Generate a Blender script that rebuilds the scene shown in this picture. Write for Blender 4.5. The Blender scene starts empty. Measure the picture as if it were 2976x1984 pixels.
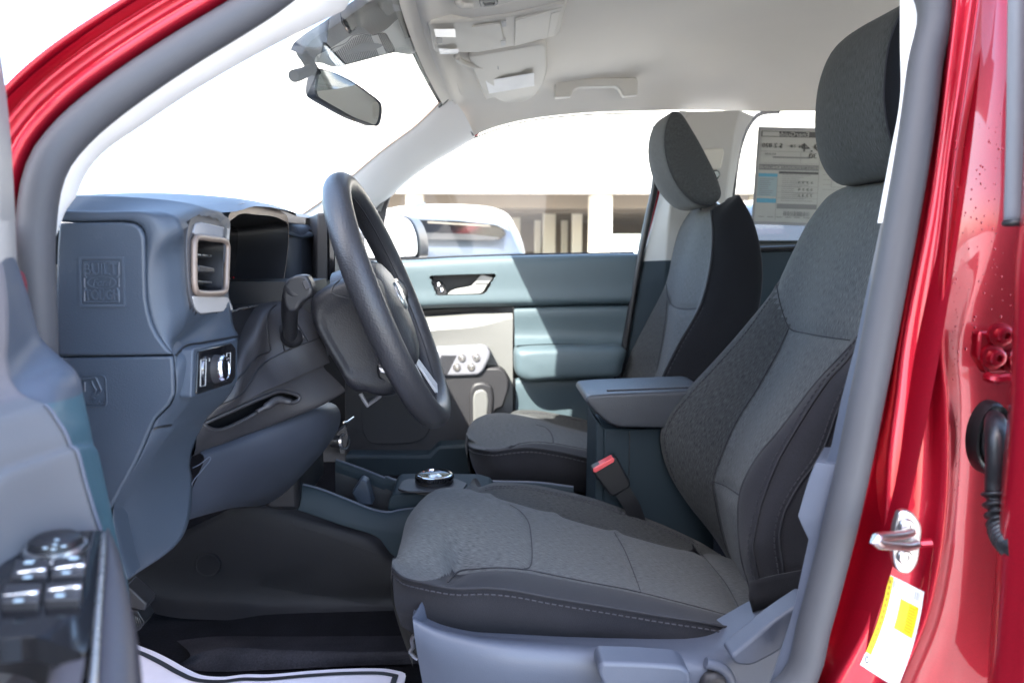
import bpy, bmesh, math, random
from mathutils import Vector, Matrix
from mathutils.bvhtree import BVHTree
random.seed(7)
SC = bpy.context.scene
COL = SC.collection

# ------------------------------------------------------------------ camera (eye is the origin; x = rear of the car, y = across the car, z = up)
F, CX, CY = 2214.0, 1488.0, 992.0
PHI = math.atan(283/2214.0)
PSI = math.atan(84/2214.0*math.cos(PHI))
cF = Vector((math.sin(PSI)*math.cos(PHI), math.cos(PSI)*math.cos(PHI), -math.sin(PHI)))
cR = Vector((math.cos(PSI), -math.sin(PSI), 0))
cU = cR.cross(cF)
GROUND = -1.15

def sight(p):
    return cF + cR*((p[0]-CX)/F) - cU*((p[1]-CY)/F)
def PY(p, Y):
    d = sight(p); return d*(Y/d.y)
def PX(p, X):
    d = sight(p); return d*(X/d.x)
def PZ(p, Z):
    d = sight(p); return d*(Z/d.z)
def scr(v):
    k = v.dot(cF); return (CX+F*v.dot(cR)/k, CY-F*v.dot(cU)/k)
# measuring sheets: each turns a coordinate read on an enlarged view of the photo into a photo coordinate
def sheet(x0, y0, s):
    return lambda x, y: (x0+x/s, y0+y/s)
D = sheet(0, 0, 2352/2976)
Z1 = sheet(0, 0, 1.96); Z2 = sheet(800, 0, 1.96); Z3 = sheet(1700, 0, 2001/1276.)
Z4 = sheet(0, 500, 1.96); Z5 = sheet(0, 1200, 2.0); Z6 = sheet(900, 900, 1.96)
Z7 = sheet(1100, 1300, 2352/1300.); Z8 = sheet(2200, 1000, 1237/776.)

def lerp(a, b, t): return a+(b-a)*t
def smooth(t):
    t = max(0., min(1., t)); return t*t*(3-2*t)
def catmull(pts, per=8, closed=False):
    P = [Vector(p) for p in pts]; n = len(P)
    if n < 3: return P
    out = []
    rng = range(n) if closed else range(n-1)
    for i in rng:
        if closed: a, b, c, d = P[(i-1) % n], P[i], P[(i+1) % n], P[(i+2) % n]
        else:
            b, c = P[i], P[i+1]
            a = P[i-1] if i > 0 else b*2-c
            d = P[i+2] if i+2 < n else c*2-b
        t0 = 0; t1 = t0+max((b-a).length, 1e-6)**.5; t2 = t1+max((c-b).length, 1e-6)**.5; t3 = t2+max((d-c).length, 1e-6)**.5
        for k in range(per):
            t = lerp(t1, t2, k/per)
            A1 = a*((t1-t)/(t1-t0))+b*((t-t0)/(t1-t0)); A2 = b*((t2-t)/(t2-t1))+c*((t-t1)/(t2-t1)); A3 = c*((t3-t)/(t3-t2))+d*((t-t2)/(t3-t2))
            B1 = A1*((t2-t)/(t2-t0))+A2*((t-t0)/(t2-t0)); B2 = A2*((t3-t)/(t3-t1))+A3*((t-t1)/(t3-t1))
            out.append(B1*((t2-t)/(t2-t1))+B2*((t-t1)/(t2-t1)))
    if not closed: out.append(P[-1].copy())
    return out
def evenly(pts, n, closed=False):
    P = [Vector(p) for p in pts]
    if closed: P = P+[P[0]]
    L = [0.]
    for i in range(1, len(P)): L.append(L[-1]+(P[i]-P[i-1]).length)
    out = []; j = 0
    m = n if closed else n-1
    for i in range(n):
        s = L[-1]*i/max(m, 1)
        while j < len(L)-2 and L[j+1] < s: j += 1
        d = L[j+1]-L[j]
        out.append(P[j].lerp(P[j+1], (s-L[j])/d if d > 1e-9 else 0))
    return out
def curve(pts, n, closed=False):
    return evenly(catmull(pts, 10, closed), n, closed)
def lift(conv, pts, Y):
    """measured points -> 3-D points at the given distance(s) across the car"""
    n = len(pts)
    if not isinstance(Y, (list, tuple)): Y = [Y]*n
    if len(Y) == 2 and n != 2: Y = [lerp(Y[0], Y[1], i/(n-1)) for i in range(n)]
    return [PY(conv(*p) if conv else p, y) for p, y in zip(pts, Y)]
def line(conv, pts, Y, n): return curve(lift(conv, pts, Y), n)
def nat(*groups):
    out = []
    for conv, pts in groups: out += [conv(*p) for p in pts]
    return out
def rounded(pts, r, seg=5):
    """round the corners of a closed 3-D polygon"""
    P = [Vector(p) for p in pts]; n = len(P); out = []
    for i in range(n):
        a, b, c = P[i-1], P[i], P[(i+1) % n]
        rr = r[i] if isinstance(r, (list, tuple)) else r
        d1 = (a-b); d2 = (c-b); k = min(rr, d1.length*.45, d2.length*.45)
        if k < 1e-5: out.append(b); continue
        p, q = b+d1.normalized()*k, b+d2.normalized()*k
        for s in range(seg+1):
            t = s/seg; out.append(p*(1-t)**2+b*2*t*(1-t)+q*t*t)
    return out
def across(lines, k):
    """splines through the matching points of neighbouring lines: k steps per interval"""
    n = len(lines[0]); cols = []
    for i in range(n): cols.append(catmull([l[i] for l in lines], k))
    return [[cols[i][j] for i in range(n)] for j in range(len(cols[0]))]

# ------------------------------------------------------------------ mesh collector
class MB:
    def __init__(self): self.v = []; self.f = []; self.m = []; self.u = []
    def add(self, pts):
        b = len(self.v); self.v += [Vector(p) for p in pts]; return b
    def face(self, idx, mat=0, uv=None): self.f.append(tuple(idx)); self.m.append(mat); self.u.append(uv)
    def grid(self, rows, mat=0, cu=False, cv=False):
        R = len(rows); C = len(rows[0]); b = self.add([p for r in rows for p in r])
        us = [0.]; vs = [0.]
        mc = C//2; mr = R//2
        for i in range(1, R+1): us.append(us[-1]+(rows[i % R][mc]-rows[i-1][mc]).length)
        for j in range(1, C+1): vs.append(vs[-1]+(rows[mr][j % C]-rows[mr][j-1]).length)
        for i in range(R if cu else R-1):
            for j in range(C if cv else C-1):
                i2, j2 = (i+1) % R, (j+1) % C
                mm = mat(i, j) if callable(mat) else mat
                if mm is None: continue
                self.face((b+i*C+j, b+i*C+j2, b+i2*C+j2, b+i2*C+j), mm,
                          ((us[i], vs[j]), (us[i], vs[j+1]), (us[i+1], vs[j+1]), (us[i+1], vs[j])))
        return b
    def poly(self, pts, mat=0):
        b = self.add(pts); self.face(range(b, b+len(pts)), mat)
    def prism(self, outline, vec, mat=0, capmat=None, sidemat=None):
        n = len(outline); vec = Vector(vec)
        b = self.add(outline); c = self.add([Vector(p)+vec for p in outline])
        cm = mat if capmat is None else capmat; sm = mat if sidemat is None else sidemat
        self.face(range(b, b+n), cm); self.face(reversed(range(c, c+n)), cm)
        for i in range(n):
            j = (i+1) % n; self.face((b+j, b+i, c+i, c+j), sm)
    def box(self, c, s, mat=0, R=None):
        c = Vector(c); x, y, z = s[0]/2, s[1]/2, s[2]/2
        P = [Vector((i*x, j*y, k*z)) for k in (-1, 1) for i, j in ((-1, -1), (1, -1), (1, 1), (-1, 1))]
        if R is not None: P = [R @ p for p in P]
        b = self.add([c+p for p in P])
        for q in ((3, 2, 1, 0), (4, 5, 6, 7), (0, 1, 5, 4), (1, 2, 6, 5), (2, 3, 7, 6), (3, 0, 4, 7)):
            self.face([b+i for i in q], mat)
    def tube(self, path, r, n=8, mat=0, closed=False, caps=True, ref=None, prof=None, mats=None):
        """sweep a circle (or a profile of (side, up) pairs) along a path"""
        P = [Vector(p) for p in path]; N = len(P); rings = []
        prev = None
        for i in range(N):
            a = P[i-1] if (i > 0 or closed) else P[i]; c = P[(i+1) % N] if (i < N-1 or closed) else P[i]
            t = (c-a).normalized()
            if ref is not None: s = t.cross(Vector(ref)).normalized()
            elif prev is None:
                s = t.orthogonal().normalized()
            else:
                s = (prev-t*prev.dot(t)).normalized()
            prev = s; u = s.cross(t)
            rr = r[i] if isinstance(r, (list, tuple)) else r
            if prof: ring = [P[i]+s*(q[0]*rr)+u*(q[1]*rr) for q in prof]
            else: ring = [P[i]+s*(math.cos(2*math.pi*k/n)*rr)+u*(math.sin(2*math.pi*k/n)*rr) for k in range(n)]
            rings.append(ring)
        b = self.grid(rings, (lambda i, j: mats[j]) if mats else mat, cu=closed, cv=True)
        C = len(rings[0])
        if caps and not closed:
            self.face(reversed(range(b, b+C)), mat); self.face(range(b+(N-1)*C, b+N*C), mat)
    def lathe(self, prof, o, axis, n=24, mat=0, mats=None):
        """prof = (radius, height) pairs about an axis through o"""
        o = Vector(o); a = Vector(axis).normalized(); s = a.orthogonal().normalized(); t = a.cross(s)
        rows = [[o+a*h+s*(math.cos(2*math.pi*k/n)*max(r, 1e-5))+t*(math.sin(2*math.pi*k/n)*max(r, 1e-5)) for k in range(n)] for r, h in prof]
        self.grid(rows, (lambda i, j: mats[i]) if mats else mat, cv=True)
    def blob(self, c, s, n=10, mat=0, R=None, e=1.0):
        c = Vector(c); rows = []
        def pw(x): return math.copysign(abs(x)**e, x)
        for i in range(n+1):
            th = math.pi*i/n; row = []
            for j in range(2*n):
                ph = math.pi*j/n
                p = Vector((pw(max(math.sin(th), 1e-4))*pw(math.cos(ph))*s[0], pw(max(math.sin(th), 1e-4))*pw(math.sin(ph))*s[1], pw(math.cos(th))*s[2]))
                row.append(c+(R @ p if R is not None else p))
            rows.append(row)
        self.grid(rows, mat, cv=True)
    def letters(self, body, o, right, up, size, width=None, depth=.0006, mat=0, shear=0., bold=0., align='CENTER'):
        cu = bpy.data.curves.new('letters', 'FONT'); cu.body = body; cu.size = 1; cu.align_x = align; cu.align_y = 'CENTER'
        cu.extrude = .5; cu.shear = shear; cu.offset = bold; cu.resolution_u = 3
        ob = bpy.data.objects.new('letters', cu); COL.objects.link(ob)
        me = bpy.data.meshes.new_from_object(ob.evaluated_get(bpy.context.evaluated_depsgraph_get()))
        bpy.data.objects.remove(ob); bpy.data.curves.remove(cu)
        xs = [v.co.x for v in me.vertices] or [0, 1]
        ys = [v.co.y for v in me.vertices] or [0, 1]
        sy = size/(max(ys)-min(ys)); my = (max(ys)+min(ys))/2
        sx = width/(max(xs)-min(xs)) if width else sy
        mx = {'CENTER': (max(xs)+min(xs))/2, 'LEFT': min(xs)}[align]
        right = Vector(right).normalized(); up = Vector(up).normalized(); nn = right.cross(up)
        b = self.add([Vector(o)+right*((v.co.x-mx)*sx)+up*((v.co.y-my)*sy)+nn*(v.co.z*depth) for v in me.vertices])
        for p in me.polygons: self.face([b+i for i in p.vertices], mat)
        bpy.data.meshes.remove(me)
    def build(self, name, mats, parent=None, angle=40, bevel=0, seg=2, sub=0, solid=0, flat=False, fix=True):
        o0 = base_of(parent)
        me = bpy.data.meshes.new(name)
        me.from_pydata([v-o0 for v in self.v], [], self.f)
        if not isinstance(mats, (list, tuple)): mats = [mats]
        for m in mats: me.materials.append(m)
        me.polygons.foreach_set('material_index', self.m)
        uvl = me.uv_layers.new(name='UVMap'); li = 0
        for fi, p in enumerate(me.polygons):
            uv = self.u[fi]
            for k in range(p.loop_total):
                uvl.data[p.loop_start+k].uv = uv[k] if uv else (me.vertices[p.vertices[k]].co.x+me.vertices[p.vertices[k]].co.y, me.vertices[p.vertices[k]].co.z)
        if fix:
            bm = bmesh.new(); bm.from_mesh(me)
            bmesh.ops.remove_doubles(bm, verts=bm.verts, dist=1e-6)
            bmesh.ops.recalc_face_normals(bm, faces=bm.faces)
            bm.to_mesh(me); bm.free()
        if not flat:
            me.shade_smooth(); me.set_sharp_from_angle(angle=math.radians(angle))
        o = bpy.data.objects.new(name, me); COL.objects.link(o)
        if parent is not None: o.parent = parent
        if solid:
            s = o.modifiers.new('thick', 'SOLIDIFY'); s.thickness = solid; s.offset = -1
        if bevel:
            w = o.modifiers.new('edge', 'BEVEL'); w.width = bevel; w.segments = seg; w.limit_method = 'ANGLE'; w.angle_limit = math.radians(35); w.harden_normals = False
        if sub:
            s = o.modifiers.new('soft', 'SUBSURF'); s.levels = sub; s.render_levels = sub
        return o
def base_of(p):
    v = Vector((0, 0, 0))
    while p is not None: v += p.location; p = p.parent
    return v
def tag(o, label=None, cat=None, group=None, kind=None):
    if label: o['label'] = label
    if cat: o['category'] = cat
    if group: o['group'] = group
    if kind: o['kind'] = kind
    return o
def thing(name, loc, label, cat, group=None):
    o = bpy.data.objects.new(name, None); COL.objects.link(o); o.location = loc; o.empty_display_size = .05
    return tag(o, label, cat, group, 'thing')
def bvh(mb):
    return BVHTree.FromPolygons([tuple(v) for v in mb.v], mb.f)
def drape(tree, pix, off=0., per=10):
    """lay a measured line on a surface already built, off = height over it"""
    dense = catmull([Vector((p[0], p[1], 0)) for p in pix], per); out = []
    for p in dense:
        d = sight(p).normalized(); h = tree.ray_cast(Vector((0, 0, 0)), d)
        if h[0] is not None:
            n = h[1]
            if n.dot(d) > 0: n = -n
            out.append(h[0]+n*off)
    return out
def stitches(mb, path, step=.0075, ln=.0048, r=.0009, mat=0):
    L = 0; 
    for i in range(1, len(path)): L += (path[i]-path[i-1]).length
    n = max(2, int(L/step)); P = evenly(path, n+1)
    for i in range(n):
        a = P[i]; b = P[i].lerp(P[i+1], ln/step)
        mid = (a+b)/2
        mb.tube([a, b], r, 5, mat)
def press(mb, b0, R, C, seams, depth, width):
    """sew: push the grid's vertices in along its normals near the seam lines"""
    pts = [p for s in seams for p in evenly(s, max(3, int(len(s)*1.5)))]
    if not pts: return
    from mathutils.kdtree import KDTree
    kd = KDTree(len(pts))
    for i, p in enumerate(pts): kd.insert(p, i)
    kd.balance()
    old = [v.copy() for v in mb.v[b0:b0+R*C]]
    for i in range(R):
        for j in range(C):
            p = old[i*C+j]; d = kd.find(p)[2]
            if d < width*3:
                du = old[min(i+1, R-1)*C+j]-old[max(i-1, 0)*C+j]; dv = old[i*C+min(j+1, C-1)]-old[i*C+max(j-1, 0)]
                n = du.cross(dv)
                if n.length < 1e-12: continue
                n.normalize()
                if n.dot(p) > 0: n = -n       # towards the eye side = outwards for the shown skin
                mb.v[b0+i*C+j] = p-n*depth*math.exp(-(d/width)**2)
EXPOSURE = 3.2
# ------------------------------------------------------------------ materials
def newmat(name):
    m = bpy.data.materials.new(name); m.use_nodes = True
    nt = m.node_tree; b = nt.nodes['Principled BSDF']; return m, nt, b
def nd(nt, t, **k):
    n = nt.nodes.new(t)
    for a, v in k.items(): setattr(n, a, v)
    return n
def plastic(name, col, rough=.5, grain=900., bump=.15, var=.12, spec=.5, coat=0., metal=0.):
    m, nt, b = newmat(name)
    tc = nd(nt, 'ShaderNodeTexCoord')
    n1 = nd(nt, 'ShaderNodeTexNoise'); n1.inputs['Scale'].default_value = 9; n1.inputs['Detail'].default_value = 4
    mr = nd(nt, 'ShaderNodeMapRange'); mr.inputs['To Min'].default_value = 1-var; mr.inputs['To Max'].default_value = 1+var
    mx = nd(nt, 'ShaderNodeMix', data_type='RGBA', blend_type='MULTIPLY'); mx.inputs[0].default_value = 1
    mx.inputs[6].default_value = (*col, 1)
    nt.links.new(tc.outputs['Object'], n1.inputs['Vector']); nt.links.new(n1.outputs[0], mr.inputs[0]); nt.links.new(mr.outputs[0], mx.inputs[7])
    nt.links.new(mx.outputs[2], b.inputs['Base Color'])
    b.inputs['Roughness'].default_value = rough; b.inputs['Specular IOR Level'].default_value = spec; b.inputs['Metallic'].default_value = metal
    if coat: b.inputs['Coat Weight'].default_value = coat; b.inputs['Coat Roughness'].default_value = .05
    mr2 = nd(nt, 'ShaderNodeMapRange'); mr2.inputs['To Min'].default_value = rough*.88; mr2.inputs['To Max'].default_value = min(1, rough*1.12)
    nt.links.new(n1.outputs[0], mr2.inputs[0]); nt.links.new(mr2.outputs[0], b.inputs['Roughness'])
    if bump:
        v = nd(nt, 'ShaderNodeTexVoronoi'); v.inputs['Scale'].default_value = grain
        bp = nd(nt, 'ShaderNodeBump'); bp.inputs['Strength'].default_value = bump; bp.inputs['Distance'].default_value = .0006
        nt.links.new(tc.outputs['Object'], v.inputs['Vector']); nt.links.new(v.outputs['Distance'], bp.inputs['Height']); nt.links.new(bp.outputs[0], b.inputs['Normal'])
    return m
def heather(name, c0, c1, sheen=.08):
    """woven melange cloth: long thin flecks along the cloth's own v direction"""
    m, nt, b = newmat(name)
    uv = nd(nt, 'ShaderNodeUVMap', uv_map='UVMap')
    mp = nd(nt, 'ShaderNodeMapping'); mp.inputs['Scale'].default_value = (1000, 105, 1)
    n1 = nd(nt, 'ShaderNodeTexNoise'); n1.inputs['Scale'].default_value = 1; n1.inputs['Detail'].default_value = 3; n1.inputs['Roughness'].default_value = .6
    mp2 = nd(nt, 'ShaderNodeMapping'); mp2.inputs['Scale'].default_value = (1500, 1500, 1)
    n2 = nd(nt, 'ShaderNodeTexNoise'); n2.inputs['Scale'].default_value = 1; n2.inputs['Detail'].default_value = 2
    nt.links.new(uv.outputs[0], mp.inputs[0]); nt.links.new(mp.outputs[0], n1.inputs['Vector'])
    nt.links.new(uv.outputs[0], mp2.inputs[0]); nt.links.new(mp2.outputs[0], n2.inputs['Vector'])
    ad = nd(nt, 'ShaderNodeMath', operation='MULTIPLY_ADD'); ad.inputs[1].default_value = .35; 
    nt.links.new(n2.outputs[0], ad.inputs[0]); nt.links.new(n1.outputs[0], ad.inputs[2])
    cr = nd(nt, 'ShaderNodeValToRGB'); e = cr.color_ramp.elements
    e[0].position = .42; e[0].color = (*c0, 1); e[1].position = .95; e[1].color = (*c1, 1)
    nt.links.new(ad.outputs[0], cr.inputs[0]); nt.links.new(cr.outputs[0], b.inputs['Base Color'])
    b.inputs['Roughness'].default_value = .95; b.inputs['Specular IOR Level'].default_value = .2
    b.inputs['Sheen Weight'].default_value = sheen; b.inputs['Sheen Roughness'].default_value = .5
    bp = nd(nt, 'ShaderNodeBump'); bp.inputs['Strength'].default_value = .35; bp.inputs['Distance'].default_value = .0007
    nt.links.new(ad.outputs[0], bp.inputs['Height']); nt.links.new(bp.outputs[0], b.inputs['Normal'])
    return m
def knit(name, col, sheen=.08, scale=700):
    m, nt, b = newmat(name)
    uv = nd(nt, 'ShaderNodeUVMap', uv_map='UVMap')
    mp = nd(nt, 'ShaderNodeMapping'); mp.inputs['Scale'].default_value = (scale, scale*.7, 1)
    v = nd(nt, 'ShaderNodeTexVoronoi'); v.inputs['Scale'].default_value = 1; v.inputs['Randomness'].default_value = .35
    n = nd(nt, 'ShaderNodeTexNoise'); n.inputs['Scale'].default_value = 14; n.inputs['Detail'].default_value = 4
    nt.links.new(uv.outputs[0], mp.inputs[0]); nt.links.new(mp.outputs[0], v.inputs['Vector'])
    mr = nd(nt, 'ShaderNodeMapRange'); mr.inputs['To Min'].default_value = 1.25; mr.inputs['To Max'].default_value = .6
    nt.links.new(v.outputs['Distance'], mr.inputs[0])
    mr2 = nd(nt, 'ShaderNodeMapRange'); mr2.inputs['To Min'].default_value = .85; mr2.inputs['To Max'].default_value = 1.15
    nt.links.new(uv.outputs[0], n.inputs['Vector']); nt.links.new(n.outputs[0], mr2.inputs[0])
    mu = nd(nt, 'ShaderNodeMath', operation='MULTIPLY'); nt.links.new(mr.outputs[0], mu.inputs[0]); nt.links.new(mr2.outputs[0], mu.inputs[1])
    mx = nd(nt, 'ShaderNodeMix', data_type='RGBA', blend_type='MULTIPLY'); mx.inputs[0].default_value = 1; mx.inputs[6].default_value = (*col, 1)
    nt.links.new(mu.outputs[0], mx.inputs[7]); nt.links.new(mx.outputs[2], b.inputs['Base Color'])
    b.inputs['Roughness'].default_value = .95; b.inputs['Specular IOR Level'].default_value = .15
    b.inputs['Sheen Weight'].default_value = sheen; b.inputs['Sheen Roughness'].default_value = .5
    bp = nd(nt, 'ShaderNodeBump'); bp.inputs['Strength'].default_value = .25; bp.inputs['Distance'].default_value = .0006
    nt.links.new(v.outputs['Distance'], bp.inputs['Height']); nt.links.new(bp.outputs[0], b.inputs['Normal'])
    return m
def paint(name, col):
    m, nt, b = newmat(name)
    tc = nd(nt, 'ShaderNodeTexCoord'); v = nd(nt, 'ShaderNodeTexVoronoi'); v.inputs['Scale'].default_value = 2600
    mr = nd(nt, 'ShaderNodeMapRange'); mr.inputs['To Min'].default_value = .8; mr.inputs['To Max'].default_value = 1.25
    mx = nd(nt, 'ShaderNodeMix', data_type='RGBA', blend_type='MULTIPLY'); mx.inputs[0].default_value = 1; mx.inputs[6].default_value = (*col, 1)
    nt.links.new(tc.outputs['Object'], v.inputs['Vector']); nt.links.new(v.outputs['Color'], mr.inputs[0]); nt.links.new(mr.outputs[0], mx.inputs[7])
    nt.links.new(mx.outputs[2], b.inputs['Base Color'])
    b.inputs['Metallic'].default_value = .7; b.inputs['Roughness'].default_value = .42
    b.inputs['Coat Weight'].default_value = .65; b.inputs['Coat Roughness'].default_value = .03
    n = nd(nt, 'ShaderNodeTexNoise'); n.inputs['Scale'].default_value = 130; n.inputs['Detail'].default_value = 2
    bp = nd(nt, 'ShaderNodeBump'); bp.inputs['Strength'].default_value = .008; bp.inputs['Distance'].default_value = .001
    nt.links.new(tc.outputs['Object'], n.inputs['Vector']); nt.links.new(n.outputs[0], bp.inputs['Height']); nt.links.new(bp.outputs[0], b.inputs['Coat Normal'])
    return m
def metal(name, col, rough=.25):
    m, nt, b = newmat(name)
    b.inputs['Base Color'].default_value = (*col, 1); b.inputs['Metallic'].default_value = 1
    tc = nd(nt, 'ShaderNodeTexCoord'); n = nd(nt, 'ShaderNodeTexNoise'); n.inputs['Scale'].default_value = 160; n.inputs['Detail'].default_value = 4
    mr = nd(nt, 'ShaderNodeMapRange'); mr.inputs['To Min'].default_value = rough*.7; mr.inputs['To Max'].default_value = rough*1.4
    nt.links.new(tc.outputs['Object'], n.inputs['Vector']); nt.links.new(n.outputs[0], mr.inputs[0]); nt.links.new(mr.outputs[0], b.inputs['Roughness'])
    return m
def pane(name, tint=(.93, .96, .95), refl=1.0):
    m, nt, b = newmat(name); nt.nodes.remove(b)
    out = nt.nodes['Material Output']
    t = nd(nt, 'ShaderNodeBsdfTransparent'); t.inputs[0].default_value = (*tint, 1)
    g = nd(nt, 'ShaderNodeBsdfGlossy'); g.inputs['Roughness'].default_value = .02
    lw = nd(nt, 'ShaderNodeLayerWeight'); lw.inputs[0].default_value = .5
    pw = nd(nt, 'ShaderNodeMath', operation='POWER'); pw.inputs[1].default_value = 5
    mu = nd(nt, 'ShaderNodeMath', operation='MULTIPLY_ADD'); mu.inputs[1].default_value = .85*refl; mu.inputs[2].default_value = .045*refl
    nt.links.new(lw.outputs['Facing'], pw.inputs[0]); nt.links.new(pw.outputs[0], mu.inputs[0])
    mx = nd(nt, 'ShaderNodeMixShader')
    nt.links.new(mu.outputs[0], mx.inputs[0]); nt.links.new(t.outputs[0], mx.inputs[1]); nt.links.new(g.outputs[0], mx.inputs[2])
    nt.links.new(mx.outputs[0], out.inputs[0]); return m
def flatc(name, col, rough=.6):
    m, nt, b = newmat(name)
    tc = nd(nt, 'ShaderNodeTexCoord'); n = nd(nt, 'ShaderNodeTexNoise'); n.inputs['Scale'].default_value = 40; n.inputs['Detail'].default_value = 5
    mr = nd(nt, 'ShaderNodeMapRange'); mr.inputs['To Min'].default_value = .93; mr.inputs['To Max'].default_value = 1.06
    mx = nd(nt, 'ShaderNodeMix', data_type='RGBA', blend_type='MULTIPLY'); mx.inputs[0].default_value = 1; mx.inputs[6].default_value = (*col, 1)
    nt.links.new(tc.outputs['Object'], n.inputs['Vector']); nt.links.new(n.outputs[0], mr.inputs[0]); nt.links.new(mr.outputs[0], mx.inputs[7]); nt.links.new(mx.outputs[2], b.inputs['Base Color'])
    b.inputs['Roughness'].default_value = rough; return m
def carpet(name, col):
    m, nt, b = newmat(name)
    tc = nd(nt, 'ShaderNodeTexCoord'); n = nd(nt, 'ShaderNodeTexNoise'); n.inputs['Scale'].default_value = 420; n.inputs['Detail'].default_value = 4
    n2 = nd(nt, 'ShaderNodeTexNoise'); n2.inputs['Scale'].default_value = 22; n2.inputs['Detail'].default_value = 5
    ad = nd(nt, 'ShaderNodeMath', operation='MULTIPLY'); nt.links.new(n.outputs[0], ad.inputs[0]); nt.links.new(n2.outputs[0], ad.inputs[1])
    mr = nd(nt, 'ShaderNodeMapRange'); mr.inputs['From Max'].default_value = .5; mr.inputs['To Min'].default_value = .4; mr.inputs['To Max'].default_value = 1.7
    mx = nd(nt, 'ShaderNodeMix', data_type='RGBA', blend_type='MULTIPLY'); mx.inputs[0].default_value = 1; mx.inputs[6].default_value = (*col, 1)
    nt.links.new(tc.outputs['Object'], n.inputs['Vector']); nt.links.new(tc.outputs['Object'], n2.inputs['Vector'])
    nt.links.new(ad.outputs[0], mr.inputs[0]); nt.links.new(mr.outputs[0], mx.inputs[7]); nt.links.new(mx.outputs[2], b.inputs['Base Color'])
    b.inputs['Roughness'].default_value = 1; b.inputs['Specular IOR Level'].default_value = .1
    bp = nd(nt, 'ShaderNodeBump'); bp.inputs['Strength'].default_value = .6; bp.inputs['Distance'].default_value = .002
    nt.links.new(n.outputs[0], bp.inputs['Height']); nt.links.new(bp.outputs[0], b.inputs['Normal']); return m
def mesh_cloth(name, col, scale=500, bump=.5):
    m, nt, b = newmat(name)
    tc = nd(nt, 'ShaderNodeTexCoord'); v = nd(nt, 'ShaderNodeTexVoronoi'); v.inputs['Scale'].default_value = scale; v.inputs['Randomness'].default_value = .1
    mr = nd(nt, 'ShaderNodeMapRange'); mr.inputs['To Min'].default_value = .5; mr.inputs['To Max'].default_value = 1.5
    mx = nd(nt, 'ShaderNodeMix', data_type='RGBA', blend_type='MULTIPLY'); mx.inputs[0].default_value = 1; mx.inputs[6].default_value = (*col, 1)
    nt.links.new(tc.outputs['Object'], v.inputs['Vector']); nt.links.new(v.outputs['Distance'], mr.inputs[0]); nt.links.new(mr.outputs[0], mx.inputs[7]); nt.links.new(mx.outputs[2], b.inputs['Base Color'])
    b.inputs['Roughness'].default_value = .8
    bp = nd(nt, 'ShaderNodeBump'); bp.inputs['Strength'].default_value = bump; bp.inputs['Distance'].default_value = .001
    nt.links.new(v.outputs['Distance'], bp.inputs['Height']); nt.links.new(bp.outputs[0], b.inputs['Normal']); return m

M = {}
M['heather'] = heather('grey melange cloth', (.030, .0315, .0325), (.150, .157, .161))
M['heather2'] = heather('dark melange cloth', (.013, .014, .0145), (.088, .091, .092))
M['heather3'] = heather('mid melange cloth', (.012, .013, .0135), (.090, .095, .097))
M['knit'] = knit('charcoal knit cloth', (.023, .0228, .027))
M['knit2'] = knit('black knit cloth', (.012, .012, .014))
M['thread'] = flatc('dark thread', (.02, .02, .025), .8)
M['thread2'] = flatc('grey thread', (.035, .034, .042), .8)
M['navy'] = plastic('navy dash plastic', (.046, .060, .082), .46, 900, .22)
M['navy_d'] = plastic('dark navy plastic', (.033, .039, .054), .5, 900, .2)
M['slate'] = plastic('slate blue plastic', (.080, .092, .124), .45, 900, .2)
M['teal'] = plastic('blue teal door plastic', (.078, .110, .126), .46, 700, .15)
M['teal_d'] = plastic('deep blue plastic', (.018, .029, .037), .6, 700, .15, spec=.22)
M['shroud'] = plastic('black column plastic', (.013, .013, .016), .5, 420, .4, spec=.35)
M['char'] = plastic('charcoal plastic', (.027, .026, .029), .48, 900, .25)
M['black'] = plastic('black plastic', (.011, .011, .013), .42, 900, .15)
M['gloss'] = plastic('gloss black', (.010, .010, .012), .08, 10, 0)
M['screen'] = plastic('dark display', (.022, .020, .021), .22, 10, 0, spec=.35)
M['leather'] = plastic('black leather', (.028, .028, .032), .42, 420, .5)
M['pad'] = plastic('slate vinyl', (.034, .038, .046), .45, 600, .35)
M['rubber'] = plastic('grey seal rubber', (.062, .062, .069), .6, 1500, .1)
M['matt'] = plastic('matt black plastic', (.010, .010, .012), .7, 900, .15, spec=.15)
M['rubber_b'] = plastic('black rubber', (.018, .018, .02), .33, 300, .1)
M['bronze'] = plastic('satin bronze trim', (.26, .20, .165), .4, 1200, .1, metal=.25)
M['silver'] = metal('satin silver', (.62, .62, .63), .28)
M['chrome'] = metal('chrome', (.8, .8, .82), .07)
M['steel'] = metal('worn steel', (.60, .57, .55), .3)
M['liner'] = plastic('headliner cloth', (.77, .73, .665), .9, 1600, .25, var=.03, spec=.2)
M['trimlt'] = plastic('light grey trim', (.54, .515, .46), .55, 900, .15, var=.05)
M['cream'] = plastic('cream cloth trim', (.86, .84, .82), .7, 1500, .2, var=.04)
M['doorlt'] = plastic('light grey door plastic', (.15, .15, .145), .5, 700, .15, var=.06)
M['doorgr'] = plastic('mid grey door plastic', (.20, .20, .225), .5, 700, .12, var=.06)
M['lens'] = flatc('white lamp lens', (.85, .85, .83), .25)
M['paper'] = flatc('white paper', (.82, .82, .82), .6)
M['mat'] = flatc('white mat paper', (.72, .68, .76), .6)
M['ink'] = flatc('black print', (.02, .02, .022), .5)
M['inkg'] = flatc('grey print', (.22, .22, .22), .6)
M['inkl'] = flatc('pale grey print', (.5, .5, .49), .6)
M['blue'] = flatc('blue print', (.12, .36, .52), .6)
M['yellow'] = flatc('yellow print', (.85, .58, .01), .5)
M['red_btn'] = plastic('red button', (.75, .10, .11), .35, 10, 0)
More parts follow.
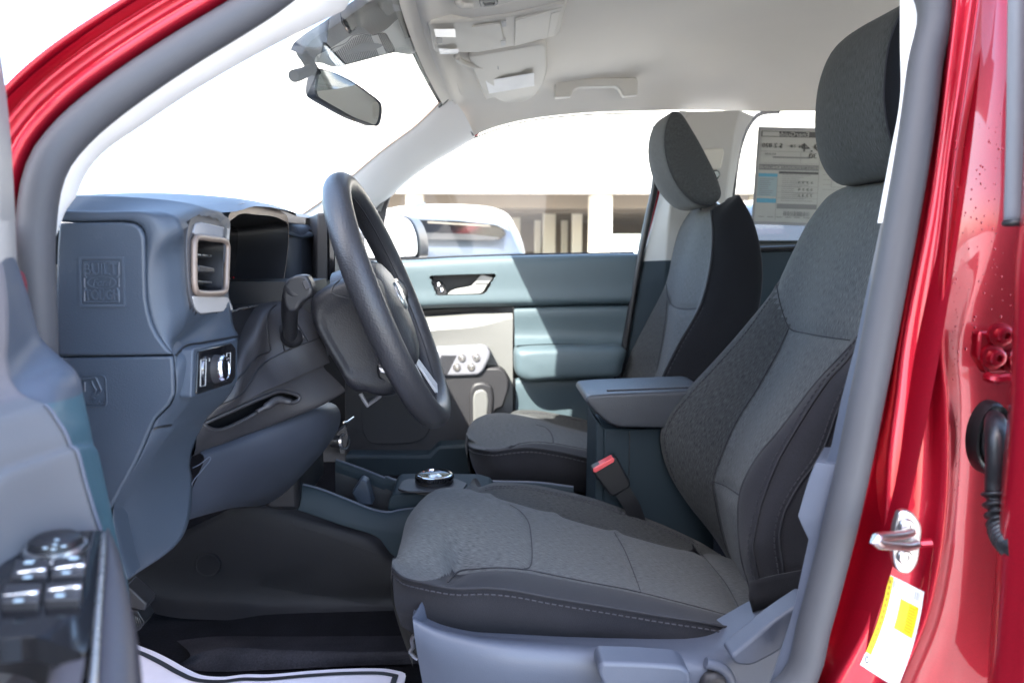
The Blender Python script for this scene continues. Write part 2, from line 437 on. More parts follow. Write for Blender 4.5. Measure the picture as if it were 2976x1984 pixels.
M['redp'] = flatc('red mark', (.5, .02, .02), .5)
M['paint'] = paint('metallic red paint', (.38, .0025, .018))
M['carpet'] = carpet('black carpet', (.007, .007, .009))
M['tunnel'] = plastic('tunnel plastic', (.010, .010, .012), .6, 500, .2, spec=.25, var=.05)
M['carpet2'] = carpet('tunnel carpet', (.022, .021, .025))
M['grille'] = mesh_cloth('speaker mesh', (.03, .03, .033), 420, .8)
M['glass'] = pane('window glass')
M['glass_t'] = pane('tinted window glass', (.60, .63, .61))
M['mirror'] = metal('mirror silver', (.78, .80, .80), .015)
# ------------------------------------------------------------------ seats
def xz(pts, Y): return [Vector((x, Y, z)) for x, z in pts]
def plus(l, dx, dy, dz): return [p+Vector((dx, dy, dz)) for p in l]

def skin(lines, n, k, mats, seams_pix=(), seams3=(), depth=.004, width=.008):
    """cloth cover over neighbouring lines; returns collector, seam paths laid on it"""
    L = [curve(l, n) for l in lines]
    G = across(L, k)
    mb = MB()
    def pick(i, j):
        m = mats[min(i//k, len(mats)-1)]
        return m((j+.5)/(n-1), (i % k+.5)/k) if callable(m) else m
    mb.grid(G, pick)
    t = bvh(mb)
    S = [drape(t, s) for s in seams_pix]
    press(mb, 0, len(G), n, [s for s in S if len(s) > 1]+list(seams3), depth, width)
    return mb, bvh(mb), L, G

# ---- driver's seat
drv = thing('car_seat', (.18, 1.07, -.62), 'grey cloth front seat nearest the open door, with height levers on its side', 'car seat', 'front seats')
N = 220
B0 = lift(Z7, [(150, 930), (185, 975), (300, 1000), (500, 1035), (900, 1060), (1300, 1065), (1650, 1060), (1860, 1010)], .83)
fr = lift(Z7, [(145, 930), (108, 850), (85, 730)], .80)
L0 = lift(Z7, [(118, 935), (190, 980), (320, 1005), (500, 1035), (900, 1060), (1300, 1065), (1650, 1060), (1880, 1000)], .835)
L1 = lift(Z7, [(72, 630), (130, 682), (250, 712), (400, 738), (550, 735), (700, 747), (900, 785), (1200, 835), (1500, 885), (1700, 915), (1880, 950)], [.872, .838, .812]+[.80]*8)
L2 = lift(Z7, [(74, 590), (140, 630), (260, 672), (400, 690), (520, 668), (650, 672), (900, 715), (1200, 765), (1500, 825), (1700, 870), (1890, 915)], [.89, .872, .855]+[.845]*8)
T3 = xz([(-.108, -.385), (-.105, -.374), (-.088, -.367), (-.058, -.374)], .905)+lift(Z7, [(420, 650), (520, 636), (620, 630), (750, 637), (900, 665), (1100, 705), (1300, 742), (1500, 790), (1750, 855), (1900, 897)], .90)
T4 = xz([(-.111, -.405), (-.109, -.385), (-.088, -.362), (-.04, -.366), (0, -.378), (.06, -.398), (.14, -.426), (.22, -.45), (.3, -.474), (.38, -.50)], .98)
T5 = xz([(-.111, -.410), (-.109, -.39), (-.085, -.368), (-.04, -.370), (0, -.378), (.06, -.398), (.14, -.426), (.22, -.452), (.3, -.478), (.40, -.505)], 1.07)
T6 = xz([(-.092, -.415), (-.09, -.397), (-.07, -.377), (-.03, -.379), (.02, -.394), (.08, -.413), (.15, -.436), (.22, -.457), (.3, -.481), (.41, -.508)], 1.15)
T7 = xz([(-.038, -.425), (-.039, -.412), (-.03, -.398)], 1.21)+lift(Z7, [(560, 242), (640, 285), (750, 307), (1000, 377), (1240, 445), (1500, 512), (1700, 547), (1810, 570)], 1.22)
T8 = xz([(-.016, -.42), (-.018, -.40)], 1.275)+lift(Z7, [(525, 208), (600, 186), (700, 187), (800, 196), (950, 226), (1100, 262), (1250, 312), (1400, 370), (1550, 432), (1700, 502), (1800, 565)], 1.285)
T9 = plus(T8, .012, .045, -.03)
T10 = plus(T8, .02, .05, -.14)
front = lambda t: 1 if t > .25 else 0
cm, ct, CL, CG = skin([L1, L2, T3, T4, T5, T6, T7, T8, T9, T10], N, 5, [lambda t, f: 1 if t > lerp(.15, .165, f) else 0, lambda t, f: 1 if t > lerp(.165, .20, f) else 0, 0, 0, 0, 0, 2, 1, 1],
    seams_pix=[[Z7(*p) for p in s] for s in (
        [(690, 300), (740, 330), (785, 385), (800, 450), (805, 600), (790, 632), (765, 636)],
        [(1240, 445), (1290, 530), (1340, 650), (1380, 760)],
        [(1690, 548), (1760, 630), (1830, 720), (1890, 830), (1915, 890)],
        [(490, 212), (560, 242), (640, 285), (750, 307), (1000, 377), (1240, 445), (1500, 512), (1700, 547)],
        [(365, 708), (420, 650), (520, 636), (620, 630), (750, 637), (900, 665), (1100, 705), (1300, 742), (1500, 790), (1750, 855), (1890, 895)])], depth=.0045, width=.009)
cush = cm.build('seat_cushion', [M['heather'], M['knit'], M['heather2']], drv, angle=180)
# side skirt of the cushion
sk = MB()
s0 = curve(L1, N); s2 = curve(L0, N)
s1 = [p.lerp(q, .5)+Vector((0, -.018, 0)) for p, q in zip(s0, s2)]
SG = across([s0, s1, s2], 6); sk.grid(SG, 0)
def fronts(lines): return across([curve([l[0]+Vector((0, 0, .002)), l[0]+Vector((-.002, -.001, -.03)), l[0]+Vector((.004, 0, -.065)), l[0]+Vector((.022, .006, -.13))], 14) for l in lines], 6)
fr1 = curve(xz([(-.108, -.385), (-.112, -.42), (-.108, -.46), (-.095, -.50)], .95), 12)
fr2 = curve(xz([(-.108, -.385), (-.112, -.42), (-.105, -.46), (-.09, -.50)], 1.10), 12)
fr3 = curve(xz([(-.038, -.40), (-.04, -.44), (-.03, -.48), (-.01, -.52)], 1.22), 12)
sk.grid(fronts([L1, L2, T3, T4, T5, T6, T7, T8]), 0)
sk.build('cushion_skirt', [M['knit']], cush, angle=180)
st = MB()
pip = curve(plus(L1, 0, -.001, 0), 120); st.tube(pip, .0016, 6, 0)
stitches(st, curve(plus(L1, .0, -.004, -.006), 200), mat=1)
for s in ([(690, 300), (740, 330), (785, 385), (800, 450), (805, 600), (790, 632), (765, 636)], [(1240, 445), (1290, 530), (1340, 650), (1380, 760)], [(1690, 548), (1760, 630), (1830, 720), (1890, 830), (1915, 890)]):
    d = drape(ct, [Z7(*p) for p in s], -.0004)
    if len(d) > 2: st.tube(d, .0011, 5, 0)
d = drape(ct, [Z7(*p) for p in [(365, 708), (420, 652), (520, 638), (620, 632), (750, 639), (900, 667), (1100, 707), (1300, 744), (1500, 792), (1750, 857), (1890, 897)]], 0)
st.tube(d, .0011, 5, 0)
for off in (0, 10):
    d = drape(ct, [Z7(x, y+off) for x, y in [(560, 215), (620, 205), (700, 204), (800, 213), (950, 243), (1100, 279), (1250, 329), (1400, 387), (1550, 449), (1690, 515)]], .0005)
    if len(d) > 3: stitches(st, d, mat=1)
st.build('seam', [M['thread'], M['thread2']], cush)

# backrest
K1 = lift(None, nat((Z7, [(2135, 690), (2125, 600), (2112, 520), (2112, 440), (2140, 330), (2210, 200), (2330, 30)]), (Z8, [(390, 270)]), (D, [(2000, 800), (2080, 690), (2140, 590), (2195, 480)])), .80)
K2 = lift(None, nat((Z7, [(2005, 690), (1985, 600), (1972, 520), (1985, 430), (2015, 300), (2080, 120), (2140, 0)]), (Z8, [(330, 170), (430, 60)]), (D, [(2005, 735), (2090, 640), (2150, 560), (2200, 460)])), .825)
K3 = lift(D, [(1738, 1408), (1716, 1333), (1703, 1290), (1695, 1220), (1695, 1155), (1705, 1110), (1739, 1048), (1788, 989), (1872, 880), (1957, 790), (2040, 700), (2110, 620), (2160, 550), (2205, 450)], .875)
K6 = lift(D, [(1745, 1420), (1700, 1330), (1665, 1250), (1642, 1150), (1637, 1105), (1655, 1050), (1690, 970), (1740, 890), (1790, 800), (1812, 745), (1835, 680), (1862, 600), (1895, 515), (1920, 465), (1945, 432)], 1.20)
K4 = [Vector((p.x+.004, .95, p.z)) for p in K6]
K5 = [Vector((p.x-.010, 1.07, p.z+.002)) for p in K6]
K7 = lift(D, [(1715, 1340), (1640, 1225), (1575, 1150), (1530, 1070), (1517, 1000), (1535, 950), (1570, 905), (1640, 830), (1710, 750), (1783, 655), (1815, 590), (1850, 520), (1885, 470), (1905, 450)], 1.28)
def roll(l, dz=.012): 
    e = l[-1]; return l+[e+Vector((.03, 0, dz)), e+Vector((.085, 0, dz*.4)), e+Vector((.12, 0, -.04))]
K8 = plus(K7, .045, .045, -.004); K9 = plus(K7, .13, .05, -.004); K0 = plus(K1, .10, .005, .0)
BL = [roll(l) for l in (K0, K1, K2, K3, K4, K5, K6, K7, K8, K9)]
yoke_t = .60
yk = [[(1783, 655), (1800, 715), (1812, 752), (1850, 765), (1900, 774), (1950, 781), (1985, 730)]]
bs = [[D(*p) for p in s] for s in (
    [(1783, 655), (1790, 690), (1800, 725), (1815, 755), (1850, 765), (1900, 774), (1952, 781)],
    [(1812, 752), (1790, 800), (1740, 890), (1690, 970), (1655, 1050), (1637, 1105), (1642, 1150), (1665, 1250), (1700, 1330)],
    [(1638, 1105), (1665, 1115), (1697, 1136)])]
def where(l, n, q):
    c = curve(l, n); return min(range(n), key=lambda i: (c[i]-q).length)/(n-1)
yk6 = where(BL[6], 90, PY(D(1812, 752), 1.20)); yk7 = where(BL[7], 90, PY(D(1783, 655), 1.28))
bm_, bt, BLn, BG = skin(BL, 260, 7, [1, 1, 1, 0, 0, 0, lambda t, f: 2 if t < lerp(yk6, yk7, f) else 0, 1, 1], seams_pix=bs, depth=.004, width=.009)
bk = bm_.build('backrest', [M['heather'], M['knit'], M['heather2']], drv, angle=180)
st = MB()
for s in bs:
    d = drape(bt, s, -.0003)
    if len(d) > 2: st.tube(d, .0011, 5, 0)
d = drape(bt, [D(x+1, y) for x, y in [(1733, 1395), (1717, 1333), (1704, 1290), (1696, 1220), (1696, 1155), (1706, 1110), (1740, 1048), (1789, 989), (1873, 880), (1956, 791)]], .0002)
if len(d) > 2: st.tube(d, .0014, 6, 0)
for l, o in ((K2, -.0015), (K1, -.0015)):
    p = curve(plus(l, o, -.0015, 0), 200)
    st.tube(p, .0013, 5, 0); stitches(st, plus(p, -.006, -.001, 0), mat=0)
p = drape(bt, [D(x, y) for x, y in [(1552, 1105), (1537, 1065), (1527, 1005), (1545, 957), (1580, 912), (1648, 838), (1715, 762), (1772, 682)]], .0006)
if len(p) > 3: stitches(st, p, mat=0)
st.build('seam', [M['thread'], M['thread2']], bk)
# cloth flap at the foot of the backrest
fl = MB()
f0 = lift(Z7, [(1945, 700), (2010, 690), (2110, 668), (2260, 640)], [.80, .79, .79, .79]); f1 = lift(Z7, [(1950, 790), (2020, 800), (2120, 790), (2290, 760)], .785); f2 = lift(Z7, [(1970, 880), (2050, 880), (2140, 860), (2300, 840)], .80)
fl.grid(across([curve(f0, 14), curve(f1, 14), curve(f2, 14)], 5), 0)
fl.build('backrest_skirt', [M['knit2']], bk, angle=180, solid=.004)

def headrest(parent, front, back, Yc, half, name='headrest', dark=M['knit2']):
    """front, back = (x, z) down the middle of the faces, top to bottom; a padded block with rounded sides"""
    ring = catmull([Vector((x, 0, z)) for x, z in front]+[Vector((x, 0, z)) for x, z in reversed(back)], 8, closed=True)
    ring = evenly(ring, 72, closed=True)
    c = sum(ring, Vector())/len(ring)
    rows = []
    st_ = [(-1.0, .0), (-1.0, .45), (-.99, .80), (-.965, .93), (-.91, .985), (-.6, 1.0), (-.3, 1.005), (0, 1.01), (.3, 1.005), (.6, .99), (.84, .93), (.95, .82), (1.0, .55), (1.0, 0)]
    for a, s in st_:
        rows.append([c+(p-c)*s+Vector((.026*max(0, a)**2, Yc+a*half, -.012*max(0, a-.3)**2)) for p in ring])
    G = across(rows, 4)
    mb = MB()
    mb.grid(G, lambda i, j: 1 if i < 14 else 0, cv=True)
    o = mb.build(name, [M['heather3'] if dark is M['knit2'] else M['heather2'], dark], parent, angle=180)
    s = MB(); s.tube(G[14], .0013, 6, 0, closed=True)
    s.build('seam', [M['thread']], o)
    return o
hr = headrest(drv, [(.535, .300), (.508, .285), (.492, .25), (.487, .20), (.491, .155), (.505, .115), (.530, .090)], [(.555, .298), (.590, .265), (.612, .2), (.618, .14), (.60, .098), (.565, .088)], 1.07, .135)
for y in (1.0, 1.15):
    po = MB(); po.tube([Vector((.605, y, .02)), Vector((.605, y, .13))], .006, 10, 0); po.build('headrest_post', [M['chrome']], drv)
    gu = MB(); gu.lathe([(.0001, .10), (.016, .10), (.018, .094), (.018, .07)], (.605, y, 0), (0, 0, 1), 16); gu.build('post_guide', [M['gloss']], drv)

# plastic side shield, levers
sh = MB()
t0 = lift(Z7, [(178, 888), (300, 942), (480, 978), (650, 992), (900, 1004), (1300, 1011), (1650, 1007), (1760, 985), (1880, 920), (1990, 858), (2200, 760)], .795)
t1 = lift(Z7, [(180, 900), (300, 958), (480, 1005), (650, 1030), (900, 1052), (1300, 1080), (1600, 1100), (1745, 1112), (1850, 1060), (1990, 960), (2200, 830)], [.775, .765, .755, .75, .75, .75, .75, .75, .76, .765, .77])
t2 = lift(Z7, [(192, 1010), (300, 1060), (480, 1090), (650, 1110), (900, 1130), (1300, 1160), (1600, 1170), (1745, 1180), (1850, 1150), (1990, 1080), (2200, 960)], [.765, .755, .745, .74, .74, .74, .74, .74, .75, .76, .77])
t3 = lift(Z7, [(235, 1260), (330, 1290), (480, 1320), (650, 1340), (900, 1350), (1300, 1360), (1600, 1370), (1745, 1380), (1850, 1380), (1990, 1370), (2200, 1350)], [.775, .76, .75, .745, .745, .745, .745, .745, .75, .76, .77])
sh.grid(across([curve(l, 60) for l in (plus(t0, 0, .03, -.004), t0, t1, t2, t3)], 6), 0)
so = sh.build('side_shield', [M['slate']], drv, angle=60)
# front end of the shield turning under the cushion
e = MB(); a = curve([l[0] for l in (t0, t1, t2, t3)], 12); e.grid([a, plus(a, .012, .06, 0)], 0); e.build('shield_end', [M['slate']], so)
def lever(name, conv, pts, Y, th, parent, m):
    mb = MB(); P = [PY(conv(*p), Y) for p in pts]
    mb.prism(rounded(P, .006), (0, th, 0)); return mb.build(name, [m], parent, bevel=.005, seg=3)
lever('recline_lever', Z7, [(1848, 1100), (1900, 1060), (2060, 925), (2150, 862), (2260, 790), (2300, 900), (2200, 1005), (2080, 1090), (1960, 1150), (1880, 1142)], .715, .028, drv, M['slate'])
lever('height_lever', Z7, [(1160, 1150), (1180, 1128), (1400, 1135), (1590, 1148), (1640, 1180), (1655, 1320), (1500, 1330), (1200, 1300), (1155, 1190)], .700, .035, drv, M['slate'])
mb = MB()
mb.tube(curve(lift(Z7, [(1720, 1130), (1800, 1155), (1840, 1200), (1860, 1260), (1862, 1340)], .738), 20), .006, 10, 0)
mb.tube(curve(lift(Z7, [(1720, 1250), (1735, 1215), (1765, 1205), (1790, 1225), (1795, 1330)], .738), 16), .008, 10, 1)
mb.build('recliner_ring', [M['slate'], M['char']], so)
# bare steel wire under the front of the seat
mb = MB(); mb.tube(curve(lift(Z7, [(185, 985), (176, 1010), (180, 1050), (168, 1070), (185, 1095), (205, 1110)], .80), 30), .0022, 8, 0); mb.build('adjuster_wire', [M['silver']], drv)
# hidden box under the cushion so that it stands on something
mb = MB(); mb.box((.16, 1.07, -.58), (.40, .44, .13)); mb.build('seat_base', [M['black']], drv)
mb = MB(); b0 = [Vector((p.x+.13, y, p.z)) for p, y in zip(K6, [1.07]*len(K6))]
mb.grid([[Vector((p.x+.14, y, p.z)) for p in K6] for y in (.80, .9, 1.07, 1.25, 1.34)], 0); mb.build('back_panel', [M['knit2']], drv, angle=180)

# ---- passenger's seat
pas = thing('car_seat', (.25, 1.82, -.62), 'grey cloth front seat beside the far door, behind the padded armrest', 'car seat', 'front seats')
Q1 = lift(Z6, [(902, 770), (930, 788), (1000, 800), (1060, 804), (1150, 792), (1260, 785), (1400, 805), (1500, 825), (1620, 855), (1760, 890)], [1.66, 1.61, 1.565]+[1.555]*7)
Q2 = lift(Z6, [(901, 745), (930, 770), (1000, 788), (1060, 795), (1140, 788), (1200, 770), (1280, 762), (1400, 775), (1500, 795), (1620, 825), (1780, 865)], [1.68, 1.65, 1.615]+[1.60]*7)
Q3 = lift(Z6, [(903, 730), (930, 745), (1000, 772), (1080, 785), (1140, 782), (1190, 764), (1280, 752), (1400, 762), (1500, 780), (1620, 803), (1790, 840)], 1.66)
Q5 = [Vector((x, 1.83, z)) for x, z in [(-.036, -.457), (-.034, -.442), (-.020, -.425), (.01, -.415), (.06, -.418), (.12, -.430), (.2, -.452), (.3, -.474), (.42, -.49)]]
Q7 = lift(Z6, [(1120, 640), (1110, 615), (1150, 596), (1200, 595), (1290, 612), (1400, 650), (1500, 675), (1640, 715), (1800, 750)], [1.97, 1.97, 1.97, 1.98, 1.98, 1.98, 1.98, 1.98, 1.98])
Q8 = lift(Z6, [(1150, 625), (1155, 590), (1180, 576), (1280, 571), (1400, 590), (1530, 615), (1640, 650), (1800, 700)], 2.03)
ps = [[Z6(*p) for p in s] for s in ([(1290, 655), (1340, 670), (1370, 695), (1385, 730), (1388, 757)], [(1140, 786), (1190, 764), (1280, 752), (1400, 762), (1500, 780), (1620, 803)])]
pm, pt, _, _ = skin([Q1, Q2, Q3, Q5, Q7, Q8, plus(Q8, .01, .03, -.04)], 140, 6, [lambda t, f: 1 if t > .26 else 0, lambda t, f: 1 if t > .28 else 0, 0, 0, 2, 1], seams_pix=ps, depth=.004, width=.009)
pc = pm.build('seat_cushion', [M['heather'], M['knit'], M['heather2']], pas, angle=180)
sk = MB()
q0 = curve(Q1, 50); q2 = curve(lift(Z6, [(965, 965), (1000, 1000), (1200, 1010), (1400, 1020), (1620, 1040), (1760, 1050)], 1.58), 50)
sk.grid(across([q0, [p.lerp(q, .5)+Vector((-.004, -.012, 0)) for p, q in zip(q0, q2)], q2], 5), 0)
g0 = curve(lift(Z6, [(902, 770), (912, 840), (935, 900), (965, 965)], [1.66, 1.66, 1.66, 1.67]), 10)
sk.grid(fronts([Q1, Q2, Q3, Q5, Q7, Q8]), 0)
if 0: sk.grid(across([g0, plus(curve(xz([(-.041, -.385), (-.043, -.41), (-.03, -.45), (-.015, -.50)], 1.75), 10), 0, 0, 0), curve(xz([(-.03, -.36), (-.03, -.40), (-.02, -.45), (.0, -.50)], 1.97), 10)], 5), 0)
sk.build('cushion_skirt', [M['knit']], pc, angle=180)
st = MB(); st.tube(curve(plus(Q1, 0, -.002, 0), 80), .002, 6, 0); stitches(st, curve(plus(Q1, 0, -.005, -.008), 120), step=.009, ln=.006, r=.0012, mat=1)
for s in ps:
    d = drape(pt, s, -.0002)
    if len(d) > 2: st.tube(d, .0014, 5, 0)
d = drape(pt, [Z6(*p) for p in [(1215, 590), (1290, 588), (1400, 604), (1530, 630), (1620, 656)]], .0006)
if len(d) > 3: stitches(st, d, step=.009, ln=.006, r=.0012, mat=1)
st.build('seam', [M['thread'], M['thread2']], pc)
mb = MB(); mb.box((.2, 1.82, -.575), (.36, .42, .14)); mb.build('seat_base', [M['black']], pas)
# backrest
R1 = lift(D, [(1560, 1120), (1620, 1000), (1680, 880), (1722, 780), (1745, 690), (1750, 625), (1742, 555), (1724, 497), (1698, 452)], 1.56)
R2 = lift(D, [(1480, 1010), (1500, 935), (1522, 868), (1560, 790), (1610, 700), (1632, 615), (1638, 530), (1634, 482)], 1.60)
R6 = lift(D, [(1460, 1000), (1480, 930), (1502, 868), (1520, 790), (1533, 720), (1548, 650), (1570, 575), (1592, 510), (1605, 480)], 1.94)
R4 = [Vector((p.x+.008, 1.70, p.z)) for p in R6]
R5 = [Vector((p.x-.006, 1.82, p.z)) for p in R6]
R7 = lift(D, [(1395, 1010), (1405, 935), (1428, 870), (1450, 810), (1490, 730), (1530, 648), (1547, 570), (1562, 520), (1590, 482)], 2.03)
R0 = plus(R1, .004, .04, 0)
def roll2(l):
    e = l[-1]; return l+[e+Vector((.014, 0, .005)), e+Vector((.03, 0, -.002)), e+Vector((.035, 0, -.03))]
def roll3(l):
    e = l[-1]; return l+[e+Vector((.004, .03, .004)), e+Vector((.006, .08, .0)), e+Vector((.006, .12, -.02))]
rl = [(roll3 if k < 2 else roll2)(l) for k, l in enumerate((R0, R1, R2, R4, R5, R6, R7, plus(R7, .02, .04, -.006), plus(R7, .035, .04, -.01)))]
rs = [[D(*p) for p in s] for s in ([(1530, 652), (1535, 685), (1548, 704), (1575, 710), (1600, 708)], [(1532, 690), (1530, 720), (1520, 790), (1508, 850)])]
rm, rt, _, _ = skin(rl, 180, 6, [1, 3, 0, 0, 0, lambda t, f: 2 if t < lerp(.56, .62, f) else 0, 1, 1], seams_pix=rs, depth=.004, width=.01)
rb = rm.build('backrest', [M['heather'], M['knit'], M['heather2'], M['knit2']], pas, angle=180)
st = MB()
p = curve(plus(R2, -.002, -.003, 0), 90); st.tube(p, .002, 6, 0); stitches(st, plus(p, .008, -.002, 0), step=.01, ln=.006, r=.0012, mat=1)
for s in rs:
    d = drape(rt, s, -.0002)
    if len(d) > 2: st.tube(d, .0016, 5, 0)
st.build('seam', [M['thread'], M['thread2']], rb)
headrest(pas, [(.418, .290), (.404, .268), (.398, .225), (.408, .172), (.432, .125), (.465, .092), (.488, .083)], [(.430, .288), (.462, .245), (.495, .190), (.522, .138), (.530, .102), (.512, .084)], 1.83, .135, dark=M['heather2'])
for y in (1.75, 1.90):
    po = MB(); po.tube([Vector((.575, y, .06)), Vector((.50, y, .12))], .006, 10, 0); po.build('headrest_post', [M['chrome']], pas)
mb = MB(); mb.grid([[Vector((p.x+.05, y, p.z)) for p in R6] for y in (1.82, 1.9, 1.95, 2.05)], 0); mb.build('back_panel', [M['knit2']], pas, angle=180)
# ------------------------------------------------------------------ the truck's body: red shell, pillars, roof, floor, glass
car = thing('pickup_truck', (.3, 1.33, GROUND), 'red pickup truck seen through its open front door, body shell with pillars, roof and floor', 'truck')

# --- door seal, one closed loop round the front opening
seal_a = lift(None, nat((Z1, [(1510, 0), (1020, 300), (750, 480), (520, 655), (380, 790), (290, 910), (235, 1060), (208, 1250), (200, 1450)]), (Z4, [(205, 620), (215, 820), (220, 1010)])),
              [.715, .69, .675, .665, .657, .65, .645, .643, .64, .64, .64, .64])
seal_b = lift(None, nat((Z3, [(1588, 0), (1550, 300), (1495, 700)]), (Z8, [(560, 0), (510, 250), (450, 550), (395, 800), (335, 1040), (265, 1300), (180, 1568)])),
              [.71, .695, .675, .655, .65, .645, .64, .64, .64, .64])
roofpts = [Vector((-.02, .755, .345)), Vector((.12, .765, .375)), Vector((.26, .765, .37)), Vector((.345, .745, .33))]
sillpts = [Vector((.14, .64, -.50)), Vector((.02, .64, -.58)), Vector((-.15, .64, -.60)), Vector((-.30, .64, -.58)), Vector((-.38, .64, -.48))]
loop = [p for p in reversed(seal_a)]+roofpts+seal_b+sillpts
LP = evenly(catmull(loop, 8, True), 220, True)
mb = MB()
prof = [(math.cos(a)*.0145, math.sin(a)*.0150) for a in [2*math.pi*k/16 for k in range(16)]]
mb.tube(LP, 1, mat=0, closed=True, ref=(0, 1, 0), prof=[(x*1.0, y) for x, y in prof])
seal = mb.build('door_seal', [M['rubber']], car, angle=180)
ctr = sum(LP, Vector())/len(LP)
def inset(d, dy): return [p+((Vector((ctr.x-p.x, 0, ctr.z-p.z))).normalized()*d)+Vector((0, dy, 0)) for p in LP]

# --- red A pillar: rails swept along the seal
ia = [Z1(*p) for p in [(1510, 0)]]
def shift_out(path, d, dy):
    out = []
    for i, p in enumerate(path):
        a = path[max(i-1, 0)]; b = path[min(i+1, len(path)-1)]; t = (b-a).normalized()
        n = Vector((-t.z, 0, t.x)).normalized()
        if n.dot(Vector((p.x-ctr.x, 0, p.z-ctr.z))) < 0: n = -n
        out.append(p+n*d+Vector((0, dy, 0)))
    return out
pa = evenly(catmull([Vector((.30, .745, .36)), Vector((.12, .765, .375)), Vector((-.02, .755, .345))]+seal_a+[Vector((-.38, .64, -.48))], 8), 120)
rails = [(.006, .03), (.013, .006), (.017, -.008), (.0205, -.013), (.024, -.0145), (.033, -.012), (.0365, -.010), (.0395, -.0105), (.0415, -.016), (.0435, -.0185), (.0455, -.018), (.049, -.012), (.056, -.009), (.0605, -.012), (.063, -.020), (.0655, -.026), (.068, -.024), (.069, -.01), (.070, .06)]
mb = MB()
mb.grid([shift_out(pa, .009+(d-.006)*.66, dy) for d, dy in rails], 0)
mb.build('front_pillar', [M['paint']], car, angle=180)
# --- red B pillar with its pressed ridges
def vrail(pts, Y, n=70):
    return curve(lift(None, pts, Y), n)
up = lambda dx: Vector((.345+dx, .72, .36))
r0 = nat((Z3, [(1640, 0), (1605, 300), (1550, 700), (1500, 1000)]), (Z8, [(630, 0), (580, 250), (520, 500), (470, 750), (410, 1000), (340, 1280), (270, 1568)]))
r1 = nat((Z3, [(1685, 0), (1648, 300), (1592, 700), (1545, 1000)]), (Z8, [(662, 0), (632, 250), (600, 500), (585, 750), (563, 1000), (500, 1280), (355, 1568)]))
r1b = nat((Z3, [(1698, 0), (1662, 300), (1608, 700), (1562, 1000)]), (Z8, [(678, 0), (650, 250), (618, 500), (602, 750), (582, 1000), (520, 1280), (375, 1568)]))
r2 = nat((Z3, [(1765, 0), (1722, 300), (1665, 700), (1630, 1000)]), (Z8, [(780, 0), (790, 250), (790, 500), (775, 750), (745, 1000), (690, 1280), (560, 1568)]))
r3 = nat((Z3, [(1790, 0), (1748, 300), (1688, 700), (1655, 1000)]), (Z8, [(858, 0), (880, 250), (886, 500), (876, 750), (846, 1000), (780, 1280), (655, 1568)]))
r3b = nat((Z3, [(1815, 0), (1775, 300), (1715, 700), (1690, 1000)]), (Z8, [(876, 0), (898, 250), (903, 500), (893, 750), (863, 1000), (798, 1280), (672, 1568)]))
r4 = nat((Z3, [(1885, 0), (1868, 300), (1830, 700), (1800, 1000)]), (Z8, [(925, 0), (938, 250), (936, 500), (918, 750), (890, 1000), (830, 1280), (712, 1568)]))
r5 = nat((Z3, [(1950, 0), (1942, 300), (1930, 700), (1915, 1000)]), (Z8, [(945, 0), (952, 250), (948, 500), (930, 750), (902, 1000), (845, 1280), (726, 1568)]))
r6 = nat((Z3, [(2260, 0), (2260, 300), (2260, 700), (2260, 1000)]), (Z8, [(1480, 0), (1480, 250), (1480, 500), (1480, 750), (1480, 1000), (1480, 1280), (1480, 1568)]))
def ys(top, bot): return [lerp(top, bot, i/10) for i in range(11)]
rows = [vrail(r0, ys(.725, .655)), vrail(r1, ys(.690, .622)), vrail(r1b, ys(.686, .619)), vrail(r2, ys(.682, .614)), vrail(r3, ys(.668, .600)), vrail(r3b, ys(.672, .603)), vrail(r4, ys(.690, .625)), vrail(r5, ys(.692, .652)), vrail(r6, ys(.692, .652))]
rows = [[r[0]+(r[0]-r[1])*12]+r+[r[-1]+(r[-1]-r[-2])*6] for r in rows]
bp = MB(); bp.grid(across(rows, 4), 0)
bpil = bp.build('rear_pillar', [M['paint']], car, angle=180)
bt_ = bvh(bp)
# outer closing of the sill and the pillar behind the seal
mb = MB()
mb.grid([[p+Vector((0, .012, 0)) for p in LP], inset(-.03, .02), inset(-.045, -.02)], 0, cv=True)
mb.build('door_opening', [M['paint']], car, angle=60)

# --- light cloth trim of the driver's A pillar
ti = nat((Z1, [(1960, 60), (1500, 290), (1100, 520), (800, 720), (600, 860), (510, 960), (460, 1050), (440, 1110), (380, 1190), (340, 1290), (318, 1345)]))
to = nat((Z1, [(1790, -20), (1200, 330), (900, 530), (620, 730), (470, 860), (390, 980), (335, 1120), (312, 1260), (305, 1340), (300, 1370), (297, 1400)]))
t_in = curve(lift(None, ti, [.80, .77, .745, .73, .72, .715, .712, .71, .70, .69, .685]), 60)
t_out = curve(lift(None, to, [.715, .69, .675, .665, .657, .65, .645, .643, .64, .64, .64]), 60)
head_in = [Vector((-.09, .90, .355))]; head_out = [Vector((-.02, .77, .35))]
t_out = shift_out(t_out, .011, .004)
mid = [a.lerp(b, .5)+Vector((.004, -.004, -.004)) for a, b in zip(t_in, t_out)]
mb = MB(); mb.grid(across([[head_out[0]]+t_out, [head_out[0].lerp(head_in[0], .5)]+mid, [head_in[0]]+t_in, [head_in[0]+Vector((-.03, .02, .02))]+plus(t_in, -.02, .03, .01)], 5), 0)
mb.build('pillar_trim', [M['cream']], car, angle=180)
# outer face of that pillar so that it is solid from the road side
mb = MB(); mb.grid([[Vector((-.14, .93, .375))]+plus(t_in, -.03, .02, .02), [Vector((-.05, .70, .36))]+shift_out(evenly(catmull(seal_a, 8), 60), .048, .02)], 0)
mb.build('pillar_panel', [M['paint']], car, angle=60)
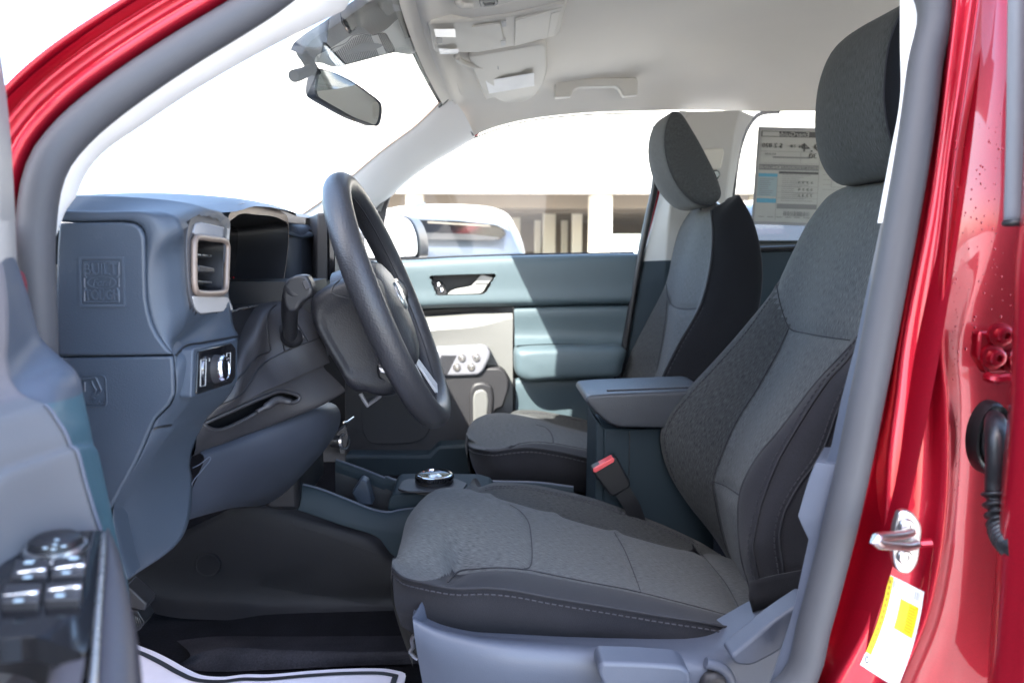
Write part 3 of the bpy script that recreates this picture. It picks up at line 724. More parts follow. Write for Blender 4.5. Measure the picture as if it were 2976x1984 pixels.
# --- trim of the driver's B pillar: cream above, blue plastic below
c0 = nat((Z3, [(1440, -20), (1440, 200), (1440, 440), (1395, 700), (1365, 860), (1337, 1016)]))
c1 = nat((Z3, [(1545, -20), (1525, 200), (1500, 440), (1440, 700), (1412, 860), (1382, 1016)]))
a0 = curve(lift(None, c0, [.745, .735, .72, .70, .69, .68]), 30); a1 = curve(lift(None, c1, [.728, .718, .705, .692, .682, .674]), 30)
a0 = [a0[0]+(a0[0]-a0[1])*3]+a0; a1 = [a1[0]+(a1[0]-a1[1])*3]+a1
mb = MB(); mb.grid(across([plus(a0, .07, .06, 0), plus(a0, .008, .012, 0), a0, a1], 4), 0)
mb.build('pillar_trim', [M['cream']], car, angle=60)
c0 = nat((Z3, [(1349, 1018), (1300, 1250), (1235, 1568)]), (Z8, [(390, 260), (345, 470), (322, 545), (275, 546), (262, 570), (232, 650), (191, 795), (205, 830), (240, 905), (210, 1040), (180, 1180), (150, 1300), (60, 1568)]))
c1 = nat((Z3, [(1395, 1018), (1350, 1250), (1290, 1568)]), (Z8, [(440, 260), (400, 470), (385, 545), (380, 560), (375, 590), (360, 650), (330, 795), (320, 830), (305, 905), (270, 1040), (235, 1180), (205, 1300), (130, 1568)]))
def straight(l, n): return evenly(l, n)
n1 = len(c0)
b0_ = lift(None, c0, [.682, .675, .67, .668, .667, .666, .664, .664, .662, .66, .66, .658, .657, .656, .656, .655]); b1_ = lift(None, c1, [.662, .66, .658, .656, .654, .653, .652, .651, .651, .65, .65, .649, .648, .647, .646, .645])
mb = MB(); mb.grid([plus(b0_, .03, .05, 0), plus(b0_, .003, .006, 0), b0_, b1_], 0)
mb.build('lower_pillar_trim', [M['slate']], car, angle=50)
# plain inner body behind the B pillar
mb = MB(); mb.box((.50, .80, -.10), (.05, .10, 1.0)); mb.build('pillar_core', [M['black']], car)

# --- striker, label, water drops, rear hinge, cable boot
sp = [(665, 778), (700, 770), (725, 785), (762, 842), (757, 940), (742, 1020), (705, 1062), (655, 1050), (632, 980), (634, 885), (650, 810)]
Ys = .603
mb = MB(); P = [PY(Z8(*p), Ys) for p in sp]; mb.prism(catmull(P, 4, True), (0, .007, 0))
stk = mb.build('door_striker', [M['steel']], car, bevel=.0012)
mb = MB(); q = lambda x, y, Y: PY(Z8(x, y), Y)
mb.tube(curve([q(712, 868, .602), q(690, 878, .594), q(620, 890, .578), q(560, 896, .568), q(545, 908, .565), q(560, 922, .566), q(620, 930, .578), q(700, 934, .594), q(735, 926, .602)], 30), .0042, 10, 0)
mb.build('striker_loop', [M['steel']], stk)
for c in ((688, 838), (680, 982)):
    mb = MB(); mb.lathe([(.0062, 0), (.0062, .002), (.0050, .0035), (.0032, .0035), (.0028, .0018), (.0001, .0018)], q(*c, Ys-.0005), (0, -1, 0), 16); mb.build('screw', [M['steel']], stk)
mb = MB(); mb.tube([q(755, 922, .606), q(808, 918, .604)], .004, 8, 0); mb.build('pillar_nub', [M['paint']], bpil)
# certification label: laid on the pillar's face
def lab(u, v):
    tl, tr, bl, br = Vector((612, 1060)), Vector((765, 1142)), Vector((478, 1478)), Vector((640, 1590))
    bow = 18*math.sin(math.pi*v)
    a = tl.lerp(bl, v)+Vector((bow, 4)); b = tr.lerp(br, v)+Vector((bow+10, 4)); r = a.lerp(b, u); return Z8(r.x, r.y)
def onpillar(p, off):
    d = sight(p).normalized(); h = bt_.ray_cast(Vector((0, 0, 0)), d)
    return (h[0] if h[0] is not None else PY(p, .6))-d*off
mb = MB()
def lpatch(u0, u1, v0, v1, off, mat, nu=6, nv=12):
    mb.grid([[onpillar(lab(lerp(u0, u1, i/nu), lerp(v0, v1, j/nv)), off) for j in range(nv+1)] for i in range(nu+1)], mat)
lpatch(0, 1, 0, 1, .0006, 0, 10, 30)
lpatch(.0, .14, .01, .86, .0011, 1)
lpatch(.42, .92, .18, .50, .0011, 1)
for k in range(14): lpatch(.16+k*.055, .16+k*.055+random.choice((.015, .03)), .035, .12, .0013, 2, 1, 2)
for k in range(9): lpatch(.50, .84, .215+k*.03, .222+k*.03, .0015, 3, 2, 1)
for k in range(12): lpatch(.04, .10, .05+k*.065, .05+k*.065+.04, .0015, 3, 1, 2)
for k in range(9): lpatch(.22, .22+random.uniform(.3, .6), .58+k*.04, .586+k*.04, .0012, 2, 2, 1)
for k in range(5): lpatch(.2, .36, .2+k*.05, .206+k*.05, .0012, 2, 2, 1)
cc = lab(.10, .92)
for R_, m_, o_ in ((15, 4, .0013), (9, 0, .0017)):
    b = mb.add([onpillar((cc[0]+R_*math.cos(a)*.75/1.0*.55, cc[1]+R_*math.sin(a)*.75), o_) for a in [2*math.pi*k/20 for k in range(20)]]); mb.face(range(b, b+20), m_)
lb = mb.build('certification_label', [M['paper'], M['yellow'], M['inkl'], flatc('brown print', (.45, .30, .01)), M['ink']], bpil, flat=True, fix=False)
# beads of rain on the paint
mb = MB(); nrm = 0
random.seed(3)
while nrm < 150:
    y = random.random(); 
    p = (2760+random.random()**.8*170+random.uniform(-10, 10), 330+y*690) if random.random() < .75 else (2775+random.uniform(-8, 12), 560+y*900)
    d = sight(p).normalized(); h = bt_.ray_cast(Vector((0, 0, 0)), d)
    if h[0] is None: continue
    n = h[1] if h[1].dot(d) < 0 else -h[1]
    r = random.choice((.0005, .0007, .0007, .0009, .0012))
    s = n.orthogonal().normalized(); t = n.cross(s)
    mb.blob(h[0], (r, r*random.uniform(.9, 1.3), r*.55), 5, 0, Matrix((s, t, n)).transposed()); nrm += 1
wm, wnt, wb = newmat('water'); wb.inputs['Transmission Weight'].default_value = .0; wb.inputs['Base Color'].default_value = (.5, .02, .04, 1); wb.inputs['Metallic'].default_value = .8; wb.inputs['Roughness'].default_value = .02; wb.inputs['Coat Weight'].default_value = 1
mb_ = mb.build('water_drops', [wm], bpil, angle=180); mb_['kind'] = 'stuff'
# rear hinge
mb = MB(); mb.prism([PY(Z8(*p), .648) for p in [(1030, -60), (1290, -60), (1290, 130), (1070, 140), (1020, 60)]], (0, .012, 0)); hg = mb.build('door_hinge', [M['paint']], car, bevel=.003)
for c in ((1085, 58), (1183, 78), (1120, -45)):
    mb = MB(); mb.lathe([(.011, 0), (.011, .003), (.0075, .004), (.0075, .010), (.0055, .0115), (.003, .0115), (.0025, .008), (.0001, .008)], PY(Z8(*c), .648), (0, -1, 0), 12); mb.build('hinge_bolt', [M['paint']], hg)
mb = MB(); mb.tube(curve([PY(Z8(*p), Y) for p, Y in (((1065, 148), .64), ((1100, 163), .632), ((1160, 160), .628), ((1260, 150), .62))], 14), .0045, 8, 0); mb.build('hinge_arm', [M['paint']], hg)
# cable boot between pillar and rear door
boot = MB()
oc = PY(Z8(1085, 435), .645)
for sc_, dy in ((1.0, 0),):
    rows = []
    for s, dy in ((1.0, .008), (1.0, 0), (.93, -.006), (.80, -.006), (.72, -.001), (.62, -.002), (.5, -.012), (.0, -.016)):
        rows.append([oc+Vector((math.cos(a)*.0185*s*(.9 if math.cos(a) > 0 else 1), dy, math.sin(a)*.0335*s)) for a in [2*math.pi*k/36 for k in range(36)]])
    boot.grid(rows, 0, cv=True)
bo = boot.build('cable_boot', [M['rubber_b']], car, angle=70)
mb = MB(); path = curve([PY(Z8(*p), Y) for p, Y in (((1095, 330), .640), ((1105, 360), .622), ((1112, 430), .608), ((1110, 540), .602), ((1105, 640), .600), ((1103, 690), .598))], 30)
mb.tube(path, [lerp(.0060, .0092, smooth(i/10)) if i < 10 else lerp(.0092, .0078, (i-10)/20) for i in range(30)], 16, 0); mb.build('boot_elbow', [M['rubber_b']], bo, angle=180)
mb = MB(); path = curve([PY(Z8(*p), Y) for p, Y in (((1103, 685), .598), ((1108, 740), .594), ((1118, 800), .588), ((1132, 860), .578), ((1150, 900), .562), ((1185, 940), .54))], 90)
mb.tube(path, [.0086+.0020*math.sin(i/90*2*math.pi*9) for i in range(90)], 18, 0); mb.build('boot_bellows', [M['rubber_b']], bo, angle=180)

# --- roof: cloth headliner inside, red skin outside
def hz(x): 
    xs = [-.12, -.09, .02, .13, .30, .6, 1.0, 1.5]; zs = [.352, .360, .378, .396, .425, .445, .44, .40]
    for i in range(len(xs)-1):
        if x <= xs[i+1]: return lerp(zs[i], zs[i+1], max(0, (x-xs[i])/(xs[i+1]-xs[i])))
    return zs[-1]
edge = curve(lift(D, [(1088, 312), (1130, 295), (1200, 277), (1330, 261), (1480, 255), (1600, 253), (1735, 256), (1900, 256), (2300, 280)], 2.035), 60)
cove = [Vector((p.x-.015, 1.965, lerp(p.z, hz(p.x), .62))) for p in edge]
cove2 = [Vector((p.x-.022, 1.90, hz(p.x)-.012)) for p in edge]
def row(Y, dz): return [Vector((p.x-.03*min(1, (2.03-Y)/.3), Y, hz(p.x)+dz)) for p in edge]
fr_ = [row(1.80, 0), row(1.6, .008), row(1.33, .012), row(1.0, .004), row(.86, -.012), [Vector((p.x-.03, .78, hz(p.x)-.04)) for p in edge]]
rws = across([edge, cove, cove2]+fr_, 5)
ext = []
for r in rws:   # forward to the windscreen header
    p = r[0]; hx = -.095; y = p.y
    f0 = Vector((min(p.x, hx+.03*abs((y-1.33)/.6)**2), y, min(p.z, .358-.02*abs((y-1.33)/.6)**2)))
    ext.append(f0)
mb = MB(); mb.grid([[e+Vector((-.012, 0, .012)), e]+[e.lerp(r[0], t) for t in (.33, .66)]+r for e, r in zip(ext, rws)], 0)
hl = mb.build('headliner', [M['liner']], car, angle=180)
hlb = bvh(mb)
mb = MB(); mb.grid([[Vector((x, y, z+.05-.06*abs((y-1.33)/.72)**3)) for y in [.70+i*1.36/20 for i in range(21)]] for x, z in ((-.105, .372), (-.06, .390), (.1, .415), (.4, .455), (.9, .455), (1.55, .41))], 0)
mb.build('roof', [M['paint']], car, angle=60)
# windscreen header band (dark frit) and glass
wt = [Vector((-.105+.03*abs((y-1.33)/.6)**2, y, .358-.02*abs((y-1.33)/.6)**2)) for y in [.84+i*(1.93-.84)/24 for i in range(25)]]
pz = lift(D, [(1030, 215), (960, 285), (880, 345), (800, 412), (735, 465), (664, 512)], [1.90, 1.93, 1.96, 1.985, 2.0, 2.015])
wl = evenly(catmull([Vector((-.085, .86, .352))]+[Vector(p) for p in t_in], 4), 30)
wr = evenly(catmull(pz, 6), 30)
rows = []
for i in range(30):
    a, b = wl[i]+Vector((-.012, .01, .004)), wr[i]+Vector((-.012, 0, .004)); r = []
    for k in range(17):
        t = k/16; bow = math.sin(math.pi*t)
        r.append(a.lerp(b, t)+Vector((-.10*bow*(i/29)-.02*bow, 0, .004*bow)))
    rows.append(r)
mb = MB(); mb.grid(rows, 0); ws = mb.build('windscreen', [M['glass']], car, angle=180)
mb = MB(); mb.grid([[p+Vector((.03, 0, .016)) for p in wt], [p+Vector((-.004, 0, .004)) for p in wt], [p+Vector((-.018, 0, -.006)) for p in wt]], 0)
mb.build('windscreen_header', [M['liner']], hl, angle=180)
mb = MB(); mb.grid([[p+Vector((.05, 0, .030)) for p in wt], [p+Vector((-.012, 0, .016)) for p in wt], [p+Vector((-.030, 0, .0)) for p in wt]], 0); mb.build('windscreen_band', [M['black']], ws)
# passenger's A pillar trim
pw = lift(D, [(1090, 312), (1045, 340), (985, 375), (930, 415), (890, 452), (862, 476), (840, 500)], [2.035, 2.04, 2.045, 2.05, 2.055, 2.06, 2.06])
p0, p1 = curve(pz, 30), curve(pw, 30)
mb = MB(); mb.grid(across([plus(p0, -.02, .0, .012), p0, [a.lerp(b, .5)+Vector((.006, -.012, .002)) for a, b in zip(p0, p1)], p1, plus(p1, 0, .05, 0)], 5), 0)
mb.build('pillar_trim', [M['cream']], car, angle=180)
mb = MB(); g = curve(lift(D, [(1030, 216), (1050, 248), (1068, 280), (1087, 311)], [1.895, 1.94, 1.98, 2.028]), 12); mb.tube(g, .0022, 6, 0); mb.build('trim_gap', [M['char']], car)
mb = MB(); mb.tube(curve([p+Vector((.0, -.001, .001)) for p in pz], 30), .0022, 6, 0); mb.build('windscreen_seal', [M['bronze']], car)
mb = MB(); mb.tube(curve([Vector((-.10, 1.80, .345)), *lift(D, [(985, 165), (1008, 188), (1022, 205), (1029, 217), (1022, 232), (1008, 246)], [1.84, 1.87, 1.885, 1.895, 1.90, 1.91])], 20), [.003+.011*math.sin(math.pi*i/19)**1.5 for i in range(20)], 8, 0); mb.build('windscreen_corner', [M['black']], car)
# red outside of that pillar and of the roof rail
mb = MB(); mb.grid([plus(p0, -.010, .03, .014), plus(p0, .0, .075, .02), plus(p1, .012, .075, .014)], 0); mb.build('pillar_panel', [M['paint']], car, angle=60)
mb = MB(); mb.grid([plus(edge, 0, .014, .012), plus(edge, 0, .04, .01), plus(edge, 0, .03, .06), plus(edge, 0, -.06, .09)], 0); mb.build('roof_rail', [M['paint']], car, angle=60)
# passenger's B pillar trim with belt height adjuster
bq0 = lift(D, [(1562, 254), (1545, 280), (1530, 400), (1500, 520), (1480, 585), (1400, 900)], [2.03, 2.035, 2.05, 2.06, 2.07, 2.08])
bq1 = lift(D, [(1585, 256), (1562, 285), (1548, 400), (1535, 520), (1530, 590), (1500, 900)], [2.00, 2.00, 2.01, 2.02, 2.03, 2.04])
bq2 = lift(D, [(1700, 254), (1690, 290), (1675, 400), (1660, 520), (1655, 590), (1640, 900)], [2.00, 2.00, 2.01, 2.02, 2.03, 2.04])
bq3 = lift(D, [(1732, 268), (1712, 300), (1690, 400), (1675, 520), (1670, 590), (1660, 900)], [2.035, 2.035, 2.05, 2.06, 2.07, 2.08])
mb = MB(); mb.grid([curve(l, 24) for l in (plus(bq0, 0, .03, 0), bq0, bq1, bq2, bq3, plus(bq3, 0, .03, 0))], lambda i, j: 0 if j < 12 else 1)
mb.build('pillar_trim', [plastic('grey pillar trim', (.40, .39, .37), .55, 900, .15, var=.05), M['teal_d']], car, angle=50, bevel=.004)
mb = MB(); P = [PY(D(*p), 1.995) for p in [(1606, 344), (1660, 340), (1664, 350), (1656, 388), (1612, 392)]]; mb.prism(rounded(P, .006), (0, .02, 0)); ba = mb.build('belt_adjuster', [M['trimlt']], car, bevel=.003)
mb = MB(); P = [PY(D(*p), 1.985) for p in [(1630, 392), (1650, 390), (1656, 400), (1650, 412), (1632, 414)]]; mb.prism(rounded(P, .006), (0, .03, 0)); mb.build('belt_guide', [M['gloss']], ba, bevel=.003)
# red flank and black seal beside the passenger's door
mb = MB(); mb.grid([curve(lift(D, [(1520, 290), (1510, 420), (1492, 520), (1476, 590), (1452, 720), (1428, 860), (1400, 1010)], 2.085), 20), curve(lift(D, [(1538, 290), (1527, 420), (1510, 520), (1494, 590), (1470, 720), (1446, 860), (1420, 1010)], 2.085), 20)], 0)
mb.build('pillar_edge', [M['paint']], car)
mb = MB(); mb.tube(curve(lift(D, [(1507, 290), (1505, 420), (1489, 500), (1470, 592), (1448, 720), (1425, 860), (1395, 1010)], 2.07), 24), .010, 8, 0); mb.build('door_seal', [M['rubber_b']], car, angle=180)
# --- passenger's rear door (dark, mostly hidden), window with its frame
mb = MB(); P = lift(D, [(1660, 577), (1740, 574), (2200, 560), (2200, 1000), (1640, 1000)], 2.09); mb.prism(P, (0, .03, 0)); mb.build('rear_door_panel', [M['teal_d']], car)
mb = MB(); mb.tube(lift(D, [(1665, 575), (1760, 572), (2200, 556)], 2.08), .008, 8, 0); mb.build('window_seal', [M['rubber_b']], car)
mb = MB(); a = curve(lift(D, [(1665, 590), (1680, 480), (1700, 340), (1722, 285), (1745, 262), (1790, 256)], [2.13, 2.125, 2.11, 2.10, 2.095, 2.095]), 30)
mb.tube(a, .006, 8, 0); mb.build('window_frame', [M['rubber_b']], car)
mb = MB(); mb.grid([lift(D, [(1668, 590), (2260, 575)], 2.145), lift(D, [(1690, 240), (2260, 240)], 2.085)], 0); mb.build('rear_window', [M['glass_t']], car, solid=0)
# --- floor, tunnel side, firewall, back wall: closes the cabin
mb = MB()
xs = [-.98, -.86, -.76, -.64, 0, .6, 1.5]; zz = [-.25, -.45, -.57, -.605, -.61, -.62, -.62]
mb.grid([[Vector((x, y, z)) for x, z in zip(xs, zz)] for y in (.62, 1.0, 1.33, 1.7, 2.1)], 0)
mb.build('carpet', [M['carpet']], car, angle=60)
mb = MB(); mb.grid([[Vector((-.98, y, z)) for z in (-.62, -.2, .0)] for y in (.62, 1.33, 2.1)], 0); mb.build('firewall', [M['black']], car)
mb = MB(); mb.box((-.56, .66, -.32), (.20, .07, .60)); mb.build('hinge_pillar_core', [M['black']], car)
mb = MB(); mb.box((.05, .655, -.68), (1.2, .09, .12)); mb.build('sill', [M['paint']], car, bevel=.01)
mb = MB(); mb.box((1.52, 1.33, -.38), (.06, 1.5, .62)); mb.box((1.52, 1.33, .36), (.06, 1.5, .14)); mb.build('cab_back', [M['char']], car)
mb = MB(); mb.grid([lift(None, [], 1)] if False else [[Vector((1.50, .75, -.08)), Vector((1.50, .75, .30))], [Vector((1.50, 1.95, -.08)), Vector((1.50, 1.95, .30))]], 0); mb.build('back_window', [M['glass_t']], car)
mb = MB(); mb.box((1.05, 2.16, -.30), (1.0, .04, .62)); mb.box((-.35, 2.17, -.42), (1.4, .03, .62)); mb.build('body_side', [M['black']], car)
mb = MB(); mb.box((1.18, .62, -.55), (.7, .10, .3)); mb.build('rear_sill', [M['paint']], car)
# ------------------------------------------------------------------ dashboard
ZA = sheet(530, 880, 3.92); ZB = sheet(530, 1180, 3.92); ZC = sheet(880, 500, 3.92); ZD = sheet(880, 800, 3.92); ZF = sheet(800, 0, 3.92); ZE = sheet(1100, 600, 2281/800.)
dash = thing('dashboard', (-.4, 1.33, -.30), 'blue grey dashboard with air vent, instrument hood and embossed end cover', 'dashboard')
def ringplate(mb, outer, inner, vec, mat=0, imat=None):
    """a flat frame with a hole, given thickness"""
    n = len(outer); vec = Vector(vec)
    a = mb.add(outer); b = mb.add(inner); c = mb.add([p+vec for p in outer]); d = mb.add([p+vec for p in inner])
    for i in range(n):
        j = (i+1) % n
        mb.face((a+i, a+j, b+j, b+i), mat); mb.face((c+j, c+i, d+i, d+j), mat)
        mb.face((a+j, a+i, c+i, c+j), mat); mb.face((b+i, b+j, d+j, d+i), mat if imat is None else imat)
def shrink(pts, d):
    """inset a closed outline about its middle by an absolute distance"""
    c = sum(pts, Vector())/len(pts)
    return [p+(c-p).normalized()*d for p in pts]

# end covers (fuse cover above, airbag panel below)
EY = .72
up_px = [(334, 290), (500, 287), (700, 286), (760, 294), (800, 322), (818, 370), (822, 440), (824, 600), (828, 720), (842, 800), (862, 870), (892, 930), (935, 990), (978, 1040), (640, 1046), (330, 1049), (322, 950), (318, 700), (322, 450)]
P = [PY(Z4(*p), EY) for p in up_px]
mb = MB(); mb.prism(P, (0, .02, 0)); ec = mb.build('end_cover', [M['navy']], dash, bevel=.0025, seg=3)
lo = [PY(Z4(*p), EY+.001) for p in [(330, 1057), (640, 1054), (980, 1049), (986, 1120), (990, 1262), (960, 1325), (880, 1405), (855, 1460)]]+[PY(Z5(*p), EY+.001) for p in [(800, 262), (655, 530), (600, 640), (520, 640), (480, 300)]]+[PY(Z4(*p), EY+.001) for p in [(330, 1300)]]
mb = MB(); mb.prism(lo, (0, .02, 0)); el = mb.build('airbag_panel', [M['navy']], dash, bevel=.0025, seg=3)
# embossed badge: BUILT / oval / TOUGH in a raised frame
def q4(x, y, o=0.): return PY(Z4(x, y), EY)+Vector((0, -o, 0))
rt, upv = Vector((1, 0, 0)), Vector((0, 0, 1))
k4 = EY/F/1.96
mb = MB()
fo = [(450, 481), (709, 481), (717, 767), (455, 767)]; fi = [(462, 494), (697, 494), (704, 752), (466, 752)]
ringplate(mb, rounded([q4(*p, .0012) for p in fo], .0015, 3), rounded([q4(*p, .0012) for p in fi], .0010, 3), (0, .003, 0))
def relief(outl, h=.0011): mb.prism([q4(*p, h) for p in outl], (0, .003, 0))
mb.letters('BUILT', q4(578, 551, .0006), rt, upv, 66*k4, 178*k4, .0018, 0, bold=.012)
mb.letters('TOUGH', q4(583, 699, .0006), rt, upv, 58*k4, 186*k4, .0018, 0, bold=.010)
el_o = [q4(580+84*math.cos(a), 629+37*math.sin(a), .0012) for a in [2*math.pi*i/40 for i in range(40)]]
el_i = [q4(580+77*math.cos(a), 629+31*math.sin(a), .0012) for a in [2*math.pi*i/40 for i in range(40)]]
ringplate(mb, el_o, el_i, (0, .003, 0))
mb.letters('Ford', q4(582, 629, .0005), rt, upv, 40*k4, 104*k4, .0012, 0, shear=.35, bold=.006)
for s in (-1, 1):
    for ln in ([(580+s*98, 512), (580+s*98, 585), (580+s*86, 600)], [(580+s*98, 602), (580+s*98, 656)], [(580+s*86, 660), (580+s*98, 676), (580+s*98, 738)]):
        mb.tube([q4(*p, .0004) for p in ln], .0009, 6, 0)
for ln in ([(482, 512), (678, 512)], [(484, 738), (680, 738)]): mb.tube([q4(*p, .0003) for p in ln], .0008, 6, 0)
mb.build('badge', [plastic('navy relief lit', (.062, .078, .104), .4, 900, .15)], ec, angle=30)  # lighter copy of the dash plastic: light on the relief put in its colour
mb = MB()
fo = [(455, 1158), (598, 1158), (609, 1332), (460, 1334)]
P = rounded([q4(*p, -.0004) for p in fo], .004, 4); mb.tube(P, .0007, 6, 0, closed=True)
mb.letters('AIRBAG', q4(534, 1313, -.0004), rt, upv, 22*k4, 138*k4, .0012, 0, bold=.02)
for ln in ([(470, 1180), (545, 1170)], [(520, 1190), (530, 1215), (545, 1240), (538, 1262), (520, 1274)], [(545, 1172), (575, 1240), (570, 1252), (548, 1262)], [(480, 1195), (482, 1250)], [(520, 1276), (560, 1268)], [(540, 1258), (516, 1277), (540, 1290)]):
    mb.tube([q4(*p, -.0004) for p in ln], .0010, 6, 0)
mb.build('airbag_mark', [M['navy']], el, angle=30)

# fascia beside the covers: rounds from the end of the dash to its rear face
def rail(groups, Y, n=70): return evenly(catmull(lift(None, nat(*groups), Y), 8), n)
A = rail([(Z4, [(340, 276), (500, 278), (740, 277), (800, 300), (828, 350), (832, 440), (834, 600), (838, 720), (852, 800), (872, 870), (902, 928), (944, 985), (990, 1040), (998, 1120), (1000, 1266), (968, 1333), (888, 1413), (866, 1460)]), (Z5, [(806, 270), (662, 540), (690, 800), (738, 966)])], EY+.004, 90)
B = rail([(Z4, [(380, 215), (620, 222), (900, 225), (1000, 262), (1030, 330), (1028, 440), (1034, 600), (1046, 720), (1062, 800), (1040, 900), (1000, 980), (1050, 1000), (1085, 1050), (1088, 1120), (1082, 1250), (1060, 1325), (985, 1430), (975, 1470)]), (Z5, [(900, 240), (690, 620), (715, 800), (741, 968)])], [.735]*5+[.75]*7+[.745]*6+[.745, .745, .75, .755], 90)
Cc = rail([(Z4, [(430, 135), (700, 140), (1000, 165), (1180, 205), (1290, 268), (1290, 400), (1284, 600), (1300, 720), (1318, 795), (1325, 850), (1340, 900), (1356, 915), (1352, 1000), (1350, 1100), (1345, 1190), (1290, 1290), (1180, 1400), (1140, 1480)]), (Z5, [(1105, 300), (1120, 390), (1062, 720), (745, 968)])], [.75, .76, .79, .83, .885, .885, .885, .885, .885, .885, .885, .885, .88, .875, .87, .87, .865, .865, .86, .86, .83, .78], 90)
A2 = [a.lerp(b, .55)+Vector((0, -.006, .002)) for a, b in zip(A, B)]
rows = across([plus(A, 0, .03, 0), A, A2, B], 6)
rows += [[b.lerp(c, k/14) for b, c in zip(B, Cc)] for k in range(1, 15)]; rows.append(plus(Cc, -.06, .02, 0))
vent_px = [Vector(Z4(*p)) for p in [(1050, 400), (1054, 330), (1070, 280), (1112, 246), (1190, 250), (1284, 282), (1280, 400), (1276, 690), (1300, 782), (1116, 800), (1092, 776), (1066, 700), (1052, 560)]]
def inpoly(p, poly):
    x, y = scr(p); r = False; n = len(poly)
    for i in range(n):
        a, b = poly[i], poly[(i+1) % n]
        if (a.y > y) != (b.y > y) and x < (b.x-a.x)*(y-a.y)/(b.y-a.y)+a.x: r = not r
    return r
mb = MB(); mb.grid(rows, lambda i, j: None if inpoly((rows[i][j]+rows[i+1][j+1])/2, vent_px) else 0); fa = mb.build('fascia', [M['navy']], dash, angle=180)
fab = bvh(mb)
mb = MB()
for s in ([(1000, 1045), (1060, 990), (1150, 972), (1350, 935)], [(872, 1462), (900, 1452), (975, 1440)]):
    d = drape(fab, [Z4(*p) for p in s], .0002)
    if len(d) > 2: mb.tube(d, .0012, 6, 0)
mb.build('panel_gap', [M['black']], fa)
# top pad, from the end of the dash to the far side
prof_ = [(-.80, -.05), (-.72, .012), (-.60, .040), (-.45, .052), (-.36, .050), (-.31, .044), (-.29, .036)]
mb = MB(); rows = []
for Y, dz, dx in ((.77, -.03, -.03), (.80, -.012, -.02), (.86, -.003, -.01), (.92, .002, .0), (1.0, .012, 0), (1.2, .012, 0), (1.3, .010, -.02), (1.5, .012, -.03), (1.75, .010, -.03), (1.98, 0, -.03), (2.04, -.03, -.03)):
    rows.append(curve([Vector((x+dx*(1 if x > -.5 else .3), Y, z+dz)) for x, z in prof_], 24))
rows = across(rows, 3); mb.grid(rows, 0); mb.build('top_pad', [M['navy']], dash, angle=180)

# air vent in the rear face
VX = -.2965
def v4(x, y, dx=0.): return PX(Z4(x, y), VX)+Vector((dx, 0, 0))
bz_o = [(1042, 400), (1046, 330), (1062, 270), (1110, 234), (1190, 240), (1292, 278), (1286, 400), (1280, 560), (1283, 690), (1309, 788), (1210, 800), (1112, 808), (1084, 780), (1060, 700), (1046, 560)]
op = [(1078, 400), (1082, 382), (1094, 372), (1170, 378), (1248, 390), (1266, 405), (1270, 424), (1266, 560), (1262, 656), (1254, 676), (1238, 686), (1104, 688), (1088, 680), (1080, 656), (1076, 560)]
O_ = evenly(catmull([v4(*p) for p in bz_o], 5, True), 80, True); I_ = evenly(catmull([v4(*p) for p in op], 5, True), 80, True)
def start_align(P):
    c = sum(P, Vector())/len(P); k = max(range(len(P)), key=lambda i: (P[i].z-c.z)-.3*(P[i].y-c.y)); return P[k:]+P[:k]
O_, I_ = start_align(O_), start_align(I_)
mb = MB(); ringplate(mb, [p+Vector((.004, 0, 0)) for p in O_], [p+Vector((.002, 0, 0)) for p in I_], (-.02, 0, 0)); vent = mb.build('air_vent', [plastic('vent grey', (.085, .085, .095), .4, 900, .15)], dash, bevel=.002)
mb = MB(); mb.prism(rounded([v4(*p, .0045) for p in [(1078, 345), (1092, 292), (1125, 284), (1288, 322), (1284, 392), (1258, 380), (1092, 362)]], .002), (-.003, 0, 0)); mb.build('vent_trim', [plastic('grey lacquer', (.30, .30, .32), .12, 10, 0)], vent, bevel=.001)
mb = MB(); mb.prism(rounded([v4(*p, .0045) for p in [(1072, 706), (1276, 713), (1306, 786), (1114, 804), (1090, 780)]], .003), (-.003, 0, 0)); mb.build('vent_trim', [plastic('pale lacquer', (.48, .45, .43), .12, 10, 0)], vent, bevel=.001)
mb = MB(); mb.tube([p+Vector((.005, 0, 0)) for p in I_], .0034, 8, 0, closed=True); mb.build('vent_rim', [M['bronze']], vent, angle=180)
mb = MB(); c = sum(I_, Vector())/len(I_)
mb.grid([[p+Vector((0, 0, 0)) for p in I_], [c+(p-c)*.9+Vector((-.03, 0, 0)) for p in I_], [c+(p-c)*.85+Vector((-.06, 0, 0)) for p in I_]], 0, cv=True)
mb.poly([c+(p-c)*.85+Vector((-.06, 0, 0)) for p in I_], 0); mb.build('vent_duct', [M['black']], vent)
for y0, m_ in ((476, M['silver']), (552, M['black']), (628, M['silver'])):
    mb = MB(); a, b = v4(1078, y0-6, -.006), v4(1240, y0+6, -.006); mb.prism([a, b, b+Vector((-.03, 0, -.004)), a+Vector((-.03, 0, -.004))], (0, 0, .0022)); mb.build('vent_slat', [m_], vent, bevel=.0006)
mb = MB(); a = v4(1100, 528, .006); b = v4(1192, 546, .006); cbl = v4(1192, 576, .006); dd = v4(1104, 572, .006); mb.prism(rounded([a, b, cbl, dd], .003), (-.03, 0, 0)); mb.build('vent_knob', [M['char']], vent, bevel=.0015)
for yy in (440, 500, 590, 650):
    mb = MB(); a, b = v4(1080, yy, -.035), v4(1235, yy+6, -.035); mb.prism([a, b, b+Vector((0, 0, .0015)), a+Vector((0, 0, .0015))], (-.012, 0, 0)); mb.build('vent_slat', [M['black']], vent)

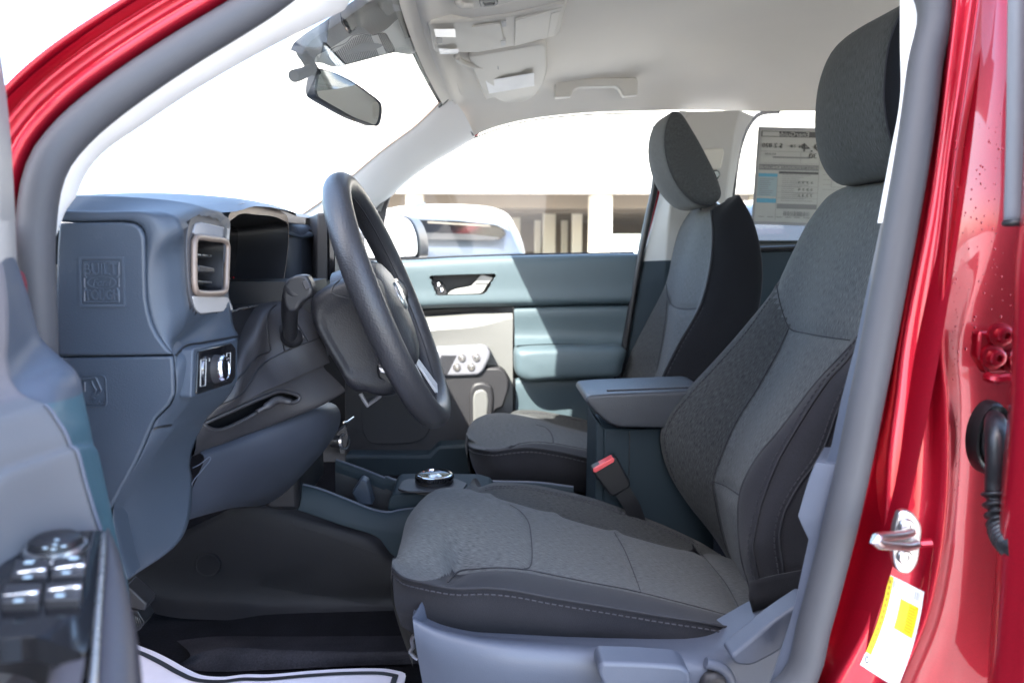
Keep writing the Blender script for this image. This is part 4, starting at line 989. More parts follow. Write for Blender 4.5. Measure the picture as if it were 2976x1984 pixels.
# instrument hood and display
HX = -.300
def h4(x, y, dx=0.): return PX(Z4(x, y), HX)+Vector((dx, 0, 0))
ho = [(1312, 792), (1294, 700), (1286, 560), (1285, 400), (1302, 252), (1326, 215), (1352, 188), (1385, 178), (1450, 184), (1520, 195), (1570, 208), (1612, 232), (1640, 262), (1646, 350), (1634, 500), (1618, 610), (1594, 738), (1520, 756), (1420, 775)]
hp = [h4(*p) for p in ho]; hc = sum(hp, Vector())/len(hp)
HO = evenly(catmull(hp, 5, True), 90, True)
hi = []
for p in HO:
    top = smooth((p.z-hc.z-.015)/.04); hi.append(p+(hc-p).normalized()*.0022+Vector((0, 0, -.011*top)))
mb = MB()
mb.grid([[p+Vector((-.13, 0, -.02)) for p in HO], [p+Vector((-.03, 0, 0)) for p in HO], HO, hi, [p+Vector((-.012, 0, 0)) for p in hi], [hc+(p-hc)*.93+Vector((-.075, 0, -.006)) for p in hi]], lambda i, j: 0 if i < 2 else (1 if i == 2 else 2), cv=True)
hood = mb.build('instrument_hood', [M['navy'], M['bronze'], M['black']], dash, angle=50)
DSP = [hc+(p-hc)*.93+Vector((-.074, 0, -.006)) for p in hi]
mb = MB(); mb.poly(DSP, 0); dsp = mb.build('instrument_display', [M['screen']], hood)
mb = MB()
def d4(x, y): return PX(Z4(x, y), HX-.0725)
for k in range(5): mb.box(d4(1333, 605+k*34+(k % 2)*6), (.001, .006, .0028 if k % 2 else .005), 0)
mb.tube([d4(1302, 560), d4(1312, 640), d4(1330, 720)], .0005, 5, 1)
mb.build('gauge_marks', [M['redp'], M['inkl']], dsp)
mb = MB(); mb.tube([h4(1308, 794, .002), h4(1340, 786, .002), h4(1352, 778, .002), h4(1512, 752, .002), h4(1520, 757, .002), h4(1596, 738, .002)], .0012, 6, 0); mb.build('hood_trim', [M['silver']], hood)
mb = MB(); mb.grid([curve(lift(Z4, l, Y), 12) for l, Y in (([(1310, 800), (1420, 780), (1600, 742)], [.90, .98, 1.15]), ([(1330, 860), (1440, 850), (1600, 800)], [.92, 1.0, 1.15]), ([(1350, 1000), (1450, 940), (1600, 850)], [.93, 1.02, 1.15]))], 0)
mb.build('column_recess', [M['black']], dash, angle=180)
# wall behind the recess so nothing shows through
mb = MB(); mb.box((-.42, 1.08, -.06), (.02, .42, .22)); mb.build('recess_wall', [M['black']], dash)

# light switch
SX = -.2805
def s4(x, y, dx=0.): return PX(ZA(x, y), SX)+Vector((dx, 0, 0))
pl = [s4(*p) for p in [(162, 548), (545, 458), (592, 520), (586, 850), (545, 915), (140, 1048)]]
mb = MB(); mb.prism([p+Vector((.002, 0, 0)) for p in rounded(pl, .004)], (-.012, 0, 0)); lsw = mb.build('light_switch', [M['gloss']], dash, bevel=.001)
fr_o = [s4(*p) for p in [(120, 520), (560, 425), (622, 400), (628, 900), (560, 950), (100, 1090)]]
mb = MB(); mb.prism([p+Vector((.0002, 0, 0)) for p in rounded(fr_o, .005)], (-.012, 0, 0)); mb.build('switch_panel', [M['navy']], dash, bevel=.0015)
kc = PX(ZA(352, 752), SX)
mb = MB(); mb.lathe([(.0001, .0125), (.0106, .0123), (.0112, .0134), (.0127, .0134), (.0138, .0115), (.0140, .0100), (.0138, .0092), (.0147, .004), (.0149, .0)], kc, (1, -.02, .05), 40, 0, mats=[2, 1, 1, 1, 1, 1, 0, 0]); kn = mb.build('switch_knob', [M['char'], M['chrome'], M['gloss']], lsw, angle=40)
mb = MB()
for (x, y, w_, h_) in ((205, 790, 26, 24), (280, 645, 20, 26), (445, 605, 14, 24), (500, 645, 26, 30), (500, 780, 26, 30)):
    for k in range(3): mb.box(s4(x, y-h_/2+k*h_/2, .0026), (.0006, w_*.00006, .0007), 0)
for ln in ([(185, 650), (245, 640), (235, 940), (178, 952), (185, 650)], [(482, 575), (525, 565), (522, 760)], [(482, 575), (480, 720)]): mb.tube([s4(*p, .0023) for p in ln], .00035, 5, 0)
mb.build('switch_marks', [M['inkl']], lsw)

# lower panels round the steering column
def rowl(conv, pts, Ya, Yb, n=160): return curve(lift(conv, pts, (Ya, Yb)), n)
r0 = rowl(ZA, [(480, 760), (640, 560), (760, 400), (868, 240), (930, 130), (1010, 60), (1140, 8), (1300, -30), (1460, -60)], .90, 1.06)
r1 = rowl(ZA, [(240, 1240), (600, 1090), (700, 1010), (790, 880), (870, 750), (960, 662), (1165, 556), (1420, 440), (1600, 380)], .865, 1.02)
r2 = rowl(ZA, [(215, 1352), (600, 1185), (900, 1020), (1150, 915), (1400, 800), (1680, 680)], .86, 1.02)
mb = MB(); mb.grid(across([plus(r0, -.04, .02, .0), r0, [a.lerp(b, .5)+Vector((.004, -.002, .003)) for a, b in zip(r0, r1)], r1, r2], 6), 0)
lp = mb.build('column_panel', [M['char']], dash, angle=180); lpb = bvh(mb)
mb = MB()
for s in ([(620, 880), (700, 790), (800, 655), (880, 595), (1000, 545), (985, 440), (968, 300), (970, 190), (1005, 80), (1070, 25)], [(260, 1236), (600, 1090), (690, 1020), (780, 890), (870, 748), (960, 662), (1165, 556), (1590, 383)], [(1166, 553), (1140, 440), (1112, 300), (1130, 255), (1170, 235)], [(1285, 205), (1310, 225), (1360, 310), (1432, 436)]):
    d = drape(lpb, [ZA(*p) for p in s], .0003)
    if len(d) > 2: mb.tube(d, .0011, 6, 0)
mb.build('panel_gap', [M['black']], lp)
r3 = [p+Vector((-.022, .0, -.006)) for p in r2]
r4a = rowl(ZA, [(190, 1405), (400, 1440), (840, 1240), (1060, 1120), (1130, 1085), (1320, 1080), (1400, 960), (1480, 835), (1720, 715)], .86, 1.02)
r4 = [p+Vector((-.012, 0, -.002)) for p in r4a]
slot_px = [Vector(ZA(*p)) for p in [(235, 1375), (300, 1425), (380, 1446), (480, 1436), (830, 1262), (850, 1246), (980, 1180), (1100, 1118), (1230, 1140), (1320, 1110), (1335, 1080), (1310, 1050), (1180, 1012), (1090, 1010), (950, 1062), (600, 1212)]]
r4a = [p+Vector((-.006, 0, -.010)) for p in r2]
r5 = rowl(ZA, [(95, 1750), (180, 1722), (440, 1620), (700, 1516), (1130, 1350), (1560, 1181), (1850, 1015)], .855, 1.03)
DR = across([r2, [a+Vector((-.008, 0, -.003)) for a in r2], r4a, [a.lerp(b, .12)+Vector((.001, 0, 0)) for a, b in zip(r4a, r5)], [a.lerp(b, .85)+Vector((.004, -.002, 0)) for a, b in zip(r4a, r5)], r5, plus(r5, -.04, .01, -.004)], 8)
mb = MB(); mb.grid([plus(r, -.028, .0, -.006) for r in DR[4:-8]], 0); mb.build('tray_slot', [M['matt']], dash, angle=60)
mb = MB(); mb.grid(DR, 0); drb = bvh(mb)
mb = MB(); so_p = drape(drb, [ZA(p_[0], p_[1]) for p_ in [((v.x-530)*3.92, (v.y-880)*3.92) for v in slot_px+slot_px[:1]]], -.0004, 6); mb.tube(so_p, .0026, 8, 0); mb.build('slot_rim', [M['char']], dash, angle=180)
mb = MB(); mb.grid(DR, lambda i, j: None if inpoly((DR[i][j]+DR[i+1][j+1])/2, slot_px) else 0)
mb.build('lower_drawer', [M['char']], dash, angle=180)
mb = MB(); mb.tube(curve(lift(ZA, [(850, 1240), (980, 1165), (1070, 1105), (1140, 1108), (1240, 1130)], [.925, .935, .945, .95, .955]), 16), [.003]*4+[.005]*8+[.004]*4, 10, 0); mb.build('drawer_pull', [M['char']], dash, angle=180)
k0 = rowl(ZB, [(240, 560), (700, 400), (1200, 200), (1600, 40), (1745, -15)], .875, 1.10); k1 = rowl(ZB, [(180, 780), (700, 600), (1200, 480), (1600, 330), (1795, 200)], .87, 1.12)
k2 = rowl(ZB, [(90, 1000), (600, 860), (960, 850), (1240, 840), (1430, 715)], .865, 1.17); k3 = rowl(ZB, [(20, 1300), (300, 1225), (560, 1160), (760, 1130), (945, 1118)], .86, 1.20)
mb = MB(); mb.grid(across([plus(k0, -.05, 0, .01), k0, k1, k2, k3, plus(k3, -.10, .02, -.005)], 6), 0); mb.build('knee_panel', [M['navy_d']], dash, angle=180)
mb = MB(); d = curve(lift(ZB, [(120, 700), (200, 660), (318, 572), (322, 600), (240, 710), (120, 860), (70, 1040), (30, 1260), (5, 1470)], [.857]*9), 50); mb.tube(d, .0006, 6, 0)
mb.build('panel_edge', [M['slate']], dash)
# centre stack: screen, wall, socket
mb = MB(); y0, y1 = 1.275, 1.50
a = [PY(ZC(*p), y0) for p in [(162, 478), (180, 452), (282, 446), (330, 690), (330, 1235), (150, 1345)]]
a = [PY(ZC(162, 470), y0), PY(ZC(285, 462), y0), PY(ZC(290, 1240), y0), PY(ZC(150, 1345), y0)]
mb.prism(a, (-.07, y1-y0, 0)); scn = mb.build('centre_screen', [M['char']], dash, bevel=.003, seg=3)
b = [PY(ZC(287, 470), y0)+Vector((.001, -.001, 0)), PY(ZC(290, 1235), y0)+Vector((.001, -.001, 0))]
mb = MB(); mb.prism([b[0], b[0]+Vector((.010, .004, -.001)), b[1]+Vector((.010, .004, .001)), b[1]], (-.07, y1-y0, 0)); mb.build('screen_glass', [M['gloss']], scn, bevel=.002)
mb = MB(); mb.box((-.36, 1.62, -.02), (.12, .72, .11)); mb.build('glovebox', [M['navy_d']], dash, bevel=.02)
mb = MB(); mb.box((-.45, 1.62, -.16), (.2, .78, .2)); mb.build('lower_glovebox', [M['navy_d']], dash, bevel=.02)
mb = MB(); mb.grid([[PY(ZC(-420, 560), 1.22), PY(ZC(-420, 1500), 1.22)], [PY(ZC(0, 660), 1.28)+Vector((0, .1, 0)), PY(ZC(0, 1500), 1.28)+Vector((0, .1, 0))], [PY(ZC(155, 700), 1.40), PY(ZC(155, 1500), 1.40)]], 0); mb.build('centre_wall', [M['black']], dash)
mb = MB(); mb.grid([lift(ZC, [(-330, 560), (0, 648), (155, 690)], [1.26, 1.36, 1.42]), lift(ZC, [(-330, 640), (0, 735), (155, 715)], [1.20, 1.28, 1.34])], 0); mb.build('centre_ledge', [M['navy']], dash, angle=180, solid=.004)
mb = MB(); mb.box((-.335, 1.33, -.27), (.06, .20, .34)); mb.build('centre_stack', [M['black']], dash, bevel=.01)
sk_c = PY(ZB(1832, 400), 1.235)
mb = MB(); mb.prism(rounded([PY(ZB(*p), 1.235) for p in [(1765, 300), (1860, 218), (1888, 345), (1850, 540), (1800, 540), (1762, 350)]], .003), (-.004, .012, 0)); so2 = mb.build('power_socket', [M['char']], dash, bevel=.001)
mb = MB(); mb.lathe([(.0001, -.02), (.0105, -.02), (.0108, .004), (.0135, .0045), (.0138, 0)], sk_c, (.93, -.36, .05), 28, 0, mats=[1, 1, 0, 0]); mb.build('socket_ring', [M['silver'], M['black']], so2, angle=40)
mb = MB(); mb.tube(lift(ZB, [(1838, 186), (1880, 178), (1950, 125)], [1.22, 1.23, 1.26]), .0016, 6, 0); mb.build('stack_trim', [M['silver']], dash)

# ------------------------------------------------------------------ steering wheel and column
wc = PY(D(898, 692), 1.07)
tl = math.atan2(225, 565)
wn = Vector((math.cos(tl), 0, math.sin(tl))); wu = Vector((-math.sin(tl), 0, math.cos(tl))); wy = Vector((0, 1, 0))
def wp(y, u, n=0): return wc+wy*y+wu*u+wn*n
wheel = thing('steering_wheel', wc-wn*.03, 'black leather steering wheel with silver lower spokes, on its column', 'steering wheel')
mb = MB(); R = .1885; rows = []
NR, NT = 120, 20
for i in range(NR):
    a = 2*math.pi*i/NR; row = []
    for j in range(NT):
        b = 2*math.pi*j/NT; rr = R-.0165+.0168*math.cos(b); row.append(wp(rr*math.sin(a), rr*math.cos(a)*1.0, .0185*math.sin(b)))
    rows.append(row)
mb.grid(rows, 0, cu=True, cv=True); rim = mb.build('rim', [M['leather']], wheel, angle=180)
mb = MB(); mb.tube([wp((R-.0335)*math.sin(a), (R-.0335)*math.cos(a), .0035) for a in [2*math.pi*i/120 for i in range(120)]], .0011, 5, 0, closed=True); mb.build('rim_seam', [M['thread']], rim)
# hub pad, domed
ol = [(0, .066), (.035, .064), (.066, .052), (.080, .028), (.080, .004), (.066, -.018), (.052, -.045), (.045, -.078), (.030, -.098), (0, -.102)]
ol = ol+[(-y, u) for y, u in reversed(ol[1:-1])]
O2 = evenly(catmull([Vector((y, u, 0)) for y, u in ol], 6, True), 72, True)
mb = MB(); rows = []
for s, h in ((1.0, -.055), (1.0, -.024), (.985, -.012), (.95, -.004), (.86, .004), (.7, .010), (.45, .014), (.2, .016), (.001, .016)):
    rows.append([wp(p.x*s, -.015+(p.y+.015)*s, h) for p in O2])
mb.grid(rows, 0, cv=True); hub = mb.build('hub_pad', [M['leather']], wheel, angle=180)
mb = MB(); mb.lathe([(.0001, .0025), (.018, .002), (.021, .0), (.021, -.003)], wp(0, .002, .0165), wn, 32); mb.build('hub_badge', [M['silver']], hub, angle=50)
mb = MB(); mb.tube([wp(.055, -.020, .003), wp(.060, -.036, .003), wp(.066, -.020, .003)], .0012, 6, 0); mb.tube([wp(.052, -.028, .004), wp(.068, -.030, .003)], .0012, 6, 0); mb.build('horn_mark', [M['inkg']], hub)
def spoke(name, a0, a1, w0, w1, r0_, n0, n1, m, parent, th=.010):
    mb = MB(); L0_, L1_ = [], []; rows = []
    for t in [i/8 for i in range(9)]:
        y, u, n = lerp(a0[0], a1[0], t), lerp(a0[1], a1[1], t), lerp(n0, n1, smooth(t)); w = lerp(w0, w1, t)
        d = Vector((a1[0]-a0[0], a1[1]-a0[1])).normalized(); px_, pu = -d.y, d.x
        rows.append([wp(y+px_*w*math.cos(b), u+pu*w*math.cos(b), n+th*math.sin(b)) for b in [2*math.pi*k/14 for k in range(14)]])
    mb.grid(rows, 0, cv=True); return mb.build(name, [m], parent, angle=180)
for s in (-1, 1):
    sp_ = spoke('side_spoke', (s*.06, .012), (s*.172, .006), .028, .022, 0, -.014, .0, M['leather'], wheel)
    bp_ = [wp(s*y, u, n) for y, u, n in ((.088, .030, .0), (.125, .028, .006), (.132, .004, .006), (.122, -.014, .005), (.086, -.008, .0))]
    mb = MB(); mb.prism(rounded(bp_, .006), wn*-.006); bpd = mb.build('button_pad', [M['gloss']], sp_, bevel=.0015)
    for y, u in ((.102, .016), (.118, .016), (.102, .0), (.118, .0)):
        mb = MB(); mb.prism(rounded([wp(s*(y+dy), u+du, .0065) for dy, du in ((-.006, -.006), (.006, -.006), (.006, .006), (-.006, .006))], .002), wn*-.004); mb.build('button', [M['char']], bpd, bevel=.0008)
    lo_ = spoke('lower_spoke', (s*.022, -.085), (s*.058, -.165), .016, .014, 0, -.012, -.002, M['leather'], wheel, .008)
    f_ = [wp(s*.012, -.094, .0), wp(s*.032, -.090, .0), wp(s*.070, -.148, .008), wp(s*.066, -.160, .008), wp(s*.046, -.164, .007)]
    mb = MB(); mb.prism(rounded(f_, .004), wn*-.004); mb.build('spoke_trim', [plastic('bright lacquer', (.55, .55, .56), .3, 10, 0)], lo_, bevel=.001)
# column shroud
sh_o = [(95, 330), (110, 250), (200, 168), (330, 90), (520, 20), (700, -20), (860, 60), (960, 300), (1060, 640), (1160, 960), (1180, 1180), (1080, 1330), (900, 1372), (760, 1338), (605, 1312), (520, 1240), (420, 1060), (330, 920), (250, 780), (165, 620), (125, 540)]
def shr(Y, s): 
    P = [PY(ZD(*p), 1.0) for p in sh_o]; c = sum(P, Vector())/len(P); return evenly(catmull([Vector((c.x+(p.x-c.x)*s, Y, c.z+(p.z-c.z)*s)) for p in P], 5, True), 80, True)
rows = [shr(.985, .55), shr(.980, .80), shr(.985, .93), shr(1.0, 1.0), shr(1.03, 1.02), shr(1.11, 1.02), shr(1.14, 1.0), shr(1.155, .93), shr(1.16, .8)]
mb = MB(); rows = across(rows, 4); mb.grid(rows, 0, cv=True); mb.poly(rows[0], 0); mb.poly(rows[-1], 0)
shroud = mb.build('column_shroud', [M['shroud']], wheel, angle=60); shb = bvh(mb)
mb = MB()
d = drape(shb, [ZD(*p) for p in [(420, 60), (345, 130), (328, 190), (360, 220), (480, 255), (640, 300)]], .0003)
if len(d) > 2: mb.tube(d, .0009, 6, 0)
mb.build('shroud_gap', [M['black']], shroud)
mb = MB(); mb.prism([PY(ZD(*p), .975) for p in [(858, 1050), (990, 1066), (1010, 1128), (885, 1106)]], (0, .03, 0)); mb.build('tilt_lever', [M['silver']], shroud, bevel=.001)
mb = MB(); mb.prism([PY(ZD(*p), .98) for p in [(830, 1010), (1000, 1010), (1060, 1180), (1010, 1290), (850, 1170)]], (0, .02, 0)); mb.build('lever_pocket', [M['black']], shroud, bevel=.004)
mb = MB(); mb.tube(lift(ZD, [(655, 1345), (735, 1480), (880, 1372)], [1.06, 1.06, 1.08]), .0035, 8, 0); mb.build('column_bracket', [M['doorgr']], shroud, bevel=.001)
mb = MB(); mb.box((-.33, 1.08, -.10), (.20, .10, .10), 0); mb.build('column_core', [M['black']], wheel)
# stalk
stq = thing('indicator_stalk', PY(ZA(1230, 420), .97), 'black indicator stalk standing up beside the column, with a button on its head', 'stalk')
mb = MB()
pa_ = curve([PY(ZA(1235, 400), .985), PY(ZA(1225, 250), .965), PY(ZA(1225, 100), .945), PY(ZA(1240, -40), .925), PY(ZA(1290, -190), .90)], 24)
mb.tube(pa_, [lerp(.0085, .0125, i/23) for i in range(24)], 16, 0, prof=[(math.cos(b)*1.0, math.sin(b)*1.0) for b in [2*math.pi*k/16 for k in range(16)]])
mb.build('arm', [M['black']], stq, angle=180)
hd = [PY(Z4(*p), .895) for p in [(1608, 700), (1612, 645), (1650, 602), (1692, 584), (1746, 588), (1766, 620), (1780, 660), (1778, 694), (1752, 722), (1712, 748), (1690, 790), (1640, 800), (1615, 760)]]
mb = MB(); mb.prism(rounded(hd, .004), (0, .024, 0)); hdo = mb.build('stalk_head', [M['black']], stq, bevel=.004, seg=4)
mb = MB(); mb.prism(rounded([PY(Z4(*p), .8935) for p in [(1716, 622), (1752, 612), (1770, 660), (1738, 674)]], .002), (0, .004, 0)); mb.build('stalk_button', [M['char']], hdo, bevel=.001)
bb = PY(ZA(1250, 385), .988)
mb = MB(); mb.prism(rounded([PY(ZA(*p), .985) for p in [(1128, 290), (1180, 240), (1290, 215), (1400, 400), (1350, 440), (1180, 500), (1165, 470)]], .006), (0, .006, 0)); mb.build('stalk_surround', [M['char']], stq, bevel=.002)
mb = MB(); mb.blob(bb, (.015, .012, .014), 10); mb.build('stalk_boot', [M['matt']], stq, angle=180)

# ------------------------------------------------------------------ pedals
pedl = thing('brake_pedal', (-.33, .98, -.50), 'dark ribbed pedal in the driver footwell beside the door', 'pedal')
mb = MB(); P = [PY(Z5(*p), .95) for p in [(730, 1000), (790, 1050), (852, 1110), (840, 1150), (740, 1130)]]; mb.prism(P, (0, .03, 0)); mb.build('arm', [M['char']], pedl, bevel=.002)
mb = MB(); P = [PY(Z5(*p), .945) for p in [(720, 1140), (800, 1150), (840, 1215), (810, 1260), (730, 1300)]]; mb.prism(P, (0, .03, 0))
for k in range(7): mb.tube([PY(Z5(735+k*12, 1150+k*6), .943), PY(Z5(760+k*11, 1290-k*8), .943)], .0012, 5, 0)
mb.build('pad', [M['rubber_b']], pedl, bevel=.002)
# ------------------------------------------------------------------ centre console
con = thing('centre_console', (0, 1.33, -.62), 'dark blue centre console between the front seats with tray, drive dial and padded armrest', 'console')
zr = lambda conv, pts, Y, n=40: curve(lift(conv, pts, Y), n)
nr = zr(None, nat((ZB, [(1235, 885), (1500, 940), (1900, 1090), (2150, 1190), (2352, 1225)]), (Z6, [(500, 1150), (620, 1135), (900, 1120), (1300, 1130), (1700, 1200)])), 1.25, 60)
frl = zr(None, nat((ZB, [(1755, 612), (2050, 715), (2352, 830)]), (Z6, [(430, 945), (480, 968), (560, 974), (860, 976), (1100, 979), (1300, 985), (1500, 1010)])), 1.43, 60)
n2 = zr(None, nat((ZB, [(1100, 1008), (1500, 1130), (1900, 1300), (2352, 1390)]), (Z6, [(520, 1245), (700, 1270), (1000, 1290), (1700, 1330)])), 1.238, 60)
n3 = zr(None, nat((ZB, [(940, 1120), (1120, 1110), (1340, 1185), (1800, 1345), (2230, 1490)]), (Z6, [(420, 1330), (480, 1400), (620, 1440), (900, 1460), (1500, 1500)])), 1.236, 60)
mb = MB()
lip = [p+Vector((0, .012, .001)) for p in nr]
mb.grid(across([n3, n2, nr, lip, plus(lip, 0, .004, -.03)], 4), 0)
fl = plus(frl, 0, -.010, .001)
mb.grid(across([plus(fl, 0, -.004, -.03), fl, frl, plus(frl, 0, .02, -.02), plus(frl, 0, .02, -.14)], 4), 0)
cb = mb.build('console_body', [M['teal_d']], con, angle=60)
mb = MB(); mb.tube(plus(nr, 0, .004, .0010), .0022, 6, 0); mb.build('trim_strip', [M['slate']], con)
mb = MB(); mb.tube(plus(frl, 0, -.004, .0015), .0026, 6, 0); mb.build('trim_strip', [M['slate']], con)
# tray floor and walls
mb = MB()
mb.grid([plus(lip, 0, .004, -.02), plus(lip, 0, .015, -.09), plus(fl, 0, -.015, -.09), plus(fl, 0, -.004, -.02)], 0); mb.build('tray', [M['black']], con, angle=60)
mb = MB(); P = [PY(Z6(*p), 1.33) for p in [(238, 1040), (290, 965), (325, 980), (360, 1110), (280, 1120)]]; mb.prism(P, (0, .03, 0)); mb.build('tray_divider', [M['navy']], con, bevel=.003)
# dial base
b_o = [PY(Z6(*p), 1.272) for p in [(440, 1150), (450, 1085), (475, 1050), (600, 1046), (960, 1050), (1045, 1075), (1060, 1150)]]
mb = MB(); mb.prism(rounded(b_o, .008), (0, .12, 0)); db = mb.build('dial_base', [M['teal_d']], con, bevel=.006, seg=4)
pl_ = [PZ(Z6(*p), -.4165) for p in [(500, 1030), (525, 985), (560, 972), (830, 970), (900, 1000), (870, 1040), (560, 1046)]]
mb = MB(); mb.prism(rounded(pl_, .006), (0, 0, .004)); mb.build('dial_plate', [M['char']], db, bevel=.0015)
dc = PZ(Z6(712, 990), -.4172); top = PY(Z6(712, 934), dc.y); hgt = top.z-dc.z+.002; dc = dc-Vector((0, 0, .002))
mb = MB(); pr = [(.046, -.004), (.044, .002), (.034, .004), (.0335, .006), (.0335, hgt*.55), (.0315, hgt*.6), (.0325, hgt*.66), (.0325, hgt*.93), (.031, hgt), (.0285, hgt+.0005), (.0270, hgt-.002), (.022, hgt-.003), (.0001, hgt-.003)]
mb.lathe(pr, dc, (0, 0, 1), 64, 0, mats=[1, 1, 1, 0, 0, 0, 0, 0, 2, 2, 3, 3]); dial = mb.build('drive_dial', [M['black'], M['char'], M['chrome'], M['gloss']], con, angle=35)
mb = MB()
for k in range(48):
    a = 2*math.pi*k/48; c_ = dc+Vector((math.cos(a)*.0330, math.sin(a)*.0330, hgt*.8)); mb.box(c_, (.002, .0016, hgt*.24), 0, Matrix.Rotation(a, 3, 'Z'))
mb.build('dial_grip', [M['gloss']], dial)
mb = MB(); mb.lathe([(.0001, .0016), (.010, .0014), (.0125, 0)], dc+Vector((0, 0, hgt-.003)), (0, 0, 1), 30); mb.build('dial_badge', [M['silver']], dial)
# side of the tunnel under the console: ribbed panel
s0 = plus(n3, 0, .002, -.002)
s1 = zr(None, nat((ZB, [(560, 1160), (1000, 1240), (1270, 1310), (1700, 1420), (2100, 1568)]), (Z6, [(400, 1400), (470, 1490), (600, 1520), (1500, 1600)])), 1.225, 60)
s2 = zr(Z5, [(700, 900), (740, 960), (1000, 1060), (1420, 1090), (1560, 1112), (2000, 1125), (2600, 1130)], [1.20, 1.20, 1.21, 1.22, 1.22, 1.22, 1.22], 60)
s0[0] = PY(ZB(560, 1160), 1.24)
mb = MB(); mb.grid(across([s0, s1, s2, plus(s2, 0, -.03, -.02)], 6), 0); tp = mb.build('tunnel_panel', [M['tunnel']], con, angle=180); tpb = bvh(mb)
mb = MB()
for k in range(70):
    t = k/69; x0 = lerp(1700, 2000, t); 
    a = Z5(lerp(1690, 2330, t), lerp(640, 860, t)); b = Z5(lerp(1500, 2190, t), lerp(1000, 1118, t))
    d = drape(tpb, [a, b], .0004, 2)
    if len(d) > 1: mb.tube([d[0], d[-1]], .0006, 4, 0)
d = drape(tpb, [ZB(1335, 1190), ZB(1270, 1308)], .0004)
if len(d) > 1: mb.tube(d, .0006, 4, 1)
d = drape(tpb, [Z5(1705, 630), Z5(1600, 850)], .0004)
if len(d) > 1: mb.tube(d, .0008, 4, 0)
mb.build('panel_ribs', [M['tunnel'], M['inkg']], tp)
mb = MB(); hc_ = drape(tpb, [Z5(1212, 875), Z5(1213, 876), Z5(1214, 877)], .001)
hp_ = hc_[0] if hc_ else PY(Z5(1212, 875), 1.21)
mb.lathe([(.0001, .003), (.017, .003), (.0195, .0035), (.021, 0)], hp_, (.1, -1, 0), 26, 0, mats=[0, 1, 1]); mb.build('panel_plug', [M['matt'], M['tunnel']], tp)
# armrest tower and padded lid
tw = [PY(D(*p), 1.285) for p in [(1366, 972), (1372, 962), (1600, 985), (1650, 1230), (1362, 1230)]]
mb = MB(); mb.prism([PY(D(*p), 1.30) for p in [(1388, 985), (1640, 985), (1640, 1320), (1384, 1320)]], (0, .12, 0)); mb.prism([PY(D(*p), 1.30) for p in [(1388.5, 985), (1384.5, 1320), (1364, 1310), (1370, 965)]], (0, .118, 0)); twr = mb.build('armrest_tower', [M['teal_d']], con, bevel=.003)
mb = MB(); mb.tube(lift(D, [(1446, 990), (1442, 1300)], 1.2985), .0008, 5, 0); mb.build('tower_gap', [M['black']], twr)
ar = [(1343, 917), (1352, 909), (1400, 905), (1480, 902), (1640, 896), (1640, 985), (1520, 984), (1420, 982), (1395, 972), (1372, 952), (1352, 932)]
def arow(Y, s, dz=0.):
    P = [PY(D(*p), 1.29) for p in ar]; c = sum(P, Vector())/len(P)
    return evenly(catmull([Vector((c.x+(p.x-c.x)*(1-(1-s)*.5), Y, c.z+(p.z-c.z)*s+dz)) for p in P], 6, True), 64, True)
rows = [arow(1.288, .3), arow(1.280, .62), arow(1.277, .80), arow(1.281, .93), arow(1.30, 1.0, .004), arow(1.35, 1.0, .008), arow(1.40, 1.0, .006), arow(1.42, .9), arow(1.43, .6)]
P = [PY(D(*p), 1.275) for p in ar]; P = rounded(P, [.006, .006]+[.02]*9, 5)
base_ = evenly(P, 90, True); cA2 = sum(base_, Vector())/len(base_)
def ins(d, Y): return [Vector((p.x+(cA2.x-p.x)*d*.25, Y, p.z+(cA2.z-p.z)*d)) for p in base_]
rows = [ins(1.0, 1.281), ins(.6, 1.277), ins(.38, 1.2765), ins(.24, 1.279), ins(.14, 1.284), ins(.06, 1.293), ins(.01, 1.305), ins(-.05, 1.33), ins(-.08, 1.355), ins(-.05, 1.39), ins(.02, 1.41), ins(.15, 1.424), ins(.5, 1.43)]
mb = MB(); mb.prism(base_, (0, .150, 0)); lid = mb.build('armrest_lid', [M['pad']], con, angle=180, bevel=.019, seg=6)
mb = MB()
for off in (0, 9):
    d = [Vector((p.x, 1.300+off*.0007, p.z+.0004)) for p in curve([PY(D(*q), 1.275) for q in ((1400, 905), (1480, 902), (1640, 896))], 30)]
    if len(d) > 2: mb.tube(d, .0007, 5, 0); stitches(mb, [p+Vector((0, 0, .0005)) for p in d], step=.006, ln=.004, r=.0006, mat=1)
mb.build('lid_seam', [M['thread'], M['thread2']], lid)

# ------------------------------------------------------------------ seat belt buckle
bk_ = thing('seat_belt_buckle', PY(Z6(1850, 1150), 1.262), 'black seat belt buckle with red button standing beside the armrest tower', 'buckle')
def zz(x, y, o=0.): return PY(Z6(x, y), 1.262+o)
mb = MB(); mb.prism(rounded([zz(*p) for p in [(1610, 905), (1735, 838), (1752, 842), (1828, 985), (1825, 1012), (1738, 1060), (1715, 1062), (1612, 925)]], .004), (0, .024, 0)); bc = mb.build('buckle_case', [M['black']], bk_, bevel=.004, seg=3)
mb = MB(); mb.prism(rounded([zz(*p, -.0015) for p in [(1615, 905), (1728, 842), (1738, 852), (1732, 868), (1630, 928), (1616, 924)]], .0015), (0, .022, 0)); mb.build('release_button', [M['red_btn']], bc, bevel=.0012)
mb = MB(); mb.tube(curve([zz(1780, 1030, .008), zz(1825, 1100, .008), zz(1860, 1180, .012), zz(1890, 1290, .02)], 14), 1, 8, 0, ref=(0, 1, 0), prof=[(.014, .002), (.014, -.002), (-.014, -.002), (-.014, .002)]); mb.build('buckle_strap', [M['black']], bk_)

